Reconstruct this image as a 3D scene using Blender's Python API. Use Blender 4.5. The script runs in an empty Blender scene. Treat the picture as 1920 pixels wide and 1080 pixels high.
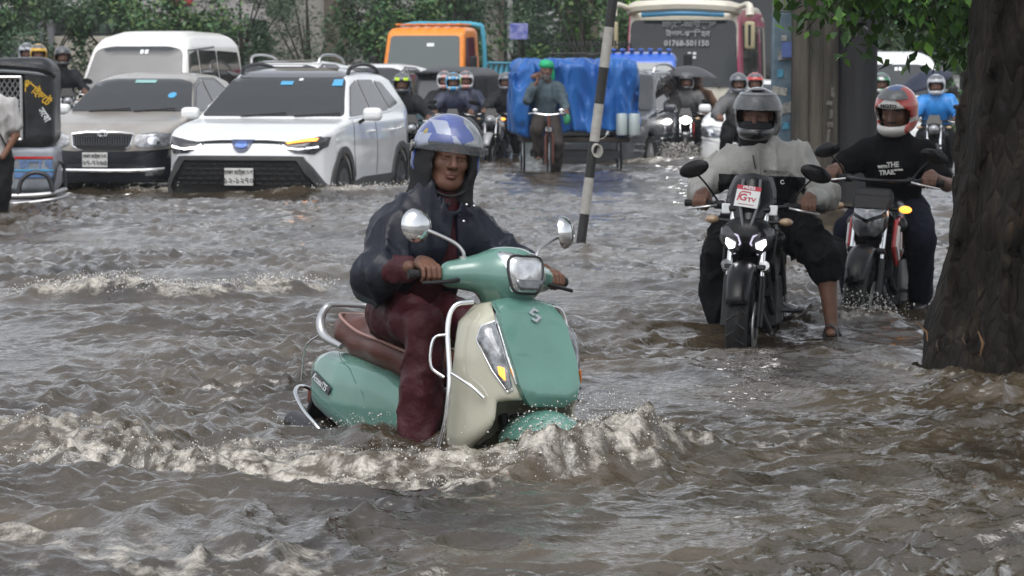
import bpy, bmesh, math, random
import numpy as np
from mathutils import Vector, Matrix, Euler
from mathutils.bvhtree import BVHTree
rad = math.radians
SC = bpy.context.scene
COL = SC.collection
random.seed(7)

# ---------------------------------------------------------------- camera, sky, sun, exposure
WATER_Z = 0.0
cd = bpy.data.cameras.new('camera')
cam = bpy.data.objects.new('camera', cd); COL.objects.link(cam)
cd.lens = 105.0; cd.sensor_width = 36.0; cd.clip_start = 0.1; cd.clip_end = 2000
cam.location = (0, 0, 1.42)
cam.rotation_euler = (rad(90 - 4.187), 0, 0)
cd.dof.use_dof = True; cd.dof.focus_distance = 11.6; cd.dof.aperture_fstop = 11.0
SC.camera = cam

SUN_EL, SUN_ROT = rad(62), rad(200)
w = bpy.data.worlds.new('World'); SC.world = w; w.use_nodes = True
nt = w.node_tree; nt.nodes.clear()
o_ = nt.nodes.new('ShaderNodeOutputWorld'); b_ = nt.nodes.new('ShaderNodeBackground')
s_ = nt.nodes.new('ShaderNodeTexSky'); s_.sky_type = 'NISHITA'; s_.sun_disc = False
s_.sun_elevation = SUN_EL; s_.sun_rotation = SUN_ROT; s_.dust_density = 3.0; s_.air_density = 1.0
h_ = nt.nodes.new('ShaderNodeHueSaturation'); h_.inputs['Saturation'].default_value = 0.22
nt.links.new(s_.outputs[0], h_.inputs['Color']); cl_ = nt.nodes.new('ShaderNodeMix'); cl_.data_type = 'RGBA'; cl_.blend_type = 'MULTIPLY'; cl_.inputs[0].default_value = 1.0
cl_.inputs[7].default_value = (0.985, 0.99, 1.005, 1)   # cool grey of a rain cloud layer
nt.links.new(h_.outputs[0], cl_.inputs[6]); nt.links.new(cl_.outputs[2], b_.inputs['Color'])
nt.links.new(b_.outputs[0], o_.inputs['Surface'])
b_.inputs['Strength'].default_value = 0.15
sd = bpy.data.lights.new('sun', 'SUN'); sd.energy = 0.6; sd.angle = rad(40); sd.color = (1, 0.98, 0.95)
sun = bpy.data.objects.new('sun', sd); COL.objects.link(sun)
sun.rotation_euler = (rad(28), 0, rad(20))
SC.view_settings.view_transform = 'Standard'; SC.view_settings.look = 'None'
SC.view_settings.exposure = 0.7; SC.view_settings.gamma = 1.0
SC.render.engine = 'CYCLES'
SC.cycles.use_denoising = True
SC.cycles.max_bounces = 6; SC.cycles.diffuse_bounces = 3; SC.cycles.glossy_bounces = 3
SC.cycles.transmission_bounces = 4; SC.cycles.transparent_max_bounces = 6
SC.cycles.caustics_reflective = False; SC.cycles.caustics_refractive = False
SC.cycles.sample_clamp_indirect = 6.0

# ---------------------------------------------------------------- materials
MATS = {}
def mat(name, col, rough=0.5, metal=0.0, var=0.0, vscale=6.0, bump=0.0, bscale=40.0, coat=0.0, emit=None, es=0.0,
        trans=0.0, alpha=1.0, spec=0.5, col2=None, stretch=(1, 1, 1), ior=1.45, sss=0.0):
    if name in MATS: return MATS[name]
    m = bpy.data.materials.new(name); m.use_nodes = True
    N = m.node_tree.nodes; L = m.node_tree.links
    p = N['Principled BSDF']
    p.inputs['Base Color'].default_value = (*col, 1); p.inputs['Roughness'].default_value = rough
    p.inputs['Metallic'].default_value = metal; p.inputs['IOR'].default_value = ior
    p.inputs['Specular IOR Level'].default_value = spec
    if coat: p.inputs['Coat Weight'].default_value = coat; p.inputs['Coat Roughness'].default_value = 0.04
    if emit: p.inputs['Emission Color'].default_value = (*emit, 1); p.inputs['Emission Strength'].default_value = es
    if trans: p.inputs['Transmission Weight'].default_value = trans
    if alpha < 1: p.inputs['Alpha'].default_value = alpha
    if sss: p.inputs['Subsurface Weight'].default_value = sss; p.inputs['Subsurface Radius'].default_value = (.012, .005, .003)
    if var or bump or col2:
        tc = N.new('ShaderNodeTexCoord'); mp = N.new('ShaderNodeMapping'); mp.inputs['Scale'].default_value = stretch
        L.new(tc.outputs['Object'], mp.inputs['Vector'])
    if var or col2:
        n = N.new('ShaderNodeTexNoise'); n.inputs['Scale'].default_value = vscale; n.inputs['Detail'].default_value = 6
        n.inputs['Roughness'].default_value = 0.62
        L.new(mp.outputs[0], n.inputs['Vector'])
        r = N.new('ShaderNodeValToRGB'); L.new(n.outputs['Fac'], r.inputs['Fac'])
        c2 = col2 or tuple(min(1, c * (1 + var)) for c in col)
        c1 = col if col2 else tuple(c * (1 - var) for c in col)
        r.color_ramp.elements[0].color = (*c1, 1); r.color_ramp.elements[0].position = 0.36
        r.color_ramp.elements[1].color = (*c2, 1); r.color_ramp.elements[1].position = 0.64
        L.new(r.outputs[0], p.inputs['Base Color'])
    if bump:
        n2 = N.new('ShaderNodeTexNoise'); n2.inputs['Scale'].default_value = bscale; n2.inputs['Detail'].default_value = 4
        L.new(mp.outputs[0], n2.inputs['Vector'])
        bp = N.new('ShaderNodeBump'); bp.inputs['Strength'].default_value = bump; bp.inputs['Distance'].default_value = 0.02
        L.new(n2.outputs['Fac'], bp.inputs['Height']); L.new(bp.outputs[0], p.inputs['Normal'])
    MATS[name] = m
    return m

# ---------------------------------------------------------------- scene helpers
def props(o, label=None, cat=None, group=None, kind=None):
    if label: o['label'] = label
    if cat: o['category'] = cat
    if group: o['group'] = group
    if kind: o['kind'] = kind
    return o
def thing(name, label, cat, loc=(0, 0, 0), rz=0.0, group=None, rx=0.0, ry=0.0):
    o = bpy.data.objects.new(name, None); COL.objects.link(o)
    o.empty_display_size = 0.2
    o.location = loc; o.rotation_euler = (rx, ry, rz)
    return props(o, label, cat, group)
def mesh_obj(name, v, f, m, parent=None, smooth=True, sharp=None, mi=None):
    me = bpy.data.meshes.new(name)
    if isinstance(v, np.ndarray) and isinstance(f, np.ndarray):
        nv, nf, k = len(v), len(f), f.shape[1]
        me.vertices.add(nv); me.vertices.foreach_set('co', v.astype(np.float32).ravel())
        me.loops.add(nf * k); me.loops.foreach_set('vertex_index', f.astype(np.int32).ravel())
        me.polygons.add(nf); me.polygons.foreach_set('loop_start', (np.arange(nf) * k).astype(np.int32))
        me.update(calc_edges=True)
    else:
        me.from_pydata([tuple(x) for x in v], [], [tuple(x) for x in f])
    ms = m if isinstance(m, (list, tuple)) else [m]
    for q in ms: me.materials.append(q)
    if mi is not None: me.polygons.foreach_set('material_index', np.asarray(mi, dtype=np.int32))
    me.polygons.foreach_set('use_smooth', np.full(len(me.polygons), bool(smooth)))
    if sharp: me.set_sharp_from_angle(angle=rad(sharp))
    me.update()
    o = bpy.data.objects.new(name, me); COL.objects.link(o)
    if parent: o.parent = parent
    return o
def copy_tree(o, parent=None):
    c = o.copy(); COL.objects.link(c); c.parent = parent
    for ch in list(o.children): copy_tree(ch, c)
    return c

V = lambda *a: Vector(a if len(a) == 3 else a[0])
def rotm(rx=0, ry=0, rz=0): return Euler((rad(rx), rad(ry), rad(rz))).to_matrix()
def spline(pts, n=6, closed=False):
    P = [Vector(p) for p in pts]; out = []
    N = len(P); rng = range(N if closed else N - 1)
    for i in rng:
        p0 = P[(i - 1) % N] if (closed or i > 0) else P[0] * 2 - P[1]
        p1 = P[i]; p2 = P[(i + 1) % N]
        p3 = P[(i + 2) % N] if (closed or i + 2 < N) else P[-1] * 2 - P[-2]
        for k in range(n):
            t = k / n
            out.append(0.5 * ((2 * p1) + (p2 - p0) * t + (2 * p0 - 5 * p1 + 4 * p2 - p3) * t * t + (3 * p1 - p0 - 3 * p2 + p3) * t ** 3))
    if not closed: out.append(P[-1])
    return out

class MB:
    def __init__(s): s.v = []; s.f = []; s.m = []
    def add(s, vs, fs, mi=0):
        o = len(s.v); s.v += [tuple(v) for v in vs]; s.f += [tuple(i + o for i in f) for f in fs]; s.m += [mi] * len(fs); return s
    def box(s, c, size, R=None, mi=0, taper=1.0):
        hx, hy, hz = size[0] / 2, size[1] / 2, size[2] / 2
        vs = []
        for z in (-1, 1):
            t = taper if z > 0 else 1.0
            for x, y in ((-1, -1), (1, -1), (1, 1), (-1, 1)): vs.append(Vector((x * hx * t, y * hy * t, z * hz)))
        if R is not None: vs = [R @ v for v in vs]
        vs = [v + Vector(c) for v in vs]
        return s.add(vs, [(3, 2, 1, 0), (4, 5, 6, 7), (0, 1, 5, 4), (1, 2, 6, 5), (2, 3, 7, 6), (3, 0, 4, 7)], mi)
    def tube(s, pts, r, n=8, mi=0, closed=False, cap=True, sq=(1, 1)):
        P = [Vector(p) for p in pts]; K = len(P)
        rs = list(r) if hasattr(r, '__len__') else [r] * K
        if len(rs) != K: rs = list(np.interp(np.linspace(0, 1, K), np.linspace(0, 1, len(rs)), rs))
        up = None; vs = []
        for i in range(K):
            a = P[(i - 1) % K] if (closed or i > 0) else P[i]; b = P[(i + 1) % K] if (closed or i < K - 1) else P[i]
            t = (b - a)
            t = t.normalized() if t.length > 1e-9 else Vector((0, 0, 1))
            if up is None:
                up = Vector((0, 0, 1)) if abs(t.z) < 0.9 else Vector((1, 0, 0))
            up = (up - t * up.dot(t))
            up = up.normalized() if up.length > 1e-6 else t.orthogonal().normalized()
            sd_ = t.cross(up)
            for k in range(n):
                an = 2 * math.pi * k / n
                vs.append(P[i] + (sd_ * math.cos(an) * sq[0] + up * math.sin(an) * sq[1]) * rs[i])
        fs = []
        for i in range(K if closed else K - 1):
            j = (i + 1) % K
            for k in range(n):
                l = (k + 1) % n; fs.append((i * n + k, j * n + k, j * n + l, i * n + l))
        if cap and not closed:
            fs.append(tuple(range(n))); fs.append(tuple(reversed(range((K - 1) * n, K * n))))
        return s.add(vs, fs, mi)
    def lathe(s, prof, c=(0, 0, 0), R=None, n=20, mi=0, closed=False):
        vs = []; K = len(prof)
        for (r, h) in prof:
            for k in range(n):
                a = 2 * math.pi * k / n
                v = Vector((r * math.cos(a), r * math.sin(a), h))
                if R is not None: v = R @ v
                vs.append(v + Vector(c))
        fs = []
        for i in range(K if closed else K - 1):
            j = (i + 1) % K
            for k in range(n):
                l = (k + 1) % n; fs.append((i * n + k, i * n + l, j * n + l, j * n + k))
        if not closed:
            if prof[0][0] > 1e-4: fs.append(tuple(reversed(range(n))))
            if prof[-1][0] > 1e-4: fs.append(tuple(range((K - 1) * n, K * n)))
        return s.add(vs, fs, mi)
    def loft(s, secs, cap=True, mi=0, closed=True):
        n = len(secs[0]); vs = [p for q in secs for p in q]; fs = []
        for i in range(len(secs) - 1):
            for k in range(n if closed else n - 1):
                l = (k + 1) % n; fs.append((i * n + k, i * n + l, (i + 1) * n + l, (i + 1) * n + k))
        if cap and closed:
            fs.append(tuple(reversed(range(n)))); fs.append(tuple(range((len(secs) - 1) * n, len(secs) * n)))
        return s.add(vs, fs, mi)
    def prism(s, poly, d0, d1, ax='y', mi=0, T=None):
        n = len(poly); vs = []
        for d in (d0, d1):
            for (a, b) in poly:
                v = {'x': (d, a, b), 'y': (a, d, b), 'z': (a, b, d)}[ax]
                vs.append(T @ Vector(v) if T is not None else Vector(v))
        fs = [tuple(range(n)), tuple(reversed(range(n, 2 * n)))]
        for k in range(n):
            l = (k + 1) % n; fs.append((k, k + n, l + n, l))
        return s.add(vs, fs, mi)
    def ell(s, c, r, R=None, nu=14, nv=9, mi=0):
        vs = []; fs = []
        for i in range(nv + 1):
            ph = math.pi * i / nv
            for k in range(nu):
                a = 2 * math.pi * k / nu
                v = Vector((r[0] * math.sin(ph) * math.cos(a), r[1] * math.sin(ph) * math.sin(a), r[2] * math.cos(ph)))
                if R is not None: v = R @ v
                vs.append(v + Vector(c))
        for i in range(nv):
            for k in range(nu):
                l = (k + 1) % nu; fs.append((i * nu + k, (i + 1) * nu + k, (i + 1) * nu + l, i * nu + l))
        return s.add(vs, fs, mi)
    def build(s, name, m, parent=None, smooth=True, sharp=40, bevel=0, seg=2, label=None):
        o = mesh_obj(name, s.v, s.f, m, parent, smooth, sharp if smooth else None, s.m if isinstance(m, (list, tuple)) else None)
        bm = bmesh.new(); bm.from_mesh(o.data); bmesh.ops.recalc_face_normals(bm, faces=bm.faces)
        bm.to_mesh(o.data); bm.free()
        if bevel:
            md = o.modifiers.new('bevel', 'BEVEL'); md.width = bevel; md.segments = seg; md.limit_method = 'ANGLE'; md.angle_limit = rad(35)
        if label: o['label'] = label
        return o

# ---------------------------------------------------------------- signed-distance modelling
def surfnets(F, lo, res):
    S = F < 0; nx, ny, nz = F.shape
    sl = lambda A, i, j, k: A[i:nx - 1 + i, j:ny - 1 + j, k:nz - 1 + k]
    offs = [(i, j, k) for i in (0, 1) for j in (0, 1) for k in (0, 1)]
    cnt = np.zeros((nx - 1, ny - 1, nz - 1), np.int8)
    for o in offs: cnt += sl(S, *o)
    act = (cnt > 0) & (cnt < 8)
    ci = np.argwhere(act); n = len(ci)
    idx = np.full(act.shape, -1, np.int32); idx[act] = np.arange(n)
    sm = np.zeros((n, 3)); c = np.zeros(n)
    val = {o: F[ci[:, 0] + o[0], ci[:, 1] + o[1], ci[:, 2] + o[2]] for o in offs}
    for a in offs:
        for d in range(3):
            if a[d] == 0:
                b = list(a); b[d] = 1; b = tuple(b)
                fa, fb = val[a], val[b]; mk = (fa < 0) != (fb < 0)
                t = np.where(mk, fa / np.where(mk, fa - fb, 1), 0)
                p = np.tile(np.array(a, float), (n, 1)); p[:, d] = t
                sm[mk] += p[mk]; c[mk] += 1
    v = (ci + sm / np.maximum(c, 1)[:, None]) * res + np.asarray(lo)
    fs = []
    for d in range(3):
        e, g = [(1, 2), (2, 0), (0, 1)][d]
        A = [slice(None)] * 3; B = [slice(None)] * 3
        A[d] = slice(0, -1); B[d] = slice(1, None)
        ch = S[tuple(A)] != S[tuple(B)]
        q = np.argwhere(ch)
        ok = (q[:, e] >= 1) & (q[:, g] >= 1) & (q[:, e] < F.shape[e] - 1) & (q[:, g] < F.shape[g] - 1)
        q = q[ok]
        if not len(q): continue
        ins = S[q[:, 0], q[:, 1], q[:, 2]]
        def cell(de, dg):
            r = q.copy(); r[:, e] += de; r[:, g] += dg; return idx[r[:, 0], r[:, 1], r[:, 2]]
        f = np.stack([cell(-1, -1), cell(0, -1), cell(0, 0), cell(-1, 0)], 1)
        f[~ins] = f[~ins][:, ::-1]
        fs.append(f)
    return v, np.concatenate(fs)
def smin(a, b, k):
    h = np.clip(0.5 + 0.5 * (b - a) / k, 0, 1); return b + (a - b) * h - k * h * (1 - h)
def smax(a, b, k): return -smin(-a, -b, k)
def cone(P, a, b, ra, rb, sq=None):
    a = np.asarray(a, np.float32); b = np.asarray(b, np.float32); d = b - a
    t = np.clip(((P[0] - a[0]) * d[0] + (P[1] - a[1]) * d[1] + (P[2] - a[2]) * d[2]) / max(float(d @ d), 1e-9), 0, 1)
    q = [P[i] - a[i] - d[i] * t for i in range(3)]
    if sq is not None: q = [q[i] / sq[i] for i in range(3)]
    return np.sqrt(q[0] ** 2 + q[1] ** 2 + q[2] ** 2) - (ra + (rb - ra) * t)
def loc(P, c, R=None):
    q = [P[i] - c[i] for i in range(3)]
    if R is None: return q
    R = np.array(R).T
    return [R[i, 0] * q[0] + R[i, 1] * q[1] + R[i, 2] * q[2] for i in range(3)]
def ellip(P, c, r, R=None):
    q = loc(P, c, R)
    k0 = np.sqrt(sum((q[i] / r[i]) ** 2 for i in range(3))); k1 = np.sqrt(sum((q[i] / r[i] ** 2) ** 2 for i in range(3)))
    return k0 * (k0 - 1) / np.maximum(k1, 1e-6)
def rbox(P, c, h, r=0.01, R=None):
    q = loc(P, c, R); d = [np.abs(q[i]) - h[i] + r for i in range(3)]
    return np.sqrt(sum(np.maximum(x, 0) ** 2 for x in d)) + np.minimum(np.maximum(np.maximum(d[0], d[1]), d[2]), 0) - r
def poly2(A, B, pts):
    """signed distance to a closed polygon in a 2D grid"""
    p = np.asarray(pts, float); n = len(p)
    d = np.full(A.shape, 1e9); s = np.ones(A.shape)
    for i in range(n):
        a = p[i]; b = p[i - 1]; e = b - a
        wx, wy = A - a[0], B - a[1]
        t = np.clip((wx * e[0] + wy * e[1]) / max(e @ e, 1e-12), 0, 1)
        d = np.minimum(d, (wx - e[0] * t) ** 2 + (wy - e[1] * t) ** 2)
        c1 = B >= a[1]; c2 = B < b[1]; c3 = e[0] * wy > e[1] * wx
        fl = (c1 & c2 & c3) | (~c1 & ~c2 & ~c3)
        s = np.where(fl, -s, s)
    return (s * np.sqrt(d)).astype(np.float32)
def grid(lo, hi, res):
    ax = [np.arange(lo[i], hi[i] + res, res, dtype=np.float32) for i in range(3)]
    return ax, [ax[0][:, None, None], ax[1][None, :, None], ax[2][None, None, :]]
def wr(P, k, seed=0):
    """cheap smooth noise in -1..1 for folds and wrinkles"""
    r = np.random.RandomState(seed); o = 0
    for i in range(4):
        a = r.normal(size=3); a = a / np.linalg.norm(a) * k * (0.7 + 0.5 * i); ph = r.uniform(0, 6.28, 2)
        b = r.normal(size=3); b = b / np.linalg.norm(b) * k * 0.6
        o = o + np.sin(P[0] * a[0] + P[1] * a[1] + P[2] * a[2] + ph[0] + 1.3 * np.sin(P[0] * b[0] + P[1] * b[1] + P[2] * b[2] + ph[1])) / (1 + 0.5 * i)
    return o / 2.2
def sdf_arr(fn, lo, hi, res):
    ax, P = grid(lo, hi, res)
    F = np.broadcast_to(fn(P), (len(ax[0]), len(ax[1]), len(ax[2]))).astype(np.float32)
    return surfnets(F, [a[0] for a in ax], res)
def sdf_obj(name, fn, lo, hi, res, m, parent=None, mfn=None, label=None, sharp=None):
    v, f = sdf_arr(fn, lo, hi, res)
    mi = None
    if mfn is not None:
        c = v[f].mean(1); mi = mfn(c)
    o = mesh_obj(name, v, f, m, parent, True, sharp, mi)
    if label: o['label'] = label
    return o

# ---------------------------------------------------------------- 2D noise for the water
def hash2(ix, iy, seed):
    h = (ix.astype(np.int64) * 374761393 + iy.astype(np.int64) * 668265263 + seed * 1442695041) & 0x7fffffff
    h = ((h ^ (h >> 13)) * 1274126177) & 0x7fffffff
    return ((h ^ (h >> 16)) & 0xffff) / 65535.0 * 2 * math.pi
def gn(x, y, seed=0):
    ix = np.floor(x); iy = np.floor(y); fx = x - ix; fy = y - iy
    u = fx * fx * fx * (fx * (fx * 6 - 15) + 10); v = fy * fy * fy * (fy * (fy * 6 - 15) + 10)
    def g(dx, dy):
        a = hash2(ix + dx, iy + dy, seed); return np.cos(a) * (fx - dx) + np.sin(a) * (fy - dy)
    return ((g(0, 0) * (1 - u) + g(1, 0) * u) * (1 - v) + (g(0, 1) * (1 - u) + g(1, 1) * u) * v) * 1.5
def text_mesh(name, body, size, m, parent, M, align='CENTER', extrude=0.001, width=1.0, bold=0.0):
    """lettering as real, thin geometry placed by matrix M (text lies in its local XY plane)"""
    c = bpy.data.curves.new(name, 'FONT'); c.body = body; c.size = size; c.align_x = align; c.align_y = 'CENTER'
    c.extrude = extrude; c.offset = bold; c.resolution_u = 2
    t = bpy.data.objects.new(name, c); COL.objects.link(t)
    dg = bpy.context.evaluated_depsgraph_get()
    me = bpy.data.meshes.new_from_object(t.evaluated_get(dg))
    bpy.data.objects.remove(t); me.name = name; me.materials.clear(); me.materials.append(m)
    me.transform(M @ Matrix.Diagonal((width, 1, 1, 1)))
    o = bpy.data.objects.new(name, me); COL.objects.link(o); o.parent = parent
    return o
def frame(origin, xaxis, yaxis):
    x = Vector(xaxis).normalized(); y = Vector(yaxis); y = (y - x * y.dot(x)).normalized(); z = x.cross(y)
    return Matrix(((x.x, y.x, z.x, origin[0]), (x.y, y.y, z.y, origin[1]), (x.z, y.z, z.z, origin[2]), (0, 0, 0, 1)))
# ---------------------------------------------------------------- ground and flood water
gm = mat('wet_road', (0.05, 0.048, 0.045), 0.5, var=0.3, vscale=3)
gxs = np.concatenate([np.linspace(-200, -12, 12), np.linspace(-10, 10, 41), np.linspace(12, 200, 12)])
gys = np.concatenate([np.linspace(-60, 4, 8), np.linspace(5, 25, 41), np.linspace(27, 400, 20)])
def ground_z(x, y):
    t = np.clip((x - 0.75) / 0.5, 0, 1) * np.clip((23.0 - y) / 3.0, 0, 1)
    u = np.clip((y - 22) / 6, 0, 1); v = np.clip((-3.6 - x) / 1.0, 0, 1) * np.clip((y - 30) / 3, 0, 1)
    return -0.36 + 0.14 * t * t * (3 - 2 * t) + 0.08 * u * (1 - v) * (1 - np.clip((y - 40) / 3, 0, 1)) + .16 * np.clip((y - 40) / 3, 0, 1) + .28 * v * (1 - np.clip((y - 40) / 3, 0, 1))
GX, GY = np.meshgrid(gxs, gys)
gv = np.stack([GX, GY, ground_z(GX, GY)], -1).reshape(-1, 3)
a_ = np.arange(len(gxs) - 1)[None, :] + np.arange(len(gys) - 1)[:, None] * len(gxs)
gf = np.stack([a_, a_ + 1, a_ + 1 + len(gxs), a_ + len(gxs)], -1).reshape(-1, 4)
props(mesh_obj('road', gv, gf, gm), kind='structure')

# crest lines of wakes: (points, height, width toward the open side, foam amount)
WAKES = []
def seg_dist(x, y, pts):
    best = np.full(x.shape, 1e9); side = np.zeros(x.shape); along = np.zeros(x.shape); tot = 0.0
    L = [0.0]
    for i in range(len(pts) - 1): L.append(L[-1] + math.hypot(pts[i + 1][0] - pts[i][0], pts[i + 1][1] - pts[i][1]))
    for i in range(len(pts) - 1):
        ax_, ay_ = pts[i]; ex, ey = pts[i + 1][0] - ax_, pts[i + 1][1] - ay_
        l2 = ex * ex + ey * ey
        t = np.clip(((x - ax_) * ex + (y - ay_) * ey) / l2, 0, 1)
        dx, dy = x - ax_ - ex * t, y - ay_ - ey * t
        d = np.hypot(dx, dy); b = d < best
        best = np.where(b, d, best); side = np.where(b, np.sign(ex * dy - ey * dx), side)
        along = np.where(b, (L[i] + t * (L[i + 1] - L[i])) / L[-1], along)
    return best * side, along
def wake(pts, h, wf, wb, foam, drop=0.0, lump=1.0): WAKES.append((pts, h, wf, wb, foam, drop, lump))
# the scooter's bow wave: runs from left behind round the front of the wheel, and off to the right
wake([(-2.35, 11.5), (-1.7, 11.0), (-1.0, 10.68), (-0.4, 10.47), (0.02, 10.42), (0.32, 10.62), (0.55, 11.0), (0.66, 11.5)], 0.045, 0.16, 0.40, .66, 0.02)
wake([(0.0, 10.50), (0.17, 10.55), (0.36, 10.70), (0.54, 11.0)], 0.075, 0.13, 0.22, .56, 0.03)
wake([(-1.9, 10.7), (-1.2, 10.45), (-0.6, 10.18), (-0.1, 10.02), (0.12, 10.0)], 0.028, 0.10, 0.22, 0.8, 0.02)
wake([(0.35, 11.0), (0.8, 11.05), (1.3, 11.35)], 0.04, 0.14, 0.25, 0.45)
wake([(-3.2, 18.9), (-2.7, 18.55), (-2.2, 18.45), (-1.7, 18.7), (-1.1, 19.6)], 0.065, 0.26, 0.5, 0.8, 0.02)
wake([(-1.6, 20.5), (-1.0, 20.3), (-0.3, 20.9)], 0.05, 0.3, 0.5, 0.3)
wake([(-5.6, 36.0), (-4.9, 35.0), (-4.0, 34.3), (-3.0, 33.6), (-2.0, 33.4), (-1.2, 34.2), (-0.8, 35.2)], 0.085, 0.5, 0.8, 0.75)
wake([(-6.6, 31.5), (-5.6, 30.0), (-4.4, 29.6), (-3.8, 30.3)], 0.05, 0.4, 0.6, 0.45)
wake([(-2.4, 8.75), (-1.6, 8.62), (-0.9, 8.42), (-0.4, 8.2)], 0.026, 0.25, 0.35, 0.62)
wake([(0.9, 14.75), (1.2, 14.55), (1.7, 14.6), (2.0, 15.0)], 0.03, 0.15, 0.2, 0.25)
wake([(1.6, 16.9), (1.95, 16.5), (2.3, 16.7)], 0.05, 0.15, 0.2, 0.5)
wake([(1.7, 14.1), (1.86, 13.7), (2.2, 13.45)], 0.03, 0.12, 0.15, 0.5)
wake([(0.2, 23.4), (0.55, 23.1), (0.9, 23.4)], 0.04, 0.2, 0.4, 0.4)
wake([(1.7, 45.5), (2.3, 44.6), (3.1, 44.8), (3.6, 46)], 0.16, 0.6, 0.8, 0.8)
wake([(-0.2, 40.0), (0.5, 39.3), (1.8, 39.6)], 0.05, 0.5, 0.8, 0.35)
wake([(1.1, 12.7), (1.8, 12.55), (2.6, 12.8)], 0.035, 0.3, 0.5, 0.0)

NU = 0.0013
us = [0.0]; st = NU
while us[-1] < 2.6:
    if us[-1] > 0.215: st *= 1.16
    us.append(us[-1] + st)
us = np.array(us); us = np.concatenate([-us[:0:-1], us])
APEX = -4.0
ys = [-3.0]; 
while ys[-1] < 7.6: ys.append(ys[-1] + 0.5)
while ys[-1] < 75: ys.append(ys[-1] + (0.00105 if ys[-1] < 19 else 0.0020) * (ys[-1] - APEX))
stp = 0.0020 * 79
while ys[-1] < 420: stp *= 1.2; ys.append(ys[-1] + stp)
ys = np.array(ys)
WX = us[None, :] * (ys[:, None] - APEX); WY = np.broadcast_to(ys[:, None], WX.shape).copy()

def water_field(x, y):
    wx = gn(x * 0.7 + 3, y * 0.45, 11) * 0.5; wy = gn(x * 0.6, y * 0.5 + 9, 12) * 0.5
    X, Y = x + wx, y + wy
    swell = 0.048 * gn(X * 0.75, Y * 0.95, 1) + 0.022 * gn(X * 1.4 + Y * 0.4, Y * 1.7, 2)
    amp = 0.8 + 1.0 * gn(x * 0.42 + 5, y * 0.30, 5) + .35 * gn(x * 1.1, y * .9 + 2, 51)
    amp = np.clip(amp, 0.15, 1.4)
    r1 = 1 - np.abs(gn(X * 2.3 + Y * 1.0, Y * 2.8 - X * 0.7, 3)) * 1.9
    r2 = 1 - np.abs(gn(X * 4.4 - Y * 1.5, Y * 5.2 + X * 1.2, 4)) * 1.9
    c = 0.034 * r1 * np.abs(r1) + 0.018 * r2 * np.abs(r2)
    c = c + 0.015 * gn(X * 6.5 + Y * 2.5, Y * 8, 6) + 0.0105 * gn(X * 12 - Y * 3, Y * 14, 7) + 0.0050 * gn(X * 23 + Y * 6, Y * 27, 8) + 0.0020 * gn(X * 41, Y * 46 - X * 9, 9)
    h = swell + c * amp
    foam = np.zeros_like(x)
    # old foam streaks drifting on the surface
    st_ = gn(X * 0.9 + 7, Y * 0.5, 20) + 0.5 * gn(X * 2.2, Y * 1.5, 21)
    fine = gn(X * 11, Y * 13, 22) * 0.6 + gn(X * 24, Y * 30, 23) * 0.5
    foam += np.clip(st_ - 0.28, 0, 1) * np.clip(fine * 1.6 + 0.25, 0, 1) * 0.55
    for pts, hh, wf, wb, fo, drop, lump in WAKES:
        xs_ = [p[0] for p in pts]; yy_ = [p[1] for p in pts]
        pad = 2.5 * max(wf, wb)
        msk = (x > min(xs_) - pad) & (x < max(xs_) + pad) & (y > min(yy_) - pad) & (y < max(yy_) + pad)
        if not msk.any(): continue
        xm, ym = x[msk], y[msk]
        k = wf / 0.16
        jx = gn(xm * 3 / k, ym * 3 / k, 31) * wf * 0.7 + gn(xm * 8 / k, ym * 8 / k, 33) * wf * 0.28
        jy = gn(xm * 3 / k + 9, ym * 3 / k, 32) * wf * 0.7 + gn(xm * 8 / k, ym * 8 / k + 4, 34) * wf * 0.28
        d, al = seg_dist(xm + jx, ym + jy, [(a, b) for a, b in pts])
        end = np.clip(np.minimum(al, 1 - al) / 0.14, 0, 1); end = end * end * (3 - 2 * end)
        prof = np.where(d < 0, np.exp(-(d / wf) ** 2 * 1.6), np.exp(-(d / wb) ** 2 * 1.6)) * end
        lum = 1 + 0.7 * gn(xm * 2.6 / k, ym * 2.6 / k, 35) + 0.3 * gn(xm * 7 / k, ym * 7 / k, 36)
        rg1 = np.abs(gn(xm * 9 / k, ym * 9 / k, 37)) * 2.2 - .6; rg2 = np.abs(gn(xm * 20 / k, ym * 20 / k, 38)) * 2.2 - .6
        rough = (rg1 * 0.6 + rg2 * 0.5 + gn(xm * 38 / k, ym * 38 / k, 41) * 0.35) * prof
        h[msk] += prof * hh * np.clip(lum, .25, 1.35) * lump + rough * hh * 0.42 * (0.3 + fo) - drop * np.exp(-((d + 2.2 * wf) / wf) ** 2) * end
        ff = np.where(d < 0, np.exp(-(d / (wf * 0.9)) ** 2), np.exp(-(d / (wb * 1.5)) ** 2)) * end
        br = gn(xm * 9 / k, ym * 9 / k, 39) * 0.7 + gn(xm * 22 / k, ym * 22 / k, 40) * 0.6
        foam[msk] = np.maximum(foam[msk], np.clip(fo * ff * 0.85 + (br - 0.02) * 1.1 * ff, 0, 1) * min(1, fo + 0.15))
    return h, np.clip(foam, 0, 1)
far = np.clip((60 - WY) / 30, 0.15, 1)
WH, WF = water_field(WX, WY)
WH = WH * far
inner = (np.abs(us) < 0.24)[None, :] & ((ys > 7) & (ys < 90))[:, None]
WH = np.where(inner, WH, 0.0)
nr, nc = WX.shape
wv = np.stack([WX, WY, WH + WATER_Z], -1).reshape(-1, 3)
a_ = np.arange(nc - 1)[None, :] + np.arange(nr - 1)[:, None] * nc
wf_ = np.stack([a_, a_ + 1, a_ + 1 + nc, a_ + nc], -1).reshape(-1, 4)

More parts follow.
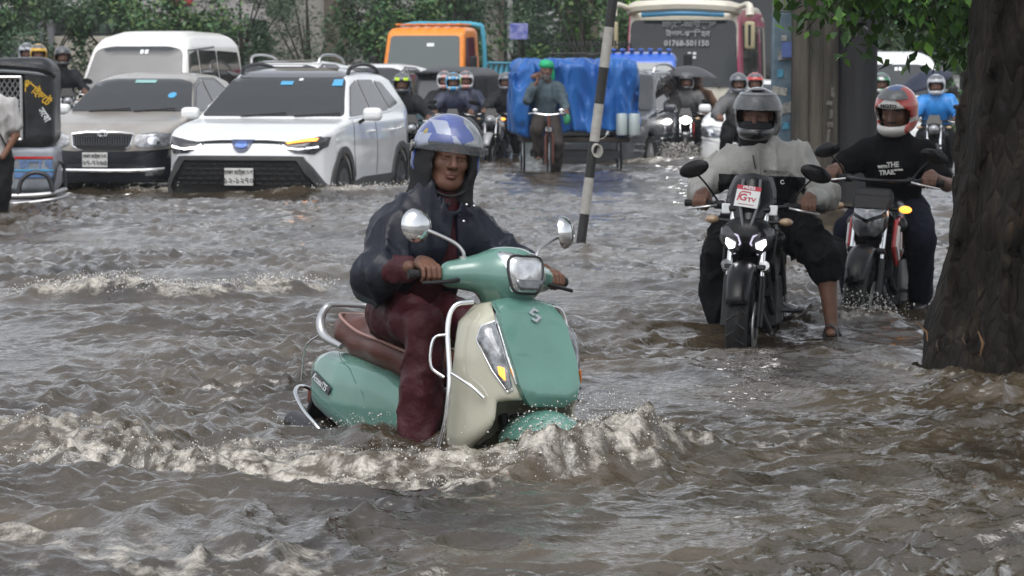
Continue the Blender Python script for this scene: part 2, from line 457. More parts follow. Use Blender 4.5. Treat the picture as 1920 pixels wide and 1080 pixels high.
wm = bpy.data.materials.new('flood_water'); wm.use_nodes = True
N = wm.node_tree.nodes; L = wm.node_tree.links; p = N['Principled BSDF']
at = N.new('ShaderNodeAttribute'); at.attribute_name = 'foam'
tc = N.new('ShaderNodeTexCoord')
def noise_(scale, det=4, st=(1, 1, 1), ro=0.6):
    mp = N.new('ShaderNodeMapping'); mp.inputs['Scale'].default_value = st; L.new(tc.outputs['Object'], mp.inputs['Vector'])
    n = N.new('ShaderNodeTexNoise'); n.inputs['Scale'].default_value = scale; n.inputs['Detail'].default_value = det
    n.inputs['Roughness'].default_value = ro; L.new(mp.outputs[0], n.inputs['Vector']); return n
def ramp_(src, stops):
    r = N.new('ShaderNodeValToRGB'); L.new(src, r.inputs['Fac'])
    while len(r.color_ramp.elements) < len(stops): r.color_ramp.elements.new(0.5)
    for e, (po, c) in zip(r.color_ramp.elements, stops): e.position = po; e.color = (*c, 1)
    return r
n1 = noise_(0.9, 6)
mud = ramp_(n1.outputs['Fac'], [(0.33, (0.022, 0.017, 0.0115)), (0.67, (0.082, 0.063, 0.040))])
n2 = noise_(24, 7, (1, 1, 1), .74)
ff = N.new('ShaderNodeMath'); ff.operation = 'MULTIPLY_ADD'; L.new(n2.outputs['Fac'], ff.inputs[0]); ff.inputs[1].default_value = 3.6; ff.inputs[2].default_value = -1.9
fa = N.new('ShaderNodeMath'); fa.operation = 'MULTIPLY_ADD'; L.new(at.outputs['Fac'], fa.inputs[0]); fa.inputs[1].default_value = 1.0
fb = N.new('ShaderNodeMath'); fb.operation = 'MULTIPLY'; L.new(at.outputs['Fac'], fb.inputs[0]); L.new(ff.outputs[0], fb.inputs[1])
fb2 = N.new('ShaderNodeMath'); fb2.operation = 'MULTIPLY'; L.new(fb.outputs[0], fb2.inputs[0]); fb2.inputs[1].default_value = 1.0
L.new(fb2.outputs[0], fa.inputs[2])
fr = ramp_(fa.outputs[0], [(0.26, (0, 0, 0)), (0.84, (1, 1, 1))])
mx = N.new('ShaderNodeMix'); mx.data_type = 'RGBA'; L.new(fr.outputs[0], mx.inputs[0]); L.new(mud.outputs[0], mx.inputs[6])
mx.inputs[7].default_value = (0.46, 0.425, 0.365, 1)
L.new(mx.outputs[2], p.inputs['Base Color'])
ro = N.new('ShaderNodeMapRange'); L.new(fr.outputs[0], ro.inputs[0]); ro.inputs[3].default_value = 0.03; ro.inputs[4].default_value = 0.16
L.new(ro.outputs[0], p.inputs['Roughness']); p.inputs['IOR'].default_value = 1.75
nb = noise_(34, 3, (1, 1.2, 1), 0.55)
nf = noise_(48, 4, (1, 1, 1), .6); fm = N.new('ShaderNodeMath'); fm.operation = 'MULTIPLY'; L.new(nf.outputs['Fac'], fm.inputs[0]); L.new(at.outputs['Fac'], fm.inputs[1])
fs_ = N.new('ShaderNodeMath'); fs_.operation = 'MULTIPLY_ADD'; L.new(fm.outputs[0], fs_.inputs[0]); fs_.inputs[1].default_value = 2.2
bp = N.new('ShaderNodeBump'); bp.inputs['Strength'].default_value = 0.5; bp.inputs['Distance'].default_value = 0.012
L.new(nb.outputs['Fac'], fs_.inputs[2]); L.new(fs_.outputs[0], bp.inputs['Height']); L.new(bp.outputs[0], p.inputs['Normal'])
wo = mesh_obj('water', wv, wf_, wm)
props(wo, kind='structure')
at_ = wo.data.attributes.new('foam', 'FLOAT', 'POINT'); at_.data.foreach_set('value', WF.ravel().astype(np.float32))
# ---------------------------------------------------------------- shared vehicle materials
BLK = mat('black_plastic', (0.012, 0.012, 0.013), 0.42, spec=.3, var=0.25, vscale=14)
RUB = mat('tyre_rubber', (0.010, 0.010, 0.010), 0.6, spec=.3, bump=0.3, bscale=60)
CHR = mat('chrome', (0.72, 0.73, 0.74), 0.12, 1.0)
ALU = mat('brushed_metal', (0.5, 0.5, 0.5), 0.3, 0.9)
DKM = mat('dark_metal', (0.06, 0.06, 0.065), 0.35, 0.7)
GLS = mat('dark_window_glass', (0.006, 0.009, 0.009), 0.02, 0.0, spec=0.5, ior=2.0, bump=.07, bscale=4.5)
GLT = mat('tinted_side_glass', (0.02, 0.017, 0.017), 0.04, 0.0, spec=0.5, ior=1.5)
LENS = mat('lamp_lens', (0.20, 0.21, 0.22), 0.06, 0.35, var=0.6, vscale=22, coat=1.0)
DLENS = mat('smoked_lens', (0.03, 0.03, 0.035), 0.05, 0.2, coat=1.0)
AMB = mat('amber_lens', (0.7, 0.22, 0.03), 0.12, coat=1.0)
AMBL = mat('lit_amber_lamp', (0.9, 0.35, 0.05), 0.2, emit=(1.0, 0.36, 0.05), es=1.5)
WHTL = mat('lit_white_lamp', (0.9, 0.9, 0.9), 0.2, emit=(1.0, 0.97, 1.0), es=5.0)
REDP = mat('red_lens', (0.5, 0.02, 0.02), 0.15, coat=1.0)
PLATE = mat('number_plate_white', (0.62, 0.62, 0.6), 0.45, var=0.08, vscale=10)
INK = mat('black_ink', (0.02, 0.02, 0.02), 0.6)
STK = mat('sticker_white', (0.75, 0.78, 0.78), 0.5)
STB = mat('sticker_blue', (0.08, 0.35, 0.6), 0.4)
SEAM = mat('panel_gap', (0.01, 0.01, 0.01), 0.8)
DIRT = (0.30, 0.26, 0.2)

def wheel(parent, c, R, wd, m_rim=None, spokes=5, rz=0, name='wheel', hub=0.3):
    Q = rotm(0, 90, 0); t = MB(); r = R
    t.lathe([(r * .68, -wd * .42), (r * .8, -wd * .5), (r * .95, -wd * .47), (r, -wd * .3), (r, wd * .3), (r * .95, wd * .47), (r * .8, wd * .5), (r * .68, wd * .42)], c, Q, 28)
    o = t.build(name, RUB, parent)
    k = MB(); k.lathe([(r * .69, -wd * .44), (r * .64, -wd * .40), (r * .62, 0), (r * .64, wd * .40), (r * .69, wd * .44)], c, Q, 28)
    for i in range(spokes):
        a = 2 * math.pi * i / spokes + 0.3
        p0 = Vector(c); d = Vector((0, math.cos(a), math.sin(a)))
        for sx in (wd * .34,):
            k.tube([p0 + d * r * .1 + V(sx, 0, 0), p0 + d * r * .4 + V(sx * 1.05, 0, 0), p0 + d * r * .66 + V(sx * .9, 0, 0)], [r * .11, r * .08, r * .1], 6)
            k.tube([p0 + d * r * .1 - V(sx, 0, 0), p0 + d * r * .66 - V(sx * .9, 0, 0)], [r * .11, r * .09], 6)
    k.lathe([(0.001, wd * .38), (r * .16, wd * .36), (r * .18, 0), (r * .16, -wd * .36), (0.001, -wd * .38)], c, Q, 14)
    k.build('rim', m_rim or ALU, o)
    return o

def densify(poly, step):
    out = []; n = len(poly)
    for i in range(n):
        a = poly[i]; b = poly[(i + 1) % n]; k = max(1, int(math.hypot(b[0] - a[0], b[1] - a[1]) / step))
        for j in range(k): out.append((a[0] + (b[0] - a[0]) * j / k, a[1] + (b[1] - a[1]) * j / k))
    return out
def rounded(poly, r, n=4):
    out = []; N = len(poly)
    for i in range(N):
        p = Vector(poly[i]); a = Vector(poly[i - 1]); b = Vector(poly[(i + 1) % N])
        da = (a - p); db = (b - p); ra = min(r, da.length * .45); rb = min(r, db.length * .45)
        p0 = p + da.normalized() * ra; p2 = p + db.normalized() * rb
        for k in range(n + 1):
            t = k / n; q = p0 * (1 - t) ** 2 + p * 2 * t * (1 - t) + p2 * t * t; out.append((q.x, q.y))
    return out
class Body:
    """a vehicle shell that other panels are fitted onto"""
    def __init__(s, obj):
        me = obj.data; s.o = obj
        s.t = BVHTree.FromPolygons([v.co.copy() for v in me.vertices], [tuple(q.vertices) for q in me.polygons])
    def hit(s, a, b, view):
        if view == 'F': o, d = V(a, -12, b), V(0, 1, 0)
        elif view == 'B': o, d = V(a, 12, b), V(0, -1, 0)
        elif view == 'L': o, d = V(12, a, b), V(-1, 0, 0)
        elif view == 'R': o, d = V(-12, a, b), V(1, 0, 0)
        else: o, d = V(a, b, 12), V(0, 0, -1)
        h = s.t.ray_cast(o, d)
        return (h[0], d, h[1]) if h[0] is not None else (None, d, None)
    def patch(s, name, poly, view, m, parent, off=0.006, depth=0.02, step=0.035, rings=7, inner=None, rnd=0, label=None):
        if rnd: poly = rounded(poly, rnd)
        if inner is None: out = densify(poly, step)
        else: out = poly
        n = len(out); cx = sum(p[0] for p in out) / n; cy = sum(p[1] for p in out) / n
        vs = []; last = None
        for k in range(rings + 1):
            t = k / rings
            for i in range(n):
                q = inner[i] if inner is not None else (cx, cy)
                a = out[i][0] + (q[0] - out[i][0]) * t; b = out[i][1] + (q[1] - out[i][1]) * t
                h, d, nn = s.hit(a, b, view)
                if h is None:
                    for e in (0.96, 0.92, 0.86, 0.8):
                        h, d, nn = s.hit(cx + (a - cx) * e, cy + (b - cy) * e, view)
                        if h is not None: break
                    h = h if h is not None else (last or V(0, 0, 0))
                last = h
                vs.append(h - d * off * .5 + (nn * off if (nn is not None and nn.dot(d) < 0) else -d * off))
        _, d, _ = s.hit(cx, cy, view)
        fs = []
        for k in range(rings):
            for i in range(n):
                j = (i + 1) % n; fs.append((k * n + i, k * n + j, (k + 1) * n + j, (k + 1) * n + i))
        base = len(vs); vs += [vs[i] + d * depth for i in range(n)]
        for i in range(n): fs.append((i, base + i, base + (i + 1) % n, (i + 1) % n))
        if inner is not None:
            b2 = len(vs); vs += [vs[rings * n + i] + d * depth for i in range(n)]
            for i in range(n): fs.append((rings * n + i, rings * n + (i + 1) % n, b2 + (i + 1) % n, b2 + i))
        mb = MB(); mb.add(vs, fs)
        return mb.build(name, m, parent, sharp=50, label=label)
    def strip(s, name, pts, wd, view, m, parent, off=0.004, r=None):
        """a thin moulding or seam that follows the shell along a 2D line"""
        P = []
        for i in range(len(pts) - 1):
            k = max(1, int(math.hypot(pts[i + 1][0] - pts[i][0], pts[i + 1][1] - pts[i][1]) / 0.06))
            for j in range(k): P.append((pts[i][0] + (pts[i + 1][0] - pts[i][0]) * j / k, pts[i][1] + (pts[i + 1][1] - pts[i][1]) * j / k))
        P.append(pts[-1]); Q = []
        for a, b in P:
            h, d, _ = s.hit(a, b, view)
            if h is not None: Q.append(h - d * (off - wd * 0.4))
        mb = MB(); mb.tube(Q, wd * .5, 6); return mb.build(name, m, parent)

def shell(name, side, plan, front, m, parent, res, k=0.07, arches=(), warch=0.36, wid=0.9, extra=None, arch_z=0.33):
    lo = (-max(abs(p[0]) for p in front) - .08, min(p[0] for p in side) - .08, min(p[1] for p in side) - .06)
    hi = (-lo[0], max(p[0] for p in side) + .08, max(p[1] for p in side) + .08)
    plan_full = [(x, y) for y, x in plan] + [(-x, y) for y, x in reversed(plan)]
    front_full = [(x, z) for x, z in front] + [(-x, z) for x, z in reversed(front)]
    def fn(P):
        d1 = poly2(*np.broadcast_arrays(P[1][0], P[2][0]), side)[None]
        d2 = poly2(*np.broadcast_arrays(P[0][:, :, 0], P[1][:, :, 0]), plan_full)[:, :, None]
        d3 = poly2(*np.broadcast_arrays(P[0][:, 0], P[2][:, 0]), front_full)[:, None, :]
        d = smax(smax(d1, d2, k), d3, k)
        for ya in arches:
            c = np.sqrt((P[1] - ya) ** 2 + (P[2] - arch_z) ** 2) - warch
            c = np.maximum(c, (wid - 0.26) - np.abs(P[0]))
            d = smax(d, -c, 0.02)
        if extra: d = extra(P, d)
        return d
    return sdf_obj(name, fn, lo, hi, res, m, parent)

def mirror(parent, c, size, m, side, arm):
    b = MB(); b.box(c, (size[0] * 1.7, size[1] * 1.7, size[2] * 1.7))
    o = b.build('side_mirror', m, parent, bevel=min(size) * .7, seg=4)
    t = MB(); t.tube([c, arm], 0.02, 6); t.build('mirror_arm', BLK, o)
    g = MB(); g.box(V(c) + V(0, size[1] * .86, 0), (size[0] * 1.2, .01, size[2] * 1.2)); g.build('mirror_glass', CHR, o)
    return o
def plate_(parent, y, x, z, wdt, hgt, lines, tilt=0):
    b = MB(); b.box((x, y, z), (wdt, 0.012, hgt)); p_ = b.build('number_plate', PLATE, parent, bevel=0.004)
    for txt, dz, sz, wx in lines:
        text_mesh('lettering', txt, sz, INK, p_, frame((x, y - 0.0085, z + dz), (1, 0, 0), (0, 0, 1)), width=wx, bold=0.001)
    return p_

# ---------------------------------------------------------------- white crossover with black roof
PEARL = mat('pearl_white_paint', (0.82, 0.84, 0.84), 0.22, var=0.03, vscale=3, coat=0.9)
BROOF = mat('black_roof_paint', (0.012, 0.012, 0.015), 0.12, coat=1.0)
GREYC = mat('grey_cladding', (0.055, 0.055, 0.055), 0.5, var=0.2)
def crossover():
    t = thing('crossover_car', 'white crossover car with black roof and amber indicator lit', 'car', (-2.58, 35.7, -0.30), rad(-11)); t.scale = (1.07, 1.07, 1.07)
    side = [(-2.16, .22), (-2.22, .5), (-2.21, .70), (-2.16, .82), (-2.0, .93), (-1.45, 1.03), (-1.0, 1.08), (-0.62, 1.31), (-0.25, 1.50), (0.0, 1.575), (0.4, 1.615), (0.9, 1.61), (1.4, 1.57), (1.72, 1.50), (2.0, 1.2), (2.16, 1.04), (2.22, .8), (2.2, .45), (2.1, .22)]
    plan = [(-2.24, .50), (-2.16, .70), (-1.98, .83), (-1.7, .895), (-0.6, .905), (0.6, .91), (1.6, .90), (2.0, .82), (2.24, .55)]
    front = [(.84, .18), (.905, .42), (.925, .66), (.915, .86), (.885, 1.02), (.84, 1.09), (.66, 1.50), (.60, 1.57), (.45, 1.635), (.2, 1.66)]
    b = shell('body', side, plan, front, PEARL, t, 0.022, 0.05, (-1.36, 1.30), 0.37)
    B = Body(b)
    # roof and glass
    B.patch('roof_panel', [(-.60, -.22), (.60, -.22), (.58, 1.55), (-.58, 1.55)], 'T', BROOF, t, 0.006, rnd=.08)
    B.patch('windshield', [(-.80, 1.10), (.80, 1.10), (.635, 1.50), (.5, 1.535), (0, 1.548), (-.5, 1.535), (-.635, 1.50)], 'F', GLS, t, 0.006, rnd=.05, rings=6)
    for sgn, v in ((1, 'L'), (-1, 'R')):
        B.patch('window', [(-.86, 1.10), (-.30, 1.42), (.06, 1.49), (.10, 1.12)], v, GLT, t, 0.006, rnd=.04)
        B.patch('window', [(.16, 1.12), (.13, 1.49), (.80, 1.49), (1.02, 1.15)], v, GLT, t, 0.006, rnd=.04)
        B.patch('window', [(1.08, 1.16), (.90, 1.475), (1.20, 1.46), (1.60, 1.22)], v, GLT, t, 0.006, rnd=.04)
        B.strip('window_trim', [(-.95, 1.075), (.1, 1.095), (1.1, 1.13), (1.66, 1.20)], .018, v, CHR, t)
        B.strip('door_gap', [(-.86, 1.06), (-.9, .75), (-.82, .45)], .010, v, SEAM, t)
        B.strip('door_gap', [(.12, 1.08), (.14, .75), (.12, .45)], .010, v, SEAM, t)
        B.patch('sill_cladding', [(-.95, .22), (-.93, .40), (-.5, .44), (.85, .44), (.92, .40), (.93, .22)], v, GREYC, t, 0.012, 0.03)
        for yy in (-1.36, 1.30):
            arc_o = [(yy + .47 * math.cos(a), .33 + .46 * math.sin(a)) for a in np.linspace(-.15, math.pi + .15, 18)]
            arc_i = [(yy + .385 * math.cos(a), .33 + .385 * math.sin(a)) for a in np.linspace(-.15, math.pi + .15, 18)]
            B.patch('arch_trim', arc_o + arc_i[::-1], v, GREYC, t, 0.014, 0.04, inner=[(yy + .387 * math.cos(a), .33 + .387 * math.sin(a)) for a in np.linspace(-.15, math.pi + .15, 18)] + arc_i[::-1], rings=2)
        for yy in (-.12, .86):
            h = MB(); hp = B.hit(yy, .93, v)[0]
            h.tube(spline([hp + V(0, -.10, 0), hp + V(sgn * .035, -.05, 0), hp + V(sgn * .035, .05, 0), hp + V(0, .10, 0)], 4), .014, 6)
            h.build('door_handle', PEARL, t)
        r = MB(); r.tube(spline([(sgn * .60, -.05, 1.53), (sgn * .615, .1, 1.63), (sgn * .61, .7, 1.665), (sgn * .60, 1.25, 1.62), (sgn * .60, 1.42, 1.54)], 5), .022, 8)
        r.build('roof_rail', BLK, t)
        mirror(t, (sgn * 1.03, -.62, 1.12), (.125, .075, .085), PEARL, sgn, (sgn * .86, -.60, 1.02))
    # front face: upper slot and emblem
    B.patch('grille_slot', [(-.55, .845), (-.25, .865), (.25, .865), (.55, .845), (.50, .825), (.2, .835), (-.2, .835), (-.50, .825)], 'F', SEAM, t, 0.006, 0.02, step=.04)
    e = B.patch('emblem', [(-.13, .865), (.13, .865), (.07, .77), (.03, .745), (-.03, .745), (-.07, .77)], 'F', mat('emblem_navy', (.015, .03, .10), .2, coat=1), t, 0.014, 0.03, rnd=.02)
    B.patch('emblem_badge', [(.065 * math.cos(a), .815 + .036 * math.sin(a)) for a in np.linspace(0, 6.28, 15)[:-1]], 'F', mat('emblem_blue', (.1, .16, .4), .2, .6), e, 0.022, 0.01, rings=2)
    # lower grille
    go = [(-.66, .70), (.66, .70), (.86, .36), (.80, .29), (-.80, .29), (-.86, .36)]
    gi = [(-.60, .66), (.60, .66), (.775, .37), (.72, .31), (-.72, .31), (-.775, .37)]
    def dup(poly, k=9): return [(poly[i][0] + (poly[(i + 1) % 6][0] - poly[i][0]) * j / k, poly[i][1] + (poly[(i + 1) % 6][1] - poly[i][1]) * j / k) for i in range(6) for j in range(k)]
    B.patch('grille_surround', dup(go), 'F', GREYC, t, 0.034, 0.06, inner=dup(gi), rings=3)
    gr = B.patch('grille', gi, 'F', SEAM, t, 0.014, 0.02)
    for j, zz in enumerate((.615, .565, .515, .465, .415)):
        hw = .60 + (.66 - zz) * .58
        n = int(hw / .055)
        q = MB()
        for i in range(-n, n + 1):
            x = i * .1 + (.05 if j % 2 else 0)
            if abs(x) > hw - .03: continue
            h = B.hit(x, zz, 'F')[0]
            q.box(h + V(0, -.024, 0), (.072, .02, .018))
        q.build('grille_bar', BLK, gr, bevel=.005)
    B.strip('lower_lip', [(-.88, .25), (-.5, .225), (.5, .225), (.88, .25)], .05, 'F', ALU, t, 0.02)
    plate_(t, -2.285, 0, .49, .31, .18, [('ঢাকা মেট্রো-ঘ', .045, .062, .8), ('১২-১২৭০', -.04, .09, .95)])
    for sgn in (1, -1):
        v = 'F'
        m_ = lambda pl: [(sgn * x, z) for x, z in pl]
        hl = B.patch('headlight', m_([(.40, .835), (.46, .79), (.58, .735), (.76, .725), (.85, .80), (.865, .90), (.80, .905), (.6, .86)]), v, DLENS, t, 0.008, 0.03)
        if sgn > 0: B.patch('indicator', m_([(.47, .838), (.50, .822), (.77, .858), (.79, .886), (.72, .884)]), v, AMBL, hl, 0.016, 0.01, rings=2)
        B.strip('running_light', m_([(.44, .815), (.50, .785), (.62, .775), (.79, .80)]), .028, v, WHTL if sgn < 0 else mat('daytime_lamp', (.8, .82, .85), .2, emit=(.9, .95, 1), es=.9), hl, .016)
        fg = B.patch('fog_lamp_bezel', m_([(.70, .44), (.885, .39), (.90, .24), (.83, .24)]), v, BLK, t, 0.014, 0.03)
        B.patch('fog_lamp', m_([(.83 + .035 * math.cos(a), .315 + .035 * math.sin(a)) for a in np.linspace(0, 6.28, 13)[:-1]]), v, DLENS, fg, 0.026, 0.02, rings=2)
    B.patch('sticker', [(-.07, 1.43), (.07, 1.43), (.07, 1.47), (-.07, 1.47)], 'F', STB, t, 0.010, 0.004, rings=1)
    B.patch('sticker', [(.12, 1.475), (.165, 1.475), (.165, 1.50), (.12, 1.50)], 'F', STK, t, 0.010, 0.004, rings=1)
    B.patch('sticker', [(.52, 1.42), (.64, 1.42), (.62, 1.49), (.52, 1.49)], 'F', STB, t, 0.010, 0.004, rings=1)
    for yy in (-1.36, 1.30):
        for sgn in (1, -1): wheel(t, (sgn * .80, yy, .33), .335, .22, DKM, 5)
    q = MB()
    for x0 in (-.35, .25): q.tube([B.hit(x0, 1.105, 'F')[0] + V(0, -.03, 0), B.hit(x0 + .5, 1.12, 'F')[0] + V(0, -.02, .02)], .011, 5)
    q.build('wiper', BLK, t)
    return t
crossover()

# ---------------------------------------------------------------- old silver-beige sedan
def sedan(name, label, locn, rz, paint, roofc=None, plate=None, detail=True, bumper=None, sc=1.0, rails=False, sunroof=False, hgt=0.0, suv=False):
    t = thing(name, label, 'car', locn, rz)
    h = hgt
    side = [(-2.1, .2), (-2.17, .45), (-2.15, .62), (-2.08, .76), (-1.7, .88), (-1.2, .96), (-.98, .99), (-.6, 1.2 + h * .6), (-.22, 1.38 + h), (.1, 1.44 + h), (.5, 1.465 + h), (1.0, 1.44 + h), (1.35 + .35 * (h > .1), 1.36 + h), (1.8 + .2 * (h > .1), 1.08 + h * .3), (2.1, 1.02 + h * .2), (2.17, .85), (2.15, .45), (2.05, .2)]
    plan = [(-2.18, .42), (-2.1, .62), (-1.9, .75), (-1.55, .83), (-.5, .845), (.6, .845), (1.5, .83), (1.95, .76), (2.18, .5)]
    front = [(.78, .17), (.84, .4), (.85, .62), (.84, .8), (.81, .95), (.77, 1.0), (.60, 1.36 + h), (.54, 1.42 + h), (.38, 1.475 + h), (.2, 1.49 + h)]
    b = shell('body', side, plan, front, paint, t, 0.024 if detail else 0.035, 0.05, (-1.30, 1.25), 0.35, .84, arch_z=.31)
    B = Body(b)
    B.patch('windshield', [(-.745, 1.0), (.745, 1.0), (.585, 1.345 + h), (.4, 1.385 + h), (-.4, 1.385 + h), (-.585, 1.345 + h)], 'F', GLS, t, 0.006, rnd=.05, rings=6)
    for sgn, v in ((1, 'L'), (-1, 'R')):
        B.patch('window', [(-.84, 1.0), (-.30, 1.29 + h), (.04, 1.36 + h), (.08, 1.02)], v, GLT, t, 0.006, rnd=.03)
        B.patch('window', [(.14, 1.02), (.11, 1.37 + h), (.72, 1.36 + h), (1.0, 1.25 + h), (1.12, 1.04)], v, GLT, t, 0.006, rnd=.05)
        if h > .1: B.patch('window', [(1.18, 1.06), (1.02, 1.30 + h), (1.35, 1.28 + h), (1.62, 1.1)], v, GLT, t, 0.006, rnd=.03)
        B.strip('rain_visor', [(-.82, 1.03), (-.28, 1.315 + h), (.1, 1.385 + h), (.75, 1.375 + h), (1.06, 1.25 + h)], .05, v, mat('smoked_visor', (.10, .10, .10), .25), t)
        B.strip('door_gap', [(.1, 1.0), (.12, .7), (.08, .35)], .010, v, SEAM, t)
        B.strip('side_moulding', [(-.9, .55), (1.0, .55)], .03, v, paint, t)
        mirror(t, (sgn * .95, -.60, 1.02), (.115, .07, .075), STK if detail else paint, sgn, (sgn * .80, -.58, .96))
        if rails:
            r = MB(); r.tube(spline([(sgn * .53, -.05, 1.40 + h), (sgn * .55, .1, 1.52 + h), (sgn * .55, .7, 1.54 + h), (sgn * .54, 1.2, 1.49 + h), (sgn * .54, 1.35, 1.42 + h)], 5), .02, 8)
            r.build('roof_rail', ALU, t)
    if sunroof: B.patch('sunroof', [(-.42, .0), (.42, .0), (.42, .9), (-.42, .9)], 'T', BROOF, t, .006, rnd=.08)
    bm_ = bumper or paint
    B.patch('bumper', [(-.80, .21), (.80, .21), (.835, .42), (.83, .60), (.62, .575), (.3, .555), (-.3, .555), (-.62, .575), (-.83, .60), (-.835, .42)], 'F', bm_, t, 0.02, 0.05)
    gr = B.patch('grille', [(-.36, .745), (-.33, .625), (-.26, .585), (.26, .585), (.33, .625), (.36, .745), (.2, .76), (-.2, .76)], 'F', SEAM, t, 0.006, 0.02)
    q = MB()
    for i in range(-11, 12):
        x = i * .0295; hh = B.hit(x, .67, 'F')[0]
        q.box(hh + V(0, -.012, 0), (.012, .03, .14 - abs(i) * .002))
    q.build('grille_bar', CHR, gr)
    B.strip('grille_frame', [(-.37, .755), (-.2, .775), (.2, .775), (.37, .755), (.34, .62), (.27, .575), (-.27, .575), (-.34, .62), (-.37, .755)], .022, 'F', CHR, gr, .012)
    e = MB(); hp = B.hit(0, .755, 'F')[0]
    e.tube([hp + V(.055 * math.cos(a), -.02, .036 * math.sin(a)) for a in np.linspace(0, 6.28, 17)[:-1]], .009, 6, closed=True)
    e.tube([hp + V(.028 * math.cos(a), -.022, .03 * math.sin(a)) for a in np.linspace(0, 6.28, 13)[:-1]], .006, 6, closed=True)
    e.build('emblem', CHR, t)
    for sgn in (1, -1):
        m_ = lambda pl: [(sgn * x, z) for x, z in pl]
        hl = B.patch('headlight', m_([(.40, .745), (.38, .64), (.46, .605), (.68, .60), (.80, .63), (.815, .70), (.79, .755), (.6, .775)]), 'F', LENS, t, 0.008, 0.03, rnd=.03)
        B.patch('lamp_reflector', m_([(.60 + .06 * math.cos(a), .68 + .05 * math.sin(a)) for a in np.linspace(0, 6.28, 13)[:-1]]), 'F', CHR, hl, .013, .01, rings=2)
        if detail: B.patch('fog_lamp', m_([(.52, .33), (.68, .34), (.68, .29), (.52, .28)]), 'F', LENS, t, .026, .02, rnd=.02)
    if detail:
        g = MB(); g.tube(spline([(-.74, -2.12, .36), (-.5, -2.24, .345), (0, -2.28, .34), (.5, -2.24, .345), (.74, -2.12, .36)], 5), .024, 8); g.build('crash_bar', CHR, t)
        # grime and faded lacquer on the bonnet
        B.patch('sticker', [(-.12, 1.33), (.14, 1.33), (.14, 1.365), (-.12, 1.365)], 'F', mat('sticker_pale', (.25, .45, .42), .5), t, .010, .004, rings=1)
        B.patch('sticker', [(.43 + .05 * math.cos(a), 1.185 + .034 * math.sin(a)) for a in np.linspace(0, 6.28, 15)[:-1]], 'F', STB, t, .010, .004, rings=1)
    if plate: plate_(t, -2.215, -.06, .46, .30, .17, plate)
    for yy in (-1.30, 1.25):
        for sgn in (1, -1): wheel(t, (sgn * .73, yy, .30), .305, .19, ALU, 7)
    q = MB()
    for x0 in (-.5, .05): q.tube([B.hit(x0, 1.005, 'F')[0] + V(0, -.03, 0), B.hit(x0 + .5, 1.02, 'F')[0] + V(0, -.02, .02)], .010, 5)
    q.build('wiper', BLK, t)
    return t
BEIGE = mat('weathered_beige_paint', (0.25, 0.225, 0.195), 0.3, coat=0.5, col2=(0.34, 0.32, 0.29), vscale=2.2)
DKB = mat('navy_black_bumper', (0.016, 0.018, 0.026), 0.35, var=0.3, vscale=4)
WHT = mat('white_car_paint', (0.78, 0.79, 0.78), 0.25, var=0.04, coat=0.7)
sedan('sedan_car', 'weathered beige sedan with dark front bumper and vertical bar grille', (-4.40, 36.6, -0.08), rad(-9), BEIGE, plate=[('ঢাকা মেট্রো-গ', .04, .055, .8), ('২৭-৭২৬৫', -.035, .08, .95)], bumper=DKB)
sedan('crossover_car', 'white car with silver roof rails and sunroof behind the black roofed crossover', (-3.45, 45.6, -0.2), rad(-13), WHT, rails=True, sunroof=True, hgt=.30, detail=False)
sedan('sedan_car', 'white car with plain roof beside the rider in the neon marked helmet', (-2.4, 51.3, -0.2), rad(-13), WHT, detail=False, hgt=.26)
sedan('sedan_car', 'white car with pale windscreen behind the rider in the grey jacket', (4.05, 46.6, -0.2), rad(-14), WHT, detail=False)
GREY = mat('dark_grey_car_paint', (0.045, 0.05, 0.06), 0.22, coat=0.9, var=0.1)
sedan('crossover_car', 'dark grey car beside the blue tarpaulin cargo tricycle', (1.72, 47.2, -0.2), rad(-17), GREY, detail=False, hgt=.16, rails=True)

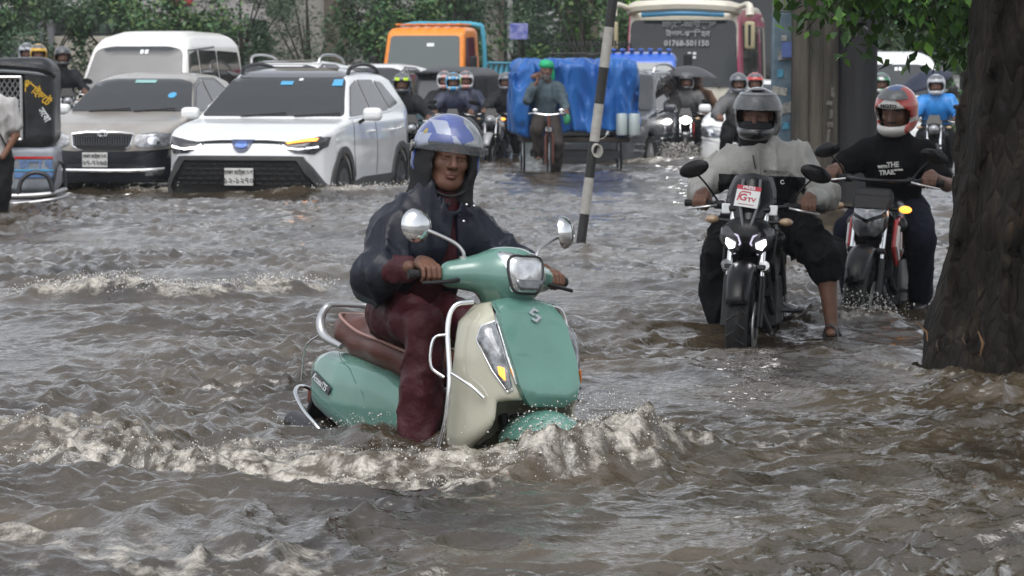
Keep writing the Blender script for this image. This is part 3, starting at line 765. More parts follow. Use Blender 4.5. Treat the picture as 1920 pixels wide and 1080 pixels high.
# ---------------------------------------------------------------- vans, coaches, trucks
def van(name, label, locn, rz, paint, H=2.1, L=4.5, W=.84, glass=GLS, nose=.55, cat='van'):
    t = thing(name, label, cat, locn, rz)
    f = -L / 2
    side = [(f + .05, .22), (f, .45), (f + .02, .75), (f + .12, .98), (f + nose, 1.12), (f + nose + .25, 1.3), (f + nose + .68, H - .28), (f + nose + .95, H - .12), (f + nose + 1.4, H - .02), (0.3, H), (L / 2 - .4, H - .02), (L / 2 - .12, H - .18), (L / 2, 1.1), (L / 2, .45), (L / 2 - .08, .22)]
    plan = [(f - .02, W * .6), (f + .1, W * .85), (f + .4, W * .98), (0, W), (L / 2 - .2, W * .98), (L / 2 + .02, W * .8)]
    front = [(W * .93, .18), (W, .5), (W * 1.01, .95), (W * .97, 1.15), (W * .84, H - .25), (W * .76, H - .1), (W * .5, H + .02), (W * .2, H + .03)]
    b = shell('body', side, plan, front, paint, t, 0.035, 0.07, (f + .75, L / 2 - .85), .36, W)
    B = Body(b)
    B.patch('windshield', [(-W * .90, 1.17), (W * .90, 1.17), (W * .76, H - .30), (W * .5, H - .25), (-W * .5, H - .25), (-W * .76, H - .30)], 'F', glass, t, .008, rnd=.08, rings=6)
    y0 = f + nose + .35
    for sgn, v in ((1, 'L'), (-1, 'R')):
        B.patch('window', [(y0, 1.18), (y0 + .38, H - .35), (y0 + .75, H - .30), (y0 + .78, 1.18)], v, GLT, t, .008, rnd=.05)
        B.patch('window', [(y0 + .86, 1.18), (y0 + .84, H - .30), (y0 + 1.75, H - .30), (y0 + 1.75, 1.18)], v, GLT, t, .008, rnd=.05)
        B.patch('window', [(y0 + 1.83, 1.18), (y0 + 1.83, H - .30), (L / 2 - .32, H - .32), (L / 2 - .22, 1.2)], v, GLT, t, .008, rnd=.05)
        B.strip('rain_visor', [(y0 + .05, 1.24), (y0 + .36, H - .31), (y0 + 1.75, H - .25)], .05, v, mat('smoked_visor', (.10, .10, .10), .25), t)
        mirror(t, (sgn * (W + .14), y0 - .05, 1.22), (.10, .06, .13), BLK, sgn, (sgn * W * .96, y0, 1.12))
        hl = B.patch('headlight', [(sgn * x, z) for x, z in [(W * .5, .88), (W * .5, .74), (W * .9, .72), (W * .92, .9)]], 'F', LENS, t, .01, .03, rnd=.03)
    B.patch('grille', [(-W * .45, .86), (W * .45, .86), (W * .42, .72), (-W * .42, .72)], 'F', BLK, t, .008, .02, rnd=.03)
    B.patch('bumper', [(-W * .9, .25), (W * .9, .25), (W * .95, .58), (-W * .95, .58)], 'F', paint, t, .03, .05, rnd=.05)
    for x0 in (.02, .09): B.patch('sticker', [(x0, H - .36), (x0 + .05, H - .36), (x0 + .05, H - .30), (x0, H - .30)], 'F', STK, t, .012, .004, rings=1)
    for yy in (f + .75, L / 2 - .85):
        for sgn in (1, -1): wheel(t, (sgn * (W - .1), yy, .32), .32, .2, ALU, 6)
    q = MB(); q.tube([B.hit(-.5, 1.16, 'F')[0] + V(0, -.03, 0), B.hit(.1, 1.2, 'F')[0] + V(0, -.03, .02)], .012, 5); q.build('wiper', BLK, t)
    return t
CREAMW = mat('old_white_paint', (0.76, 0.75, 0.71), 0.3, var=0.05, coat=0.5)
van('minivan', 'white minivan with tall roof behind the beige sedan', (-5.28, 44.6, -0.2), rad(-10), CREAMW, 2.2, 4.2, .86)
van('minivan', 'white minivan behind the rider in the black printed shirt', (6.75, 53.5, -0.2), rad(-4), WHT, 1.95, 4.6, .88)

def coach(name, label, locn, rz, paint, H, W, L, accents, detail=True):
    t = thing(name, label, 'bus', locn, rz)
    f = -L / 2
    side = [(f + .1, .3), (f, .6), (f, 1.2), (f + .06, 1.6), (f + .30, H - .3), (f + .5, H - .06), (f + 1, H), (L / 2 - .3, H), (L / 2, H - .3), (L / 2, .3)]
    plan = [(f - .03, W * .55), (f + .05, W * .86), (f + .3, W), (L / 2, W)]
    front = [(W * .97, .25), (W, .6), (W, 1.5), (W * .95, H - .3), (W * .86, H - .05), (W * .5, H + .03)]
    b = shell('body', side, plan, front, paint, t, .06, .08, (f + 1.7, L / 2 - 2.0), .52, W, arch_z=.45)
    B = Body(b)
    ws = B.patch('windshield', [(-W * .93, 1.28), (W * .93, 1.28), (W * .90, H - .42), (-W * .90, H - .42)], 'F', mat('bus_glass', (.012, .015, .017), .04, spec=.5, ior=1.5, bump=.15, bscale=3), t, .03, rnd=.12, rings=8)
    side_w = accents['side']
    for sgn, v in ((1, 'L'), (-1, 'R')):
        n = int((L - 1.6) / 1.35)
        for i in range(n):
            y = f + 1.0 + i * 1.35
            B.patch('window', [(y, 1.35), (y, H - .5), (y + 1.25, H - .5), (y + 1.25, 1.35)], v, GLT, t, .012, rnd=.06, step=.2)
        B.patch('side_panel', [(f + .15, .45), (f + .15, 1.3), (f + .9, H - .25), (L / 2 - .1, H - .25), (L / 2 - .1, H - .45), (f + 1.0, H - .45), (f + .95, 1.3), (f + 2.6, 1.25), (f + 1.6, .45)], v, side_w, t, .008, .02, step=.2, rings=1) if False else None
        pil = B.patch('pillar_panel', [(f + .12, .5), (f + .12, 1.3), (f + .34, H - .2), (f + .95, H - .2), (f + .92, 1.3), (f + 1.0, .9)], v, side_w, t, .010, .02, step=.15, rnd=.05)
        B.patch('swoosh', [(f + 1.02, 1.30), (f + 3.6, 1.30), (f + 2.6, 1.05), (f + 1.5, .95), (f + 1.02, .6)], v, side_w, t, .011, .02, step=.15, rings=3)
        B.patch('cornice', [(f + .6, H - .47), (f + .6, H - .2), (L / 2 - .2, H - .2), (L / 2 - .2, H - .47)], v, side_w, t, .011, .02, step=.2, rings=2)
        mm = MB(); mm.tube(spline([(sgn * W * .86, f + .25, H - .22), (sgn * (W + .16), f - .12, H - .12), (sgn * (W + .2), f - .22, H - .34)], 6), [.05, .06, .09], 8)
        mo = mm.build('side_mirror', accents['visor'], t)
        mm = MB(); mm.box((sgn * (W + .2), f - .2, H - .72), (.20, .14, .55)); mm.build('mirror_housing', mat('mirror_khaki', (.38, .33, .2), .5), mo, bevel=.05)
        mm = MB(); mm.box((sgn * (W + .2), f - .275, H - .72), (.05, .02, .4)); mm.build('mirror_mark', BLK, mo)
        B.patch('headlight', [(sgn * x, z) for x, z in [(W * .5, .92), (W * .5, .72), (W * .88, .72), (W * .92, .96)]], 'F', LENS, t, .014, .03, rnd=.05)
    vz = MB(); secs = []
    vz.tube(spline([(-W * .92, f + .38, H - .22), (-W * .75, f - .02, H - .16), (0, f - .10, H - .12), (W * .75, f - .02, H - .16), (W * .92, f + .38, H - .22)], 6), .11, 8, sq=(1, 1.1))
    vz.build('sun_visor', accents['visor'], t)
    vz = MB(); vz.tube(spline([(-W * .70, f - .03, H - .31), (0, f - .10, H - .28), (W * .72, f - .03, H - .31)], 6), .055, 8)
    vz.build('visor_stripe', accents['stripe'], t)
    B.patch('bumper', [(-W * .9, .35), (W * .9, .35), (W * .95, .68), (-W * .95, .68)], 'F', accents['visor'], t, .05, .08, rnd=.08)
    B.patch('front_stripe', [(-W * .93, .95), (0, 1.02), (W * .93, .95), (W * .93, .86), (0, .93), (-W * .93, .86)], 'F', accents['low'], t, .014, .02, rings=2)
    q = MB(); q.tube([B.hit(.05, 1.85, 'F')[0] + V(0, -.03, 0), B.hit(-.25, 1.26, 'F')[0] + V(0, -.05, 0)], .018, 5); q.tube([B.hit(.05, 1.85, 'F')[0] + V(0, -.03, 0), B.hit(.75, 1.26, 'F')[0] + V(0, -.05, 0)], .018, 5)
    q.build('wiper', BLK, t)
    if detail:
        hp = B.hit(0, H - .56, 'F')[0]; hb = B.hit(0, H - 1.1, 'F')[0]
        upv = (hp - hb)
        for i, (tx, sz, dx) in enumerate((('মায়ের-আশীর্বাদ', .16, .12), ('ঈগল-পরিবহন', .16, .1), ('01768-501150', .16, .08))):
            c = hp + upv.normalized() * (.06 - .19 * i) + V(dx, -.13, 0)
            text_mesh('lettering', tx, sz, mat('faded_white_paint', (.33, .34, .34), .6), ws, frame(c, (1, 0, 0), upv), width=.95, bold=.004)
        for i in range(2):
            for j in range(2):
                s = MB(); s.box(hp + upv.normalized() * (-.52 - .08 * j) + V(.14 + .1 * i, -.10, 0), (.06, .02, .05)); s.build('sticker', STK, ws)
    return t
BUSW = mat('bus_cream', (0.62, 0.58, 0.48), 0.35, var=0.06, coat=0.4)
MAG = mat('bus_magenta', (0.50, 0.035, 0.13), 0.3, coat=0.5, var=0.1)
BLU = mat('bus_blue', (0.05, 0.28, 0.5), 0.3, coat=0.4)
coach('bus', 'cream fronted bus with blue visor stripe and painted windscreen lettering', (3.90, 62.3, -0.2), rad(-9), BUSW, 3.0, 1.14, 7.2, dict(side=MAG, visor=BUSW, stripe=BLU, low=mat('bus_navy', (.05, .07, .2), .3)))
coach('bus', 'tall magenta and white coach behind the cream fronted bus', (6.3, 75.0, -0.2), rad(-9), mat('bus_white', (.62, .6, .6), .3, var=.05, coat=.4), 3.75, 1.28, 10.0, dict(side=MAG, visor=BUSW, stripe=MAG, low=MAG), False)

def truck(name, label, locn, rz, cabm, bedm, H=2.45, W=.90, bed=True, roofrack=False):
    t = thing(name, label, 'truck', locn, rz)
    f = -2.6
    side = [(f + .02, .4), (f, .9), (f + .04, 1.25), (f + .22, 1.32), (f + .50, H - .16), (f + .68, H - .04), (f + 1.0, H), (f + 1.52, H - .02), (f + 1.6, H - .12), (f + 1.6, .4)]
    plan = [(f - .02, W * .7), (f + .1, W * .93), (f + .35, W), (f + 1.65, W)]
    front = [(W * .97, .35), (W, .9), (W * .98, 1.3), (W * .9, H - .1), (W * .82, H), (W * .4, H + .05)]
    b = shell('cab', side, plan, front, cabm, t, .035, .06, (f + .75,), .42, W, arch_z=.4)
    B = Body(b)
    B.patch('windshield', [(-W * .87, 1.36), (W * .87, 1.36), (W * .80, H - .20), (-W * .80, H - .20)], 'F', mat('hazy_glass', (.10, .12, .12), .08, spec=.6), t, .01, rnd=.08)
    for sgn, v in ((1, 'L'), (-1, 'R')):
        B.patch('window', [(f + .36, 1.38), (f + .60, H - .24), (f + 1.22, H - .22), (f + 1.22, 1.38)], v, GLT, t, .01, rnd=.05)
        B.strip('door_gap', [(f + 1.32, H - .2), (f + 1.34, 1.0), (f + 1.3, .5)], .014, v, SEAM, t)
        B.patch('headlight', [(sgn * x, z) for x, z in [(W * .55, .85), (W * .55, .65), (W * .88, .65), (W * .88, .85)]], 'F', LENS, t, .012, .03, rnd=.04)
        mirror(t, (sgn * (W + .16), f + .28, 1.75), (.09, .05, .17), BLK, sgn, (sgn * W * .95, f + .4, 1.5))
    B.patch('grille', [(-W * .5, 1.12), (W * .5, 1.12), (W * .5, .92), (-W * .5, .92)], 'F', BLK, t, .012, .03, rnd=.03)
    q = MB()
    for i in range(-3, 4): q.box((i * W * .24, f + 1.1, H + .035), (.07, .9, .04))
    q.build('roof_rib', cabm, t, bevel=.01)
    B.patch('sticker', [(.05, H - .42), (.2, H - .42), (.2, H - .35), (.05, H - .35)], 'F', STK, t, .014, .004, rings=1)
    q = MB(); q.tube([B.hit(-.5, 1.34, 'F')[0] + V(0, -.03, 0), B.hit(.1, 1.42, 'F')[0] + V(0, -.03, 0)], .014, 5); q.build('wiper', BLK, t)
    if bed:
        q = MB(); q.tube(spline([(-W * .95, f + 1.78, .7), (-W * .96, f + 1.78, H - .2), (-W * .8, f + 1.76, H + .04), (0, f + 1.76, H + .06), (W * .8, f + 1.76, H + .04), (W * .98, f + 1.78, H - .2), (W * 1.02, f + 1.82, .7)], 5), .05, 8)
        q.build('headboard_hoop', bedm, t)
        q = MB(); q.box((0, f + 3.6, .85), (W * 2.1, 3.6, .12)); q.build('bed_floor', bedm, t)
        for sgn in (1, -1):
            x = sgn * W * 1.05
            q = MB(); q.box((x, f + 3.6, 1.15), (.05, 3.6, .42)); q.build('side_board', bedm, t, bevel=.01)
            q = MB(); q.tube([(x, f + 1.85, 1.75), (x, f + 5.3, 1.75)], .035, 6); q.build('side_rail', bedm, t)
            for i in range(8):
                y = f + 1.95 + i * .46
                q = MB(); q.tube([(x, y, 1.36), (x, y + .22, 1.75), (x, y + .44, 1.36)], .026, 6); q.build('side_brace', bedm, t)
    for yy in (f + .75, 1.4):
        for sgn in (1, -1): wheel(t, (sgn * (W - .12), yy, .4), .40, .24, DKM, 6)
    q = MB(); q.box((0, .1, .55), (.7, 5.0, .16)); q.build('chassis', DKM, t)
    return t
ORG = mat('orange_cab_paint', (0.78, 0.24, 0.015), 0.35, var=0.08, coat=0.4)
SKY = mat('sky_blue_truck_paint', (0.07, 0.36, 0.50), 0.4, var=0.15, vscale=4)
truck('truck', 'orange cab truck with sky blue open cargo bed', (-1.25, 63.0, -0.2), rad(-14), ORG, SKY, 2.5, .90)
truck('pickup_truck', 'blue roofed pickup truck behind the blue tarpaulin cargo tricycle', (2.42, 54.4, -0.2), rad(-5), mat('blue_cab_paint', (.03, .12, .5), .3, coat=.5, var=.1), mat('blue_bed_paint', (.03, .1, .35), .4), 1.93, .68, bed=False)
# ---------------------------------------------------------------- people
SKIN = mat('brown_skin', (0.17, 0.078, 0.045), 0.48, var=0.14, vscale=28, bump=0.15, bscale=160, sss=0.05)
SKIND = mat('dark_brown_skin', (0.135, 0.066, 0.042), 0.5, var=0.14, vscale=28, bump=0.15, bscale=160, sss=0.05)
LIP = mat('lips', (0.13, 0.05, 0.04), 0.45)
HAIR = mat('black_hair', (0.012, 0.011, 0.011), 0.55, bump=0.5, bscale=220)
GHAIR = mat('grey_beard', (0.10, 0.095, 0.09), 0.7, bump=0.5, bscale=200)
EYEW = mat('shaded_eye_white', (0.20, 0.17, 0.15), 0.3)  # eye white darkened, the brow's shade is put into the colour
EYEB = mat('eye_iris', (0.012, 0.008, 0.006), 0.1)
NAIL = mat('finger_nail', (0.30, 0.17, 0.12), 0.3)
def folds(P, a, seed):
    n1 = wr([P[0], P[1], P[2] * .4], 17, seed); n2 = wr([P[0] * .7 + P[2] * .4, P[1], P[2] * .6 - P[0] * .3], 34, seed + 1); n0 = wr(P, 9, seed + 2)
    rg = lambda n, k: np.clip(1 - np.abs(n) * k, 0, 1) ** 1.4
    return -a * 2.4 * (rg(n1, 2.3) - .15) - a * 1.3 * (rg(n2, 2.3) - .15) + n0 * a * .8
def head_fn(P, beard=0):
    d = ellip(P, (0, .012, .03), (.077, .095, .085))
    d = smin(d, ellip(P, (0, -.024, -.03), (.061, .068, .088)), .03)
    d = smin(d, cone(P, (0, -.035, -.085), (0, -.062, -.103), .037, .022), .03)
    for s in (-1, 1):
        d = smin(d, ellip(P, (s * .042, -.052, -.022), (.023, .026, .022)), .02)
        d = smin(d, ellip(P, (s * .079, .008, -.004), (.009, .020, .031)), .008)
        d = smin(d, cone(P, (s * .055, .0, -.06), (s * .03, -.05, -.095), .02, .018), .03)
    d = smin(d, cone(P, (-.038, -.079, .026), (.038, -.079, .026), .010, .010), .018)
    for s in (-1, 1): d = smax(d, -ellip(P, (s * .032, -.098, .006), (.020, .020, .012)), .012)
    d = smin(d, cone(P, (0, -.088, .016), (0, -.109, -.028), .0075, .0135), .012)
    for s in (-1, 1): d = smin(d, ellip(P, (s * .0135, -.096, -.032), (.0095, .011, .008)), .007)
    d = smin(d, ellip(P, (0, -.088, -.060), (.023, .0105, .0062)), .006)
    d = smin(d, ellip(P, (0, -.086, -.071), (.020, .0105, .0070)), .006)
    d = smax(d, -ellip(P, (0, -.100, -.0655), (.022, .007, .0014)), .003)
    for s in (-1, 1): d = np.minimum(d, ellip(P, (s * .032, -.0745, .006), (.0125, .0125, .0125)))
    for s in (-1, 1): d = smin(d, cone(P, (s * .045, -.081, .0125), (s * .019, -.0885, .0125), .0058, .0058), .004); d = smin(d, cone(P, (s * .044, -.081, -.001), (s * .020, -.087, -.002), .0035, .0035), .004)
    if beard: d = smin(d, ellip(P, (0, -.055, -.098), (.05, .042, .03 + .02 * beard)), .02)
    return d
def head_mat(c, beard=0, mustache=True):
    x, y, z = c[:, 0], c[:, 1], c[:, 2]; m = np.zeros(len(c), int)
    m[(z > .055) & (y > -.085) | (y > .03) & (z > -.06) & (np.abs(x) < .08)] = 1
    br = (np.abs(z - .030 - .002 * np.sin(np.abs(x) * 80)) < .0055) & (np.abs(x) > .012) & (np.abs(x) < .052) & (y < -.06); m[br] = 1
    lip = (np.abs(x) < .022) & (z < -.055) & (z > -.077) & (y < -.088); m[lip] = 2
    for s in (-1, 1):
        e = (x - s * .032) ** 2 + (z - .006) ** 2; r = np.sqrt((x - s * .032) ** 2 + (y + .0745) ** 2 + (z - .006) ** 2)
        m[(r < .0133) & (y < -.078)] = 3
        m[(r < .0133) & (y < -.078) & (e < .0055 ** 2)] = 4
    if mustache: m[(np.abs(x) < .027) & (z > -.0545) & (z < -.042) & (y < -.083)] = 1
    if beard: m[(z < -.045 - .02 * (np.abs(x) < .02)) & (y < .0) & ~lip & ~((np.abs(x) < .03) & (z > -.085) & (y < -.085) & (beard < 1)) | (np.abs(x) > .052) & (z < -.02) & (y < .0) & (y > -.05)] = 1
    return m
def grip_frame(g, bdir, wrist):
    x = Vector(bdir).normalized(); y = Vector(wrist) - Vector(g); y = (y - x * y.dot(x)).normalized(); z = x.cross(y)
    if z.z < 0: z = -z; x = -x
    return Matrix((x, y, z)).transposed(), Vector(g)
def hand_fn(P, side):
    d = rbox(P, (0, .036, .026), (.041, .040, .014), .012)
    d = smin(d, cone(P, (0, .06, .022), (0, .10, .018), .030, .027), .02)
    for i, x in enumerate((-.0325, -.0110, .0105, .0310)):
        ln = (.9, 1.0, .97, .84)[i if side > 0 else 3 - i]; r = .0098 if ln > .88 else .0088
        pts = [(x, .008, .029), (x, -.024 * ln, .029 * ln), (x * .97, -.036 * ln, .000), (x * .95, -.016, -.026 * ln)]
        f_ = np.minimum(np.minimum(cone(P, pts[0], pts[1], r * 1.12, r), cone(P, pts[1], pts[2], r * 1.04, r * .94)), cone(P, pts[2], pts[3], r * .95, r * .8))
        d = smin(d, f_, .0045)
    sx = -side
    th = np.minimum(cone(P, (sx * .036, .05, .014), (sx * .050, .014, -.006), .0145, .0115), cone(P, (sx * .050, .014, -.006), (sx * .036, -.018, -.022), .0112, .0085))
    return smin(d, th, .010)
def join(parts):
    vs = []; fs = []; ms = []; o = 0
    for v, f, m in parts:
        vs.append(v); fs.append(f + o); ms.append(m); o += len(v)
    return np.concatenate(vs), np.concatenate(fs), np.concatenate(ms)
def bbox(pts, pad):
    p = np.array([tuple(q) for q in pts]); return p.min(0) - pad, p.max(0) + pad

def person(label, locn, rz, J, top, legs, ry=0.0, skin=None, res=.014, sleeve=1.0, fat=1.0, beard=0, mustache=True, group=None, shoe=None, bare_shin=False,
           hands=True, legs_on=True, fold=.009, hres=.006, hair=None, collar=True, name='person', cuff=None, topfn=None, loose=1.0, pant_loose=1.0, tmfn=None):
    t = thing(name, label, 'person', locn, rz, group, ry=ry)
    skin = skin or SKIN
    g = lambda k: [Vector(a) for a in J[k]]
    pel, chest, neck, head = Vector(J['pel']), Vector(J['chest']), Vector(J['neck']), Vector(J['head'])
    sh, el, wri, hip, kn, an, toe = g('sh'), g('el'), g('wr'), g('hip'), g('kn'), g('an'), g('toe')
    parts = []
    # head
    Rh = np.array(rotm(*J.get('hr', (0, 0, 0))))
    v, f_ = sdf_arr(lambda P: head_fn(P, beard), (-.10, -.13, -.16), (.10, .13, .13), hres)
    mi = head_mat(v[f_].mean(1), beard, mustache)
    parts.append((v @ Rh.T + np.array(head), f_, mi))
    # trunk, neck, arms, legs as one skin surface
    hb = head + Vector(Rh @ np.array((0, .02, -.06)))
    def bfn(P):
        d = cone(P, neck, hb, .056, .050)
        d = smin(d, cone(P, pel, chest, .12 * fat, .125 * fat, (1, .8, 1)), .05)
        d = smin(d, cone(P, chest, neck, .10, .05), .06)
        for s in (0, 1):
            d = smin(d, cone(P, sh[s], el[s], .050, .040), .03); d = smin(d, cone(P, el[s], wri[s], .041, .027), .02)
            if legs_on:
                d = smin(d, cone(P, hip[s], kn[s], .08, .052), .03); d = smin(d, cone(P, kn[s], kn[s].lerp(an[s], .35), .052, .054), .02)
                d = smin(d, cone(P, kn[s].lerp(an[s], .35), an[s], .052, .034), .02)
                fd = (toe[s] - an[s])
                d = smin(d, cone(P, an[s] + V(0, .02, -.03), toe[s], .034, .026, (1, 1, .8)), .025)
        return d
    lo, hi = bbox([pel, chest, neck, hb] + sh + el + wri + (hip + kn + an + toe if legs_on else []), .16)
    v, f_ = sdf_arr(bfn, lo, hi, max(res, .014)); parts.append((v, f_, np.zeros(len(f_), int)))
    for s in (0, 1):
        gr = J.get('grip')
        if hands and gr and gr[s] is not None:
            M, o = grip_frame(gr[s], J['bar'][s], wri[s])
            sd_ = (1 if s == 1 else -1) * (1 if (M.col[0].dot(Vector(J['bar'][s])) > 0) else -1) * 1
            v, f_ = sdf_arr(lambda P: hand_fn(P, 1 if (s == 1) else -1), (-.085, -.07, -.06), (.085, .14, .075), min(hres, .006))
            parts.append((v @ np.array(M).T + np.array(o), f_, np.zeros(len(f_), int)))
    v, f_, m_ = join(parts)
    body = mesh_obj('body', v, f_, [skin, hair or HAIR, LIP, EYEW, EYEB], t, True, None, m_)
    # upper garment
    def tfn(P):
        fo = folds(P, fold, 3)
        d = cone(P, pel + V(0, 0, -.02), chest, .165 * fat * loose, .168 * fat * loose, (1, .78, 1))
        d = smin(d, cone(P, sh[0].lerp(sh[1], .12), sh[1].lerp(sh[0], .12), .078 * loose, .078 * loose), .09)
        d = smin(d, cone(P, chest, neck, .13, .075), .06)
        for s in (0, 1):
            we = el[s].lerp(wri[s], min(.88, max(0, (sleeve - .5) * 2)))
            if sleeve >= .5:
                d = smin(d, cone(P, sh[s], el[s], .078 * loose, .062 * loose), .05)
                d = smin(d, cone(P, el[s], we, .062 * loose, .050 * loose), .02)
            else:
                d = smin(d, cone(P, sh[s], sh[s].lerp(el[s], sleeve * 1.7), .075, .066), .05)
        if collar:
            d = smin(d, cone(P, neck + V(0, .0, -.03), neck.lerp(hb, .45), .076, .072), .02)
            d = smax(d, -cone(P, neck + V(0, -.01, .0), hb, .062, .066), .01)
        if topfn: d = topfn(P, d)
        return d + fo
    lo, hi = bbox([pel + V(0, 0, -.02), chest, neck, hb] + sh + el + wri, .26 * loose)
    sdf_obj('jacket' if sleeve > .6 else 'shirt', tfn, lo, hi, res, top, t, mfn=tmfn)
    if legs_on:
        def lfn(P):
            fo = folds(P, fold, 8)
            d = cone(P, pel + V(0, .02, .06), pel + V(0, .02, -.05), .15 * fat, .15 * fat, (1, .85, 1))
            for s in (0, 1):
                d = smin(d, cone(P, hip[s], kn[s], .105 * fat * pant_loose, .082 * pant_loose), .05)
                e = an[s] + V(0, 0, .03)
                if bare_shin is not False and s in bare_shin: e = kn[s].lerp(an[s], .18)
                d = smin(d, cone(P, kn[s], e, .082 * pant_loose, .066 * pant_loose), .03)
            return d + fo
        lo, hi = bbox([pel] + hip + kn + an, .24)
        sdf_obj('trousers', lfn, lo, hi, res, legs, t)
        if shoe:
            for s in (0, 1):
                fd = toe[s] - an[s]
                def sfn(P):
                    d = cone(P, an[s] + V(0, .035, -.035), toe[s] + V(0, 0, -.005), .048, .042, (1, 1, .85))
                    return smin(d, cone(P, an[s] + V(0, .01, .02), an[s] + V(0, .02, -.03), .05, .05), .02)
                lo, hi = bbox([an[s], toe[s]], .12)
                sdf_obj('shoe', sfn, lo, hi, .012, shoe, t)
    return t, Matrix.Translation(head) @ Matrix(np.array(Rh).tolist()).to_4x4()

def place(o, M):
    o.data.transform(M); return o
def visor_patch(name, r, az, el0, el1, c, m, parent, M, tilt=0, n=(22, 8), th=.003):
    """a curved visor sheet, part of an ellipsoid round the head"""
    mb = MB(); vs = []; K = []
    T = rotm(tilt, 0, 0)
    for k, e in enumerate((0, -th)):
        for j in range(n[1] + 1):
            el_ = rad(el0 + (el1 - el0) * j / n[1])
            for i in range(n[0] + 1):
                a = rad(-az + 2 * az * i / n[0])
                v = Vector(((r[0] + e) * math.sin(a) * math.cos(el_), -(r[1] + e) * math.cos(a) * math.cos(el_), (r[2] + e) * math.sin(el_)))
                vs.append(T @ v + Vector(c))
    W_, Hn = n[0] + 1, n[1] + 1; fs = []
    for j in range(n[1]):
        for i in range(n[0]):
            a = j * W_ + i; fs.append((a, a + 1, a + 1 + W_, a + W_)); b = a + W_ * Hn; fs.append((b, b + W_, b + W_ + 1, b + 1))
    for i in range(n[0]):
        for a in (i, n[1] * W_ + i): fs.append((a, a + 1, a + 1 + W_ * Hn, a + W_ * Hn))
    for j in range(n[1]):
        for a in (j * W_, j * W_ + n[0]): fs.append((a, a + W_, a + W_ + W_ * Hn, a + W_ * Hn))
    mb.add(vs, fs); o = mb.build(name, m, parent, sharp=60); return place(o, M)
LINER = mat('helmet_liner', (0.012, 0.012, 0.013), 0.85)
VIS = mat('wet_clear_visor', (0.30, 0.32, 0.34), 0.05, alpha=0.13, bump=0.5, bscale=120)
VISD = mat('smoked_visor_wet', (0.16, 0.17, 0.18), 0.10, alpha=0.75, bump=0.9, bscale=150, coat=1.0)
def full_helmet(t, M, mats, mfn, visor=None, vtilt=0, res=.009, vel=(-22, 26), mouth=True):
    """full-face helmet shell with an eye opening, chin bar and liner"""
    def fn(P):
        o = ellip(P, (0, .012, .025), (.128, .148, .132))
        o = smin(o, ellip(P, (0, -.045, -.085), (.098, .112, .062)), .04)
        o = smin(o, ellip(P, (0, .04, -.06), (.118, .10, .085)), .04)
        i = ellip(P, (0, .005, .01), (.098, .116, .112)); i = smin(i, ellip(P, (0, -.03, -.09), (.078, .088, .075)), .04)
        d = smax(o, -i, .006)
        d = smax(d, -rbox(P, (0, -.16, -.008), (.102, .14, .052), .03), .01)
        return smax(d, -(P[2] + .135), .01)
    h = sdf_obj('helmet', fn, (-.16, -.19, -.17), (.16, .19, .18), res, list(mats) + [LINER], t,
                mfn=lambda c: np.where(np.minimum(ellip(c.T, (0, .005, .01), (.106, .124, .12)), ellip(c.T, (0, -.03, -.09), (.086, .096, .083))) < 0, len(mats), mfn(c)))
    place(h, M)
    if visor: visor_patch('visor', (.132, .154, .138), 78, vel[0], vel[1], (0, .010, .022), visor, h, M, vtilt)
    return h
# ---------------------------------------------------------------- motorcycles
MATB = mat('satin_black_paint', (0.007, 0.007, 0.008), 0.25, spec=.35, var=0.2)
GRIPM = mat('grip_rubber', (0.012, 0.012, 0.012), 0.7, bump=0.4, bscale=120)
SEATM = mat('black_seat_vinyl', (0.016, 0.016, 0.017), 0.45, bump=0.2, bscale=90)
def bike_wheel(t, c, R, wd, disc=True, spokes=6, m=None):
    Q = rotm(0, 90, 0); q = MB()
    prof = []
    for k in range(9):
        a = -math.pi * .5 + math.pi * k / 8
        prof.append((R - wd * .55 + wd * .55 * math.cos(a), wd * .5 * math.sin(a)))
    prof = [(R - wd * .95, -wd * .40)] + prof + [(R - wd * .95, wd * .40)]
    q.lathe(prof, c, Q, 40)
    w_ = q.build('wheel', RUB, t)
    tr = MB()
    for i in range(44):
        a = 2 * math.pi * i / 44; sgn = 1 if i % 2 else -1
        d = Vector((0, math.cos(a), math.sin(a))); d2 = Vector((0, math.cos(a + .10), math.sin(a + .10)))
        tr.tube([Vector(c) + d * (R + .001) + V(sgn * wd * .05, 0, 0), Vector(c) + d2 * (R - wd * .16) + V(sgn * wd * .40, 0, 0)], wd * .045, 4)
    tr.build('tread', mat('tyre_tread', (.03, .03, .03), .5), w_)
    k = MB(); k.lathe([(R - wd * .92, -wd * .42), (R - wd * 1.25, -wd * .3), (R - wd * 1.25, wd * .3), (R - wd * .92, wd * .42)], c, Q, 32, closed=True)
    for i in range(spokes):
        a = 2 * math.pi * i / spokes + .2; d = Vector((0, math.cos(a), math.sin(a)))
        k.tube([Vector(c) + d * .03, Vector(c) + d * (R - wd * 1.2)], [.017, .012], 6)
    k.lathe([(.001, -wd * .6), (.045, -wd * .55), (.045, wd * .55), (.001, wd * .6)], c, Q, 14)
    k.build('rim', m or DKM, w_)
    if disc:
        k = MB(); x = wd * .62
        k.lathe([(.07, x - .003), (.135, x - .003), (.135, x + .003), (.07, x + .003)], c, Q, 28, closed=True); k.build('brake_disc', ALU, w_)
    return w_
def handle_mirror(t, base, c, s, m=None, size=(.075, .016, .045), tilt=12):
    q = MB(); q.tube(spline([base, Vector(base).lerp(Vector(c), .45) + V(s * .012, 0, .02), Vector(c) + V(0, .0, -.01)], 5), .006, 6)
    o = q.build('mirror_stalk', MATB, t)
    q = MB(); q.ell(c, size, rotm(10, tilt * s, 14 * s), 16, 8); q.build('mirror', m or MATB, o)
    return o
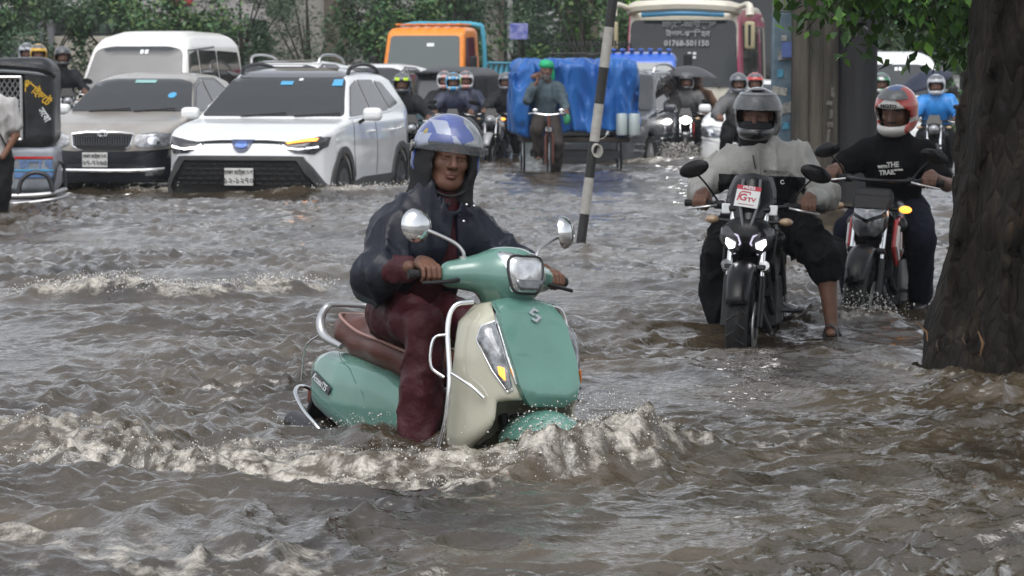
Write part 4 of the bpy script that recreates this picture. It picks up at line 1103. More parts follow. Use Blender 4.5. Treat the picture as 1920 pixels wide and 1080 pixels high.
def bike(name, label, locn, rz, ry, style, group=None):
    """street motorcycle, nose towards -Y; style holds colours and the front end"""
    t = thing(name, label, 'motorcycle', locn, rz, group, ry=ry)
    bike_wheel(t, (0, -.67, .30), .30, style.get('tw', .115)); bike_wheel(t, (0, .66, .30), .30, .14)
    lod = style.get('lod', 0)
    body_m, acc = style['body'], style.get('acc', style['body'])
    for s in (-1, 1):
        q = MB(); q.tube([(s * .085, -.675, .30), (s * .085, -.60, .56)], .026, 10); fk = q.build('fork_leg', style.get('forkm', MATB), t)
        q = MB(); q.tube([(s * .085, -.60, .55), (s * .085, -.47, .93)], .0175, 10); q.build('fork_tube', CHR if style.get('chrfork', True) else ALU, fk)
    for yy, zz in ((-.585, .60), (-.475, .90)):
        q = MB(); q.box((0, yy, zz), (.22, .075, .03), rotm(-18, 0, 0)); q.build('fork_yoke', MATB, t, bevel=.008)
    # front mudguard
    q = MB(); secs = []
    for k in range(15):
        an_ = .45 + 1.75 * k / 14; R_ = .325 + .012 * math.sin(math.pi * k / 14)
        w_ = .055 + .018 * math.sin(math.pi * k / 14)
        secs.append([V(w_ * a, -.67 - math.cos(an_) * (R_ + .012 - .035 * abs(a) ** 3), .30 + math.sin(an_) * (R_ + .012 - .035 * abs(a) ** 3)) for a in (-1, -.8, -.5, -.2, .2, .5, .8, 1)])
    q.loft(secs, cap=False, closed=False); mg = q.build('front_mudguard', style.get('fender', body_m), t)
    so = mg.modifiers.new('solid', 'SOLIDIFY'); so.thickness = .006
    # bars
    hz = style.get('hz', .93); gx = style.get('gx', .275)
    q = MB(); q.tube(spline([(-gx - .07, -.27, hz), (-gx + .06, -.30, hz + .005), (-.10, -.42, hz + .0), (0, -.44, hz), (.10, -.42, hz), (gx - .06, -.30, hz + .005), (gx + .07, -.27, hz)], 5), .0115, 8)
    q.build('handlebar', MATB, t)
    for s in (-1, 1):
        q = MB(); q.tube([(s * (gx - .06), -.292, hz + .003), (s * (gx + .075), -.268, hz)], .0175, 12); q.tube([(s * (gx + .07), -.268, hz), (s * (gx + .088), -.265, hz)], .02, 10); q.build('grip', GRIPM, t)
        q = MB(); q.tube(spline([(s * (gx - .09), -.345, hz - .004), (s * (gx - .03), -.372, hz - .012), (s * (gx + .07), -.335, hz - .03)], 4), [.009, .007, .006], 6); q.build('lever', ALU, t)
        q = MB(); q.box((s * (gx - .10), -.31, hz), (.05, .06, .045), rotm(0, 0, 10 * s)); q.build('switchgear', BLK, t, bevel=.01)
        mz = style.get('mz', 1.11); mx = style.get('mx', .315)
        handle_mirror(t, (s * (gx - .10), -.32, hz + .01), (s * mx, -.33, mz), s, style.get('mirm'), style.get('msize', (.078, .018, .042)), style.get('mtilt', 16))
        # indicators
        q = MB(); q.tube([(s * .09, -.50, .84), (s * .17, -.50, .845)], .011, 6); o = q.build('indicator_stalk', BLK, t)
        q = MB(); q.ell((s * .195, -.51, .847), (.038, .03, .022), None, 12, 8); q.build('indicator', AMBL if style.get('lit') == s else mat('clear_amber_lens', (.38, .26, .15), .12, coat=1), o)
    # tank, shrouds, seat, tail
    def tank(P):
        d = ellip(P, (0, -.10, .79), (.135, .27, .125)); d = smax(d, -(P[2] - .66), .04)
        d = smin(d, cone(P, (-.13, -.30, .74), (-.10, -.02, .70), .05, .05), .05); return smin(d, cone(P, (.13, -.30, .74), (.10, -.02, .70), .05, .05), .05)
    sdf_obj('tank', tank, (-.24, -.45, .60), (.24, .22, .95), .012, body_m, t)
    for s in (-1, 1):
        q = MB(); poly = [(-.42, .78), (-.47, .62), (-.33, .50), (-.16, .56), (-.10, .70), (-.2, .80)]
        q.prism(poly, s * .115, s * .14, 'x'); sh_ = q.build('tank_shroud', acc, t, bevel=.012)
        if style.get('vent'):
            q = MB(); P3 = [(s * .143, y, z) for y, z in [(-.40, .74), (-.43, .63), (-.34, .55), (-.29, .60), (-.33, .73)]]
            q.tube(P3, .011, 6, closed=True); q.tube([P3[0], P3[2]], .008, 6); q.build('shroud_vent', STK, sh_)
    def seat(P):
        d = smin(cone(P, (0, .12, .755), (0, .45, .775), .075, .085, (1.5, 1, .6)), cone(P, (0, .45, .80), (0, .78, .86), .07, .06, (1.5, 1, .6)), .06); return d
    sdf_obj('seat', seat, (-.17, 0, .68), (.17, .9, .95), .014, SEATM, t)
    def tail(P): return smin(cone(P, (0, .15, .66), (0, .85, .80), .085, .05), cone(P, (0, .3, .62), (0, .6, .68), .09, .07), .05)
    sdf_obj('tail_cowl', tail, (-.14, .02, .5), (.14, .98, .9), .016, body_m, t)
    # engine, frame, exhaust, swing arm
    q = MB(); q.box((0, -.02, .40), (.26, .34, .26)); q.box((0, -.16, .56), (.18, .16, .24), rotm(-25, 0, 0))
    for i in range(6): q.box((0, -.17 - i * .002, .47 + i * .032), (.23, .2, .010), rotm(-25, 0, 0))
    q.build('engine', DKM, t, bevel=.012)
    q = MB(); q.box((0, -.33, .56), (.24, .05, .26), rotm(-14, 0, 0)); q.build('radiator', BLK, t, bevel=.01)
    q = MB()
    for s in (-1, 1):
        q.tube([(s * .04, -.46, .86), (s * .13, -.1, .66), (s * .12, .2, .42)], .026, 8); q.tube([(s * .03, -.45, .76), (s * .11, -.33, .40), (s * .11, .0, .27)], .02, 8)
        q.tube([(s * .11, .15, .36), (s * .10, .66, .30)], .026, 8)
    q.build('frame', MATB, t)
    q = MB(); q.tube(spline([(.05, -.25, .48), (.07, -.34, .34), (.09, -.15, .22), (-.12, .2, .24), (-.17, .5, .34), (-.18, .82, .44)], 5), [.02, .02, .02, .03, .05, .05], 10); q.build('exhaust', DKM, t)
    q = MB(); q.box((0, -.05, .22), (.24, .42, .06)); q.build('belly_pan', MATB, t, bevel=.02)
    for s in (-1, 1):
        q = MB(); q.tube([(s * .12, .12, .33), (s * .24, .14, .33)], .013, 8); q.build('foot_peg', DKM, t)
        if style.get('guard'):
            q = MB(); q.tube(spline([(s * .10, -.30, .66), (s * .24, -.32, .60), (s * .26, -.30, .42), (s * .12, -.22, .30)], 5), .013, 8); q.build('leg_guard', MATB, t)
    q = MB(); q.tube(spline([(0, .86, .78), (0, 1.0, .70), (0, 1.05, .52)], 4), .03, 6, sq=(1.8, .35)); q.build('rear_mudguard', BLK, t)
    return t
def simple_head(t, m, z=.80, r=.085, lit=False, cowl=None):
    """round-ish headlamp for the smaller bikes"""
    q = MB(); q.ell((0, -.55, z), (r * 1.25, .11, r * 1.15), None, 16, 10); o = q.build('headlight_shell', m, t)
    q = MB(); q.ell((0, -.605, z), (r * .98, .07, r * .9), None, 16, 10); q.build('headlight', WHTL if lit else LENS, o)
    q = MB(); q.prism([(-.11, .02), (.11, .02), (.07, .16), (-.07, .16)], -.004, .004, 'y', T=Matrix.Translation((0, -.55, z + .05)) @ Matrix.Rotation(rad(-28), 4, 'X')); q.build('fly_screen', MATB, o, bevel=.006)
    return o

# --- black bike with twin lit lamps and press sticker
B1 = dict(loc=(1.315, 16.2, -.22), rz=rad(-11), ry=rad(2))
t = bike('motorcycle', 'black motorcycle with lit twin headlamps and a PRESS sticker on its windscreen', B1['loc'], B1['rz'], B1['ry'],
         dict(body=MATB, mirm=MATB, gx=.285, hz=.915, mz=1.10, mx=.325, msize=(.088, .02, .045), mtilt=20))
def face1(P):
    d = ellip(P, (0, -.53, .765), (.148, .105, .11)); d = smax(d, -(P[2] - .60) + np.abs(P[0]) * 1.15 - .05, .02)
    return smax(d, P[2] - .86 + np.abs(P[0]) * -.25, .02)
hs = sdf_obj('headlight_cowl', face1, (-.2, -.68, .56), (.2, -.38, .92), .009, MATB, t)
HB = Body(hs)
LAV = mat('lamp_strip', (.45, .42, .5), .2, emit=(.75, .68, .9), es=.35)
for s in (-1, 1):
    m_ = lambda pl: [(s * x, z) for x, z in pl]
    hl = HB.patch('headlight', m_([(.016, .735), (.022, .70), (.070, .675), (.125, .735), (.140, .815), (.09, .815)]), 'F', DLENS, hs, .006, .02, step=.02)
    HB.strip('lamp_strip', m_([(.134, .806), (.040, .772), (.026, .735), (.062, .675)]), .011, 'F', LAV, hl, .014)
    HB.patch('lamp', m_([(.052, .738), (.054, .716), (.080, .708), (.100, .735), (.096, .760)]), 'F', mat('bright_lamp', (1, 1, 1), .2, emit=(1, .98, 1), es=4.5), hl, .014, .01, step=.02, rings=2)
# windscreen with ridges
q = MB(); secs = []
for k in range(9):
    u = k / 8; z = .80 + .275 * u; y = -.61 + .19 * u; hw = float(np.interp(u, [0, .2, .5, .8, 1], [.035, .085, .135, .125, .10]))
    secs.append([V(hw * a, y + .06 * a * a * (1.1), z + (.02 * (1 - abs(a))) * u) for a in (-1, -.75, -.45, -.2, 0, .2, .45, .75, 1)])
q.loft(secs, cap=False, closed=False)
ws = q.build('windscreen', mat('smoked_windscreen', (.014, .015, .017), .16, spec=.45), t)
so = ws.modifiers.new('solid', 'SOLIDIFY'); so.thickness = .005
for s in (-1, 1):
    q = MB(); q.tube([(s * .02, -.612, .82), (s * .05, -.535, .94), (s * .045, -.445, 1.06)], .008, 6); q.build('windscreen_rib', mat('grey_trim', (.13, .14, .15), .35), ws)
    q = MB(); q.box((s * .125, -.50, .905), (.045, .012, .055), rotm(-10, 0, -10 * s)); q.build('reflector_tab', STK, t, bevel=.006)
    q = MB(); q.tube([(s * .10, -.57, .60), (s * .10, -.61, .62)], .028, 10); q.build('fog_lamp', LENS, t)
# PRESS sticker
RED = mat('sticker_red', (.42, .012, .04), .5)
up_ = Vector((0, .20, .30)).normalized(); xr = Vector((1, 0, -.10)).normalized()
sc_ = Vector((-.012, -.522, .962)); Fm = frame(sc_, xr, up_)
def on(dx, dy, dz=0): return Fm @ Matrix.Translation((dx, dy, dz))
q = MB(); q.box((0, 0, 0), (.125, .118, .003)); st = place(q.build('sticker', mat('sticker_paper', (.66, .68, .66), .5), ws), on(0, 0, .012))
q = MB(); q.box((0, 0, 0), (.127, .026, .003)); place(q.build('sticker_band', RED, st), on(0, .058, .0125))
text_mesh('lettering', 'PRESS', .026, STK, st, on(0, .058, .0152), width=1.0, bold=.0006)
text_mesh('lettering', 'G', .058, RED, st, on(-.022, -.004, .0145), bold=.0012)
text_mesh('lettering', 'TV', .036, RED, st, on(.024, -.014, .0145), bold=.001)
q = MB(); q.tube([on(-.05, -.025) @ V(0, 0, .0142), on(-.042, .022) @ V(0, 0, .0142), on(-.032, .032) @ V(0, 0, .0142), on(.012, .032) @ V(0, 0, .0142), on(.012, .018) @ V(0, 0, .0142)], .0045, 5, sq=(1, .3)); q.build('logo_frame', RED, st)
q = MB(); q.box(on(0, -.044, .0142).translation, (.085, .001, .006), Fm.to_3x3()); q.build('small_print', RED, st)
GJK = mat('wet_grey_nylon', (0.30, 0.295, 0.275), 0.5, var=0.12, vscale=8, bump=0.25, bscale=40)
GJB = mat('black_nylon', (0.010, 0.010, 0.012), 0.6, spec=.3, bump=0.25, bscale=40)
PNT = mat('black_rain_trousers', (0.006, 0.006, 0.007), 0.7, spec=.15, bump=0.25, bscale=36)
gx, hz = .285, .915
J = dict(pel=(0, .30, .80), chest=(0, .16, 1.10), neck=(-.03, .13, 1.225), head=(-.045, .11, 1.385), hr=(2, 0, -2),
         sh=[(-.19, .16, 1.14), (.19, .16, 1.14)], el=[(-.33, .02, .97), (.35, .02, .97)], wr=[(-.305, -.20, .955), (.31, -.20, .955)],
         hip=[(-.11, .27, .80), (.11, .27, .80)], kn=[(-.20, -.18, .66), (.38, -.24, .665)], an=[(-.19, -.06, .27), (.44, -.30, .30)], toe=[(-.20, -.20, .21), (.445, -.43, .265)],
         grip=[(-gx - .005, -.28, hz), (gx + .005, -.28, hz)], bar=[(-1, .1, 0), (1, .1, 0)])
def j1(c):
    m = np.zeros(len(c), int); x, y, z = c[:, 0], c[:, 1], c[:, 2]
    m[(z < 1.065) & (np.abs(x) < .235) & ~((np.abs(x) < .028) & (y < .16))] = 1
    return m
pj, HM = person('rider in grey and black rain jacket and silver black helmet on the press motorcycle', B1['loc'], B1['rz'], J, [GJK, GJB], PNT, ry=B1['ry'], skin=SKIND, fat=1.0, beard=1, res=.0105, bare_shin=(1,), loose=.98, pant_loose=1.08, fold=.012, tmfn=j1)
text_mesh('lettering', 'MOTOWOLF', .022, INK, pj, frame((.075, .002, 1.088), (1, .1, -.03), (0, .2, 1)), width=1.0, bold=.0004)
q = MB(); q.tube([(.115 + .010 * math.cos(a), .015, 1.035 + .010 * math.sin(a)) for a in np.linspace(.9, 6.0, 12)], .0022, 5); q.build('jacket_logo', STK, pj)
# zip placket, collar seams
q = MB(); q.tube(spline([(-.02, -.012, 1.20), (-.008, -.022, 1.10), (-.004, -.018, 1.0), (-.002, .02, .9)], 6), .024, 6, sq=(1, .3)); q.build('zip_flap', GJK, pj)
q = MB(); q.tube(spline([(-.055, .03, 1.19), (-.045, .0, 1.15), (-.03, -.012, 1.10)], 4), .004, 5); q.build('draw_cord', INK, pj)
# cuff
q = MB(); q.tube([(-.305, -.185, .957), (-.308, -.155, .96)], .042, 12); q.build('cuff', GJB, pj)
# sandals / shoe
for s, (ax, ay, az), (tx, ty, tz) in ((0, J['an'][0], J['toe'][0]), (1, J['an'][1], J['toe'][1])):
    if s == 1:
        q = MB(); pts = [(x * .048 + ax, ay + .05 + (ty - ay - .08) * u, az - .055 + (tz - az) * u * .9) for u in (0,) for x in (0,)]
        sole = [(ax + .042 * math.sin(a) * (1 + .12 * math.cos(a)), (ay + ty) / 2 + .118 * math.cos(a)) for a in np.linspace(0, 2 * math.pi, 21)[:-1]]
        q.prism(sole, tz - .038, tz - .018, 'z'); o = q.build('sandal', mat('sandal_rubber', (.02, .018, .016), .6), pj, bevel=.004)
        q = MB(); q.tube(spline([(ax - .042, ty + .07, tz - .02), (ax - .02, ty + .06, tz + .035), (ax + .02, ty + .06, tz + .035), (ax + .042, ty + .07, tz - .02)], 5), .014, 6, sq=(1.3, .35)); q.build('strap', mat('sandal_strap', (.05, .05, .05), .5), o)
        q = MB(); q.tube(spline([(ax - .042, ay + .05, tz - .02), (ax, ay + .075, tz + .05), (ax + .042, ay + .05, tz - .02)], 5), .010, 6); q.build('strap', mat('sandal_strap', (.05, .05, .05), .5), o)
    else:
        sdf_obj('shoe', lambda P: cone(P, (ax, ay + .03, az - .03), (tx, ty, tz), .05, .042, (1, 1, .85)), (ax - .1, ty - .1, tz - .1), (ax + .1, ay + .12, az + .08), .012, mat('navy_shoe', (.015, .02, .05), .5), pj)
SILV = mat('helmet_silver', (0.22, 0.23, 0.24), 0.3, 0.3, coat=1)
hb_ = full_helmet(pj, HM, [mat('helmet_black_gloss', (.012, .012, .014), .18, coat=1)], lambda c: np.zeros(len(c), int), None)
visor_patch('visor', (.142, .168, .150), 82, 8, 50, (0, .012, .018), VISD, hb_, HM, 0)
visor_patch('visor_band', (.144, .170, .151), 80, 42, 48, (0, .012, .018), SILV, hb_, HM, 0)
q = MB(); q.ell((0, .0, .146), (.045, .08, .014), None, 14, 8); place(q.build('vent', SILV, hb_, ), HM)
# black scarf over nose and mouth
place(sdf_obj('face_scarf', lambda P: np.maximum(np.abs(smin(ellip(P, (0, -.022, -.06), (.080, .090, .10)), cone(P, (0, 0, -.1), (0, .02, -.19), .085, .10), .05)) - .007, P[2] + .034 + P[1] * .12) + wr(P, 60, 2) * .003, (-.14, -.16, -.24), (.14, .14, 0), .008, GJB, pj), HM)

# --- red and black bike
B2 = dict(loc=(2.18, 17.7, -.22), rz=rad(-17), ry=rad(3))
RPNT = mat('red_bike_paint', (0.42, 0.015, 0.02), 0.2, coat=0.8)
t = bike('motorcycle', 'red and black motorcycle with one amber indicator lit beside the tree trunk', B2['loc'], B2['rz'], B2['ry'],
         dict(body=MATB, acc=RPNT, vent=True, lit=1, gx=.285, hz=1.0, mz=1.155, mx=.315, msize=(.085, .02, .042), mtilt=18, fender=MATB))
def face2(P): return smax(ellip(P, (0, -.54, .77), (.105, .11, .115)), P[2] - .85, .02)
hs = sdf_obj('headlight_cowl', face2, (-.16, -.70, .6), (.16, -.4, .92), .009, MATB, t); HB = Body(hs)
hl = HB.patch('headlight', [(-.085, .80), (0, .765), (.085, .80), (.08, .735), (.045, .69), (-.045, .69), (-.08, .735)], 'F', LENS, hs, .008, .02, step=.02)
HB.patch('lamp_brow', [(-.085, .835), (.085, .835), (.07, .815), (0, .785), (-.07, .815)], 'F', mat('pale_lens', (.3, .32, .34), .1, coat=1), hl, .012, .02, step=.02, rings=2)
q = MB(); q.loft([[V(-.10, -.57, .83), V(.10, -.57, .83), V(.10, -.50, .83), V(-.10, -.50, .83)], [V(-.125, -.52, .90), V(.125, -.52, .90), V(.12, -.44, .90), V(-.12, -.44, .90)], [V(-.10, -.47, .965), V(.10, -.47, .965), V(.1, -.42, .95), V(-.1, -.42, .95)]])
q.build('instrument_cowl', BLK, t, bevel=.02)
TSH = mat('black_cotton', (0.006, 0.006, 0.007), 0.9, spec=.1, var=0.3, vscale=12)
JEAN = mat('dark_denim', (0.008, 0.010, 0.020), 0.85, spec=.15, bump=.3, bscale=120)
gx, hz = .285, 1.0
J = dict(pel=(0, .28, .80), chest=(0, .17, 1.10), neck=(0, .14, 1.235), head=(0, .11, 1.392), hr=(14, 0, -8),
         sh=[(-.18, .16, 1.14), (.18, .16, 1.14)], el=[(-.31, .04, 1.03), (.34, .05, .98)], wr=[(-.30, -.20, 1.03), (.315, -.20, 1.025)],
         hip=[(-.11, .25, .80), (.11, .25, .80)], kn=[(-.20, -.15, .68), (.24, -.15, .66)], an=[(-.19, .05, .28), (.22, .05, .28)], toe=[(-.19, -.10, .24), (.22, -.10, .24)],
         grip=[(-gx - .005, -.28, hz), (gx + .005, -.28, hz)], bar=[(-1, .1, 0), (1, .1, 0)])
pj, HM = person('rider in black printed shirt and red white helmet', B2['loc'], B2['rz'], J, TSH, JEAN, ry=B2['ry'], res=.012, sleeve=.45, shoe=BLK, skin=SKIND, fold=.005, loose=.97)
BT = frame((.0, .0, 1.06), (1, .05, .12), (0, .12, 1))
for tx, dx, dy, sz in (('WITH', -.042, .010, .024), ('THE', .020, .018, .044), ('TRAIL', -.016, -.026, .040), ('IN TOUR', .052, -.014, .014)):
    text_mesh('lettering', tx, sz, mat('shirt_print', (.55, .55, .53), .8), pj, BT @ Matrix.Translation((dx, dy, -.018 + abs(dx) * -.1)), width=.9, bold=.001, extrude=.008)
HRED = mat('helmet_red', (0.40, 0.035, 0.02), 0.2, coat=1); HWHT = mat('helmet_white', (0.50, 0.49, 0.47), 0.25, coat=1); HNVY = mat('helmet_navy', (0.03, 0.07, 0.2), 0.2, coat=1)
def hp2(c):
    x, y, z = c[:, 0], c[:, 1], c[:, 2]; m = np.zeros(len(c), int)
    m[(np.abs(x) > .055 + .03 * np.sin(z * 40)) & (z > .03)] = 1; m[(np.abs(x) < .04) & (z > .12)] = 2
    m[(x > .09) & (z > -.02)] = 1; m[(z < -.05) & (np.abs(x) > .085)] = 1
    m[(z < -.085) & (np.abs(x) < .05)] = 0
    return m
h2 = full_helmet(pj, HM, [HWHT, HRED, HNVY], hp2)
visor_patch('visor', (.136, .158, .142), 60, 34, 62, (0, .012, .02), VISD, h2, HM, 0)
text_mesh('lettering', 'MOTO', .03, INK, h2, HM @ frame((0, -.138, .066), (1, 0, 0), (0, .45, 1)), width=1.1, bold=.001, extrude=.003)
# ---------------------------------------------------------------- the mint scooter and its rider
S0 = dict(loc=(-.31, 11.5, -.36), rz=rad(35), ry=rad(4.8))
MINT = mat('mint_paint', (0.098, 0.222, 0.180), 0.16, var=0.10, vscale=3, coat=1.0, bump=.06, bscale=190)
CREAM = mat('cream_paint', (0.44, 0.43, 0.34), 0.2, var=0.05, vscale=5, coat=0.8)
MARO = mat('maroon_seat_vinyl', (0.095, 0.034, 0.025), 0.34, var=0.2, vscale=9, bump=.15, bscale=120)
t = thing('scooter', 'mint green and cream scooter ploughing through the flood water', 'scooter', S0['loc'], S0['rz'], ry=S0['ry'])
SCOOT = t
bike_wheel(t, (0, -.71, .225), .225, .095, True, 5, ALU); bike_wheel(t, (0, .60, .215), .215, .10, False, 5, ALU)
rb = shell('rear_body', [(-.03, .30), (-.02, .44), (.06, .54), (.25, .60), (.5, .645), (.68, .655), (.80, .62), (.845, .56), (.82, .49), (.70, .40), (.45, .335), (.2, .29)],
           [(-.04, .125), (.1, .165), (.3, .20), (.5, .205), (.7, .165), (.82, .10), (.86, .05)], [(.10, .27), (.19, .33), (.215, .44), (.20, .53), (.165, .60), (.09, .66)], MINT, t, .0105, .07)
RB = Body(rb)
RB.strip('panel_crease', [(.86, .52), (.62, .44), (.30, .345), (.1, .33)], .006, 'R', mat('mint_shadow_gap', (.05, .13, .11), .4), rb, .002)
RB.strip('panel_crease', [(.62, .635), (.42, .585), (.28, .50), (.22, .40)], .004, 'R', mat('mint_shadow_gap', (.05, .13, .11), .4), rb, .002)
# badge
bp0 = RB.hit(.60, .515, 'R')[0]; bp1 = RB.hit(.70, .545, 'R')[0]; bp2 = RB.hit(.50, .485, 'R')[0]; bq = RB.hit(.60, .55, 'R')[0]
bx = (bp2 - bp1).normalized(); by = (bq - bp0)
bf = frame(bp0 + V(-.005, 0, 0), bx, by)
q = MB(); q.box((0, 0, 0), (.20, .034, .006)); bd = place(q.build('badge', mat('badge_black', (.02, .02, .02), .3), rb, bevel=.003), bf)
text_mesh('lettering', 'Access125', .036, CHR, bd, bf @ Matrix.Translation((0, -.001, .005)), width=1.0, bold=.0008, extrude=.0015)
# seat
def seat_f(P):
    a = cone(P, (0, .06, .64), (0, .30, .67), .105, .13, (1, 1, .62)); b = cone(P, (0, .30, .675), (0, .62, .71), .13, .105, (1, 1, .60))
    d = smin(a, b, .05); d = smin(d, cone(P, (0, .56, .745), (0, .66, .755), .095, .08, (1, .8, .5)), .05)
    d = smin(d, cone(P, (0, .06, .60), (0, .5, .665), .10, .11, (1, 1, .6)), .03)
    return smax(d, -(P[2] - .515 - .17 * np.clip(P[1], 0, .7)), .025)
st_ = sdf_obj('seat', seat_f, (-.2, -.1, .5), (.2, .82, .86), .011, MARO, t)
q = MB(); q.tube(spline([(-.115, .06, .675), (-.135, .25, .71), (-.125, .45, .735), (-.10, .62, .785), (0, .70, .79), (.10, .62, .785), (.125, .45, .735), (.135, .25, .71), (.115, .06, .675)], 5), .006, 6); q.build('seat_piping', mat('seat_piping', (.35, .2, .17), .35), st_)
# floor and inner leg shield
q = MB(); q.box((0, -.20, .285), (.34, .42, .05)); q.build('floorboard', BLK, t, bevel=.015)
q = MB(); q.box((0, .0, .40), (.24, .08, .28)); q.build('under_seat_panel', BLK, t, bevel=.02)
# leg shield (cream) with mint apron
ls = shell('leg_shield', [(-.36, .90), (-.45, .93), (-.53, .865), (-.625, .72), (-.695, .60), (-.70, .53), (-.62, .45), (-.52, .38), (-.42, .29), (-.36, .32), (-.39, .5), (-.40, .7)],
           [(-.73, .09), (-.68, .15), (-.61, .195), (-.52, .235), (-.42, .25), (-.30, .25)], [(.19, .28), (.235, .40), (.255, .55), (.25, .70), (.215, .83), (.13, .905), (.06, .93)], CREAM, t, .0105, .035,
           extra=lambda P, d: smax(d, -np.maximum(np.sqrt((P[1] + .71) ** 2 + (P[2] - .235) ** 2) - .325, np.abs(P[0]) - .17), .02))
LS = Body(ls)
ap = LS.patch('front_apron', [(-.125, .893), (0, .925), (.125, .893), (.150, .83), (.148, .72), (.132, .62), (.112, .578), (.075, .560), (-.075, .560), (-.112, .578), (-.132, .62), (-.148, .72), (-.150, .83)], 'F', MINT, t, .022, .03, step=.025, rings=12)
AP = Body(ap)
# logo: slanted S of two bars
hp = AP.hit(0.012, .890, 'F')[0]; hq = AP.hit(0.012, .850, 'F')[0]; lf = frame((hp + hq) * .5 + V(0, -.006, 0), (1, 0, .0), hp - hq)
q = MB(); zz = .004
for poly in ([(.024, .020), (.006, .034), (-.026, .010), (-.008, -.004), (.002, .003), (-.008, .011), (.006, .021), (.015, .014)], [(-.024, -.020), (-.006, -.034), (.026, -.010), (.008, .004), (-.002, -.003), (.008, -.011), (-.006, -.021), (-.015, -.014)]):
    q.prism(poly, -.002, .004, 'z')
place(q.build('logo', CHR, ap), lf)
for s in (-1, 1):
    m_ = lambda pl: [(s * x, z) for x, z in pl]
    tl = LS.patch('indicator_lamp', m_([(.162, .835), (.205, .815), (.216, .77), (.190, .665), (.160, .600), (.150, .605), (.160, .72)]), 'F', LENS, t, .008, .02, step=.02, rings=6)
    LS.patch('indicator_bulb', m_([(.166, .672), (.180, .678), (.176, .650), (.164, .630)]), 'F', AMBL if s < 0 else AMB, tl, .014, .01, step=.02, rings=2)
    LS.strip('lamp_trim', m_([(.158, .842), (.208, .822), (.222, .77), (.196, .66), (.160, .588), (.148, .598), (.158, .72), (.158, .842)]), .007, 'F', CHR, tl, .010)
    LS.strip('apron_trim', m_([(.128, .895), (.154, .83), (.152, .72), (.136, .62)]), .008, 'F', CHR, t, .018)
    # chrome leg guard
    q = MB(); q.tube(spline([(s * .17, -.42, .905), (s * .245, -.41, .885), (s * .275, -.42, .80), (s * .285, -.47, .62), (s * .285, -.46, .45), (s * .27, -.38, .30)], 6), .010, 10)
    g = q.build('leg_guard', CHR, t)
    q = MB(); q.tube(spline([(s * .276, -.43, .78), (s * .32, -.40, .76), (s * .325, -.40, .66), (s * .29, -.44, .62)], 5), .006, 8); q.tube(spline([(s * .285, -.48, .64), (s * .25, -.56, .60), (s * .215, -.60, .56)], 5), .006, 8); q.build('guard_loop', CHR, g)
# fender
def fen(P):
    r = np.sqrt((P[1] + .71) ** 2 + (P[2] - .225) ** 2); ang = np.arctan2(P[2] - .225, -(P[1] + .71))
    d = np.abs(np.sqrt((r - .185) ** 2 + (P[0] * 1.0) ** 2) - .115) - .006
    d = np.maximum(d, .185 - r); return np.maximum(d, np.maximum(-.25 - ang, ang - 2.3) * .2)
sdf_obj('front_fender', fen, (-.15, -1.07, .1), (.15, -.35, .60), .0095, MINT, t)
q = MB(); q.tube([(-.07, -.63, .23), (-.06, -.50, .50)], .02, 8); q.tube([(.07, -.63, .23), (.06, -.50, .50)], .02, 8); q.tube([(0, -.50, .48), (0, -.36, .98)], .03, 10); q.build('steering_column', BLK, t)
# handlebar cowl
def cowl(P):
    d = ellip(P, (0, -.415, 1.005), (.128, .115, .112))
    for s in (-1, 1): d = smin(d, cone(P, (s * .06, -.37, 1.015), (s * .20, -.315, 1.0), .088, .056, (1, 1, .95)), .05)
    d = smin(d, cone(P, (0, -.36, .98), (0, -.37, .88), .09, .075), .05)
    d = smax(d, P[1] + .27, .03)
    return d
cw = sdf_obj('handlebar_cowl', cowl, (-.3, -.58, .8), (.3, -.2, 1.18), .0095, MINT, t); CW = Body(cw)
HO = densify(rounded([(-.074, .068), (.074, .068), (.080, .012), (.058, -.070), (-.058, -.070), (-.080, .012)], .032, 5), .012)
HT = Matrix.Translation((0, -.47, 1.012)) @ Matrix.Rotation(rad(-9), 4, 'X')
def hring(k, y, dz=0, kz=None): return [HT @ V(a * k, y, b * (kz or k) + dz) for a, b in HO]
q = MB(); q.loft([hring(1.42, .10, .018, 1.25), hring(1.34, .045, .016, 1.22), hring(1.22, .005, .012, 1.15), hring(1.08, -.028, .004), hring(1.0, -.034), hring(.96, -.02)], cap=False)
q.build('headlight_bezel', CHR, t)
HG = mat('headlamp_glass', (.55, .56, .57), .10, .75, var=.35, vscale=14, coat=1)
q = MB(); q.loft([hring(1.0, .0), hring(1.0, -.036), hring(.94, -.046), hring(.75, -.056), hring(.5, -.062), hring(.2, -.065), hring(.01, -.066)], cap=False); hl = q.build('headlight', HG, t)
q = MB(); q.tube([HT @ V(a * 1.03, -.038, b * 1.03) for a, b in HO], .0045, 6, closed=True); q.build('headlight_rim', mat('lamp_rim', (.02, .02, .02), .3), hl)
q = MB(); q.loft([[HT @ V(x, -.0645 + .6 * (x * x), z) for x in np.linspace(-w_, w_, 9)] for w_, z in ((.060, -.022), (.056, -.036), (.050, -.050), (.042, -.060))], cap=False, closed=False)
lo_ = q.build('lamp_lower_lens', mat('lamp_grey', (.16, .17, .18), .12, .5, var=.4, vscale=20, coat=1), hl); md = lo_.modifiers.new('solid', 'SOLIDIFY'); md.thickness = .004
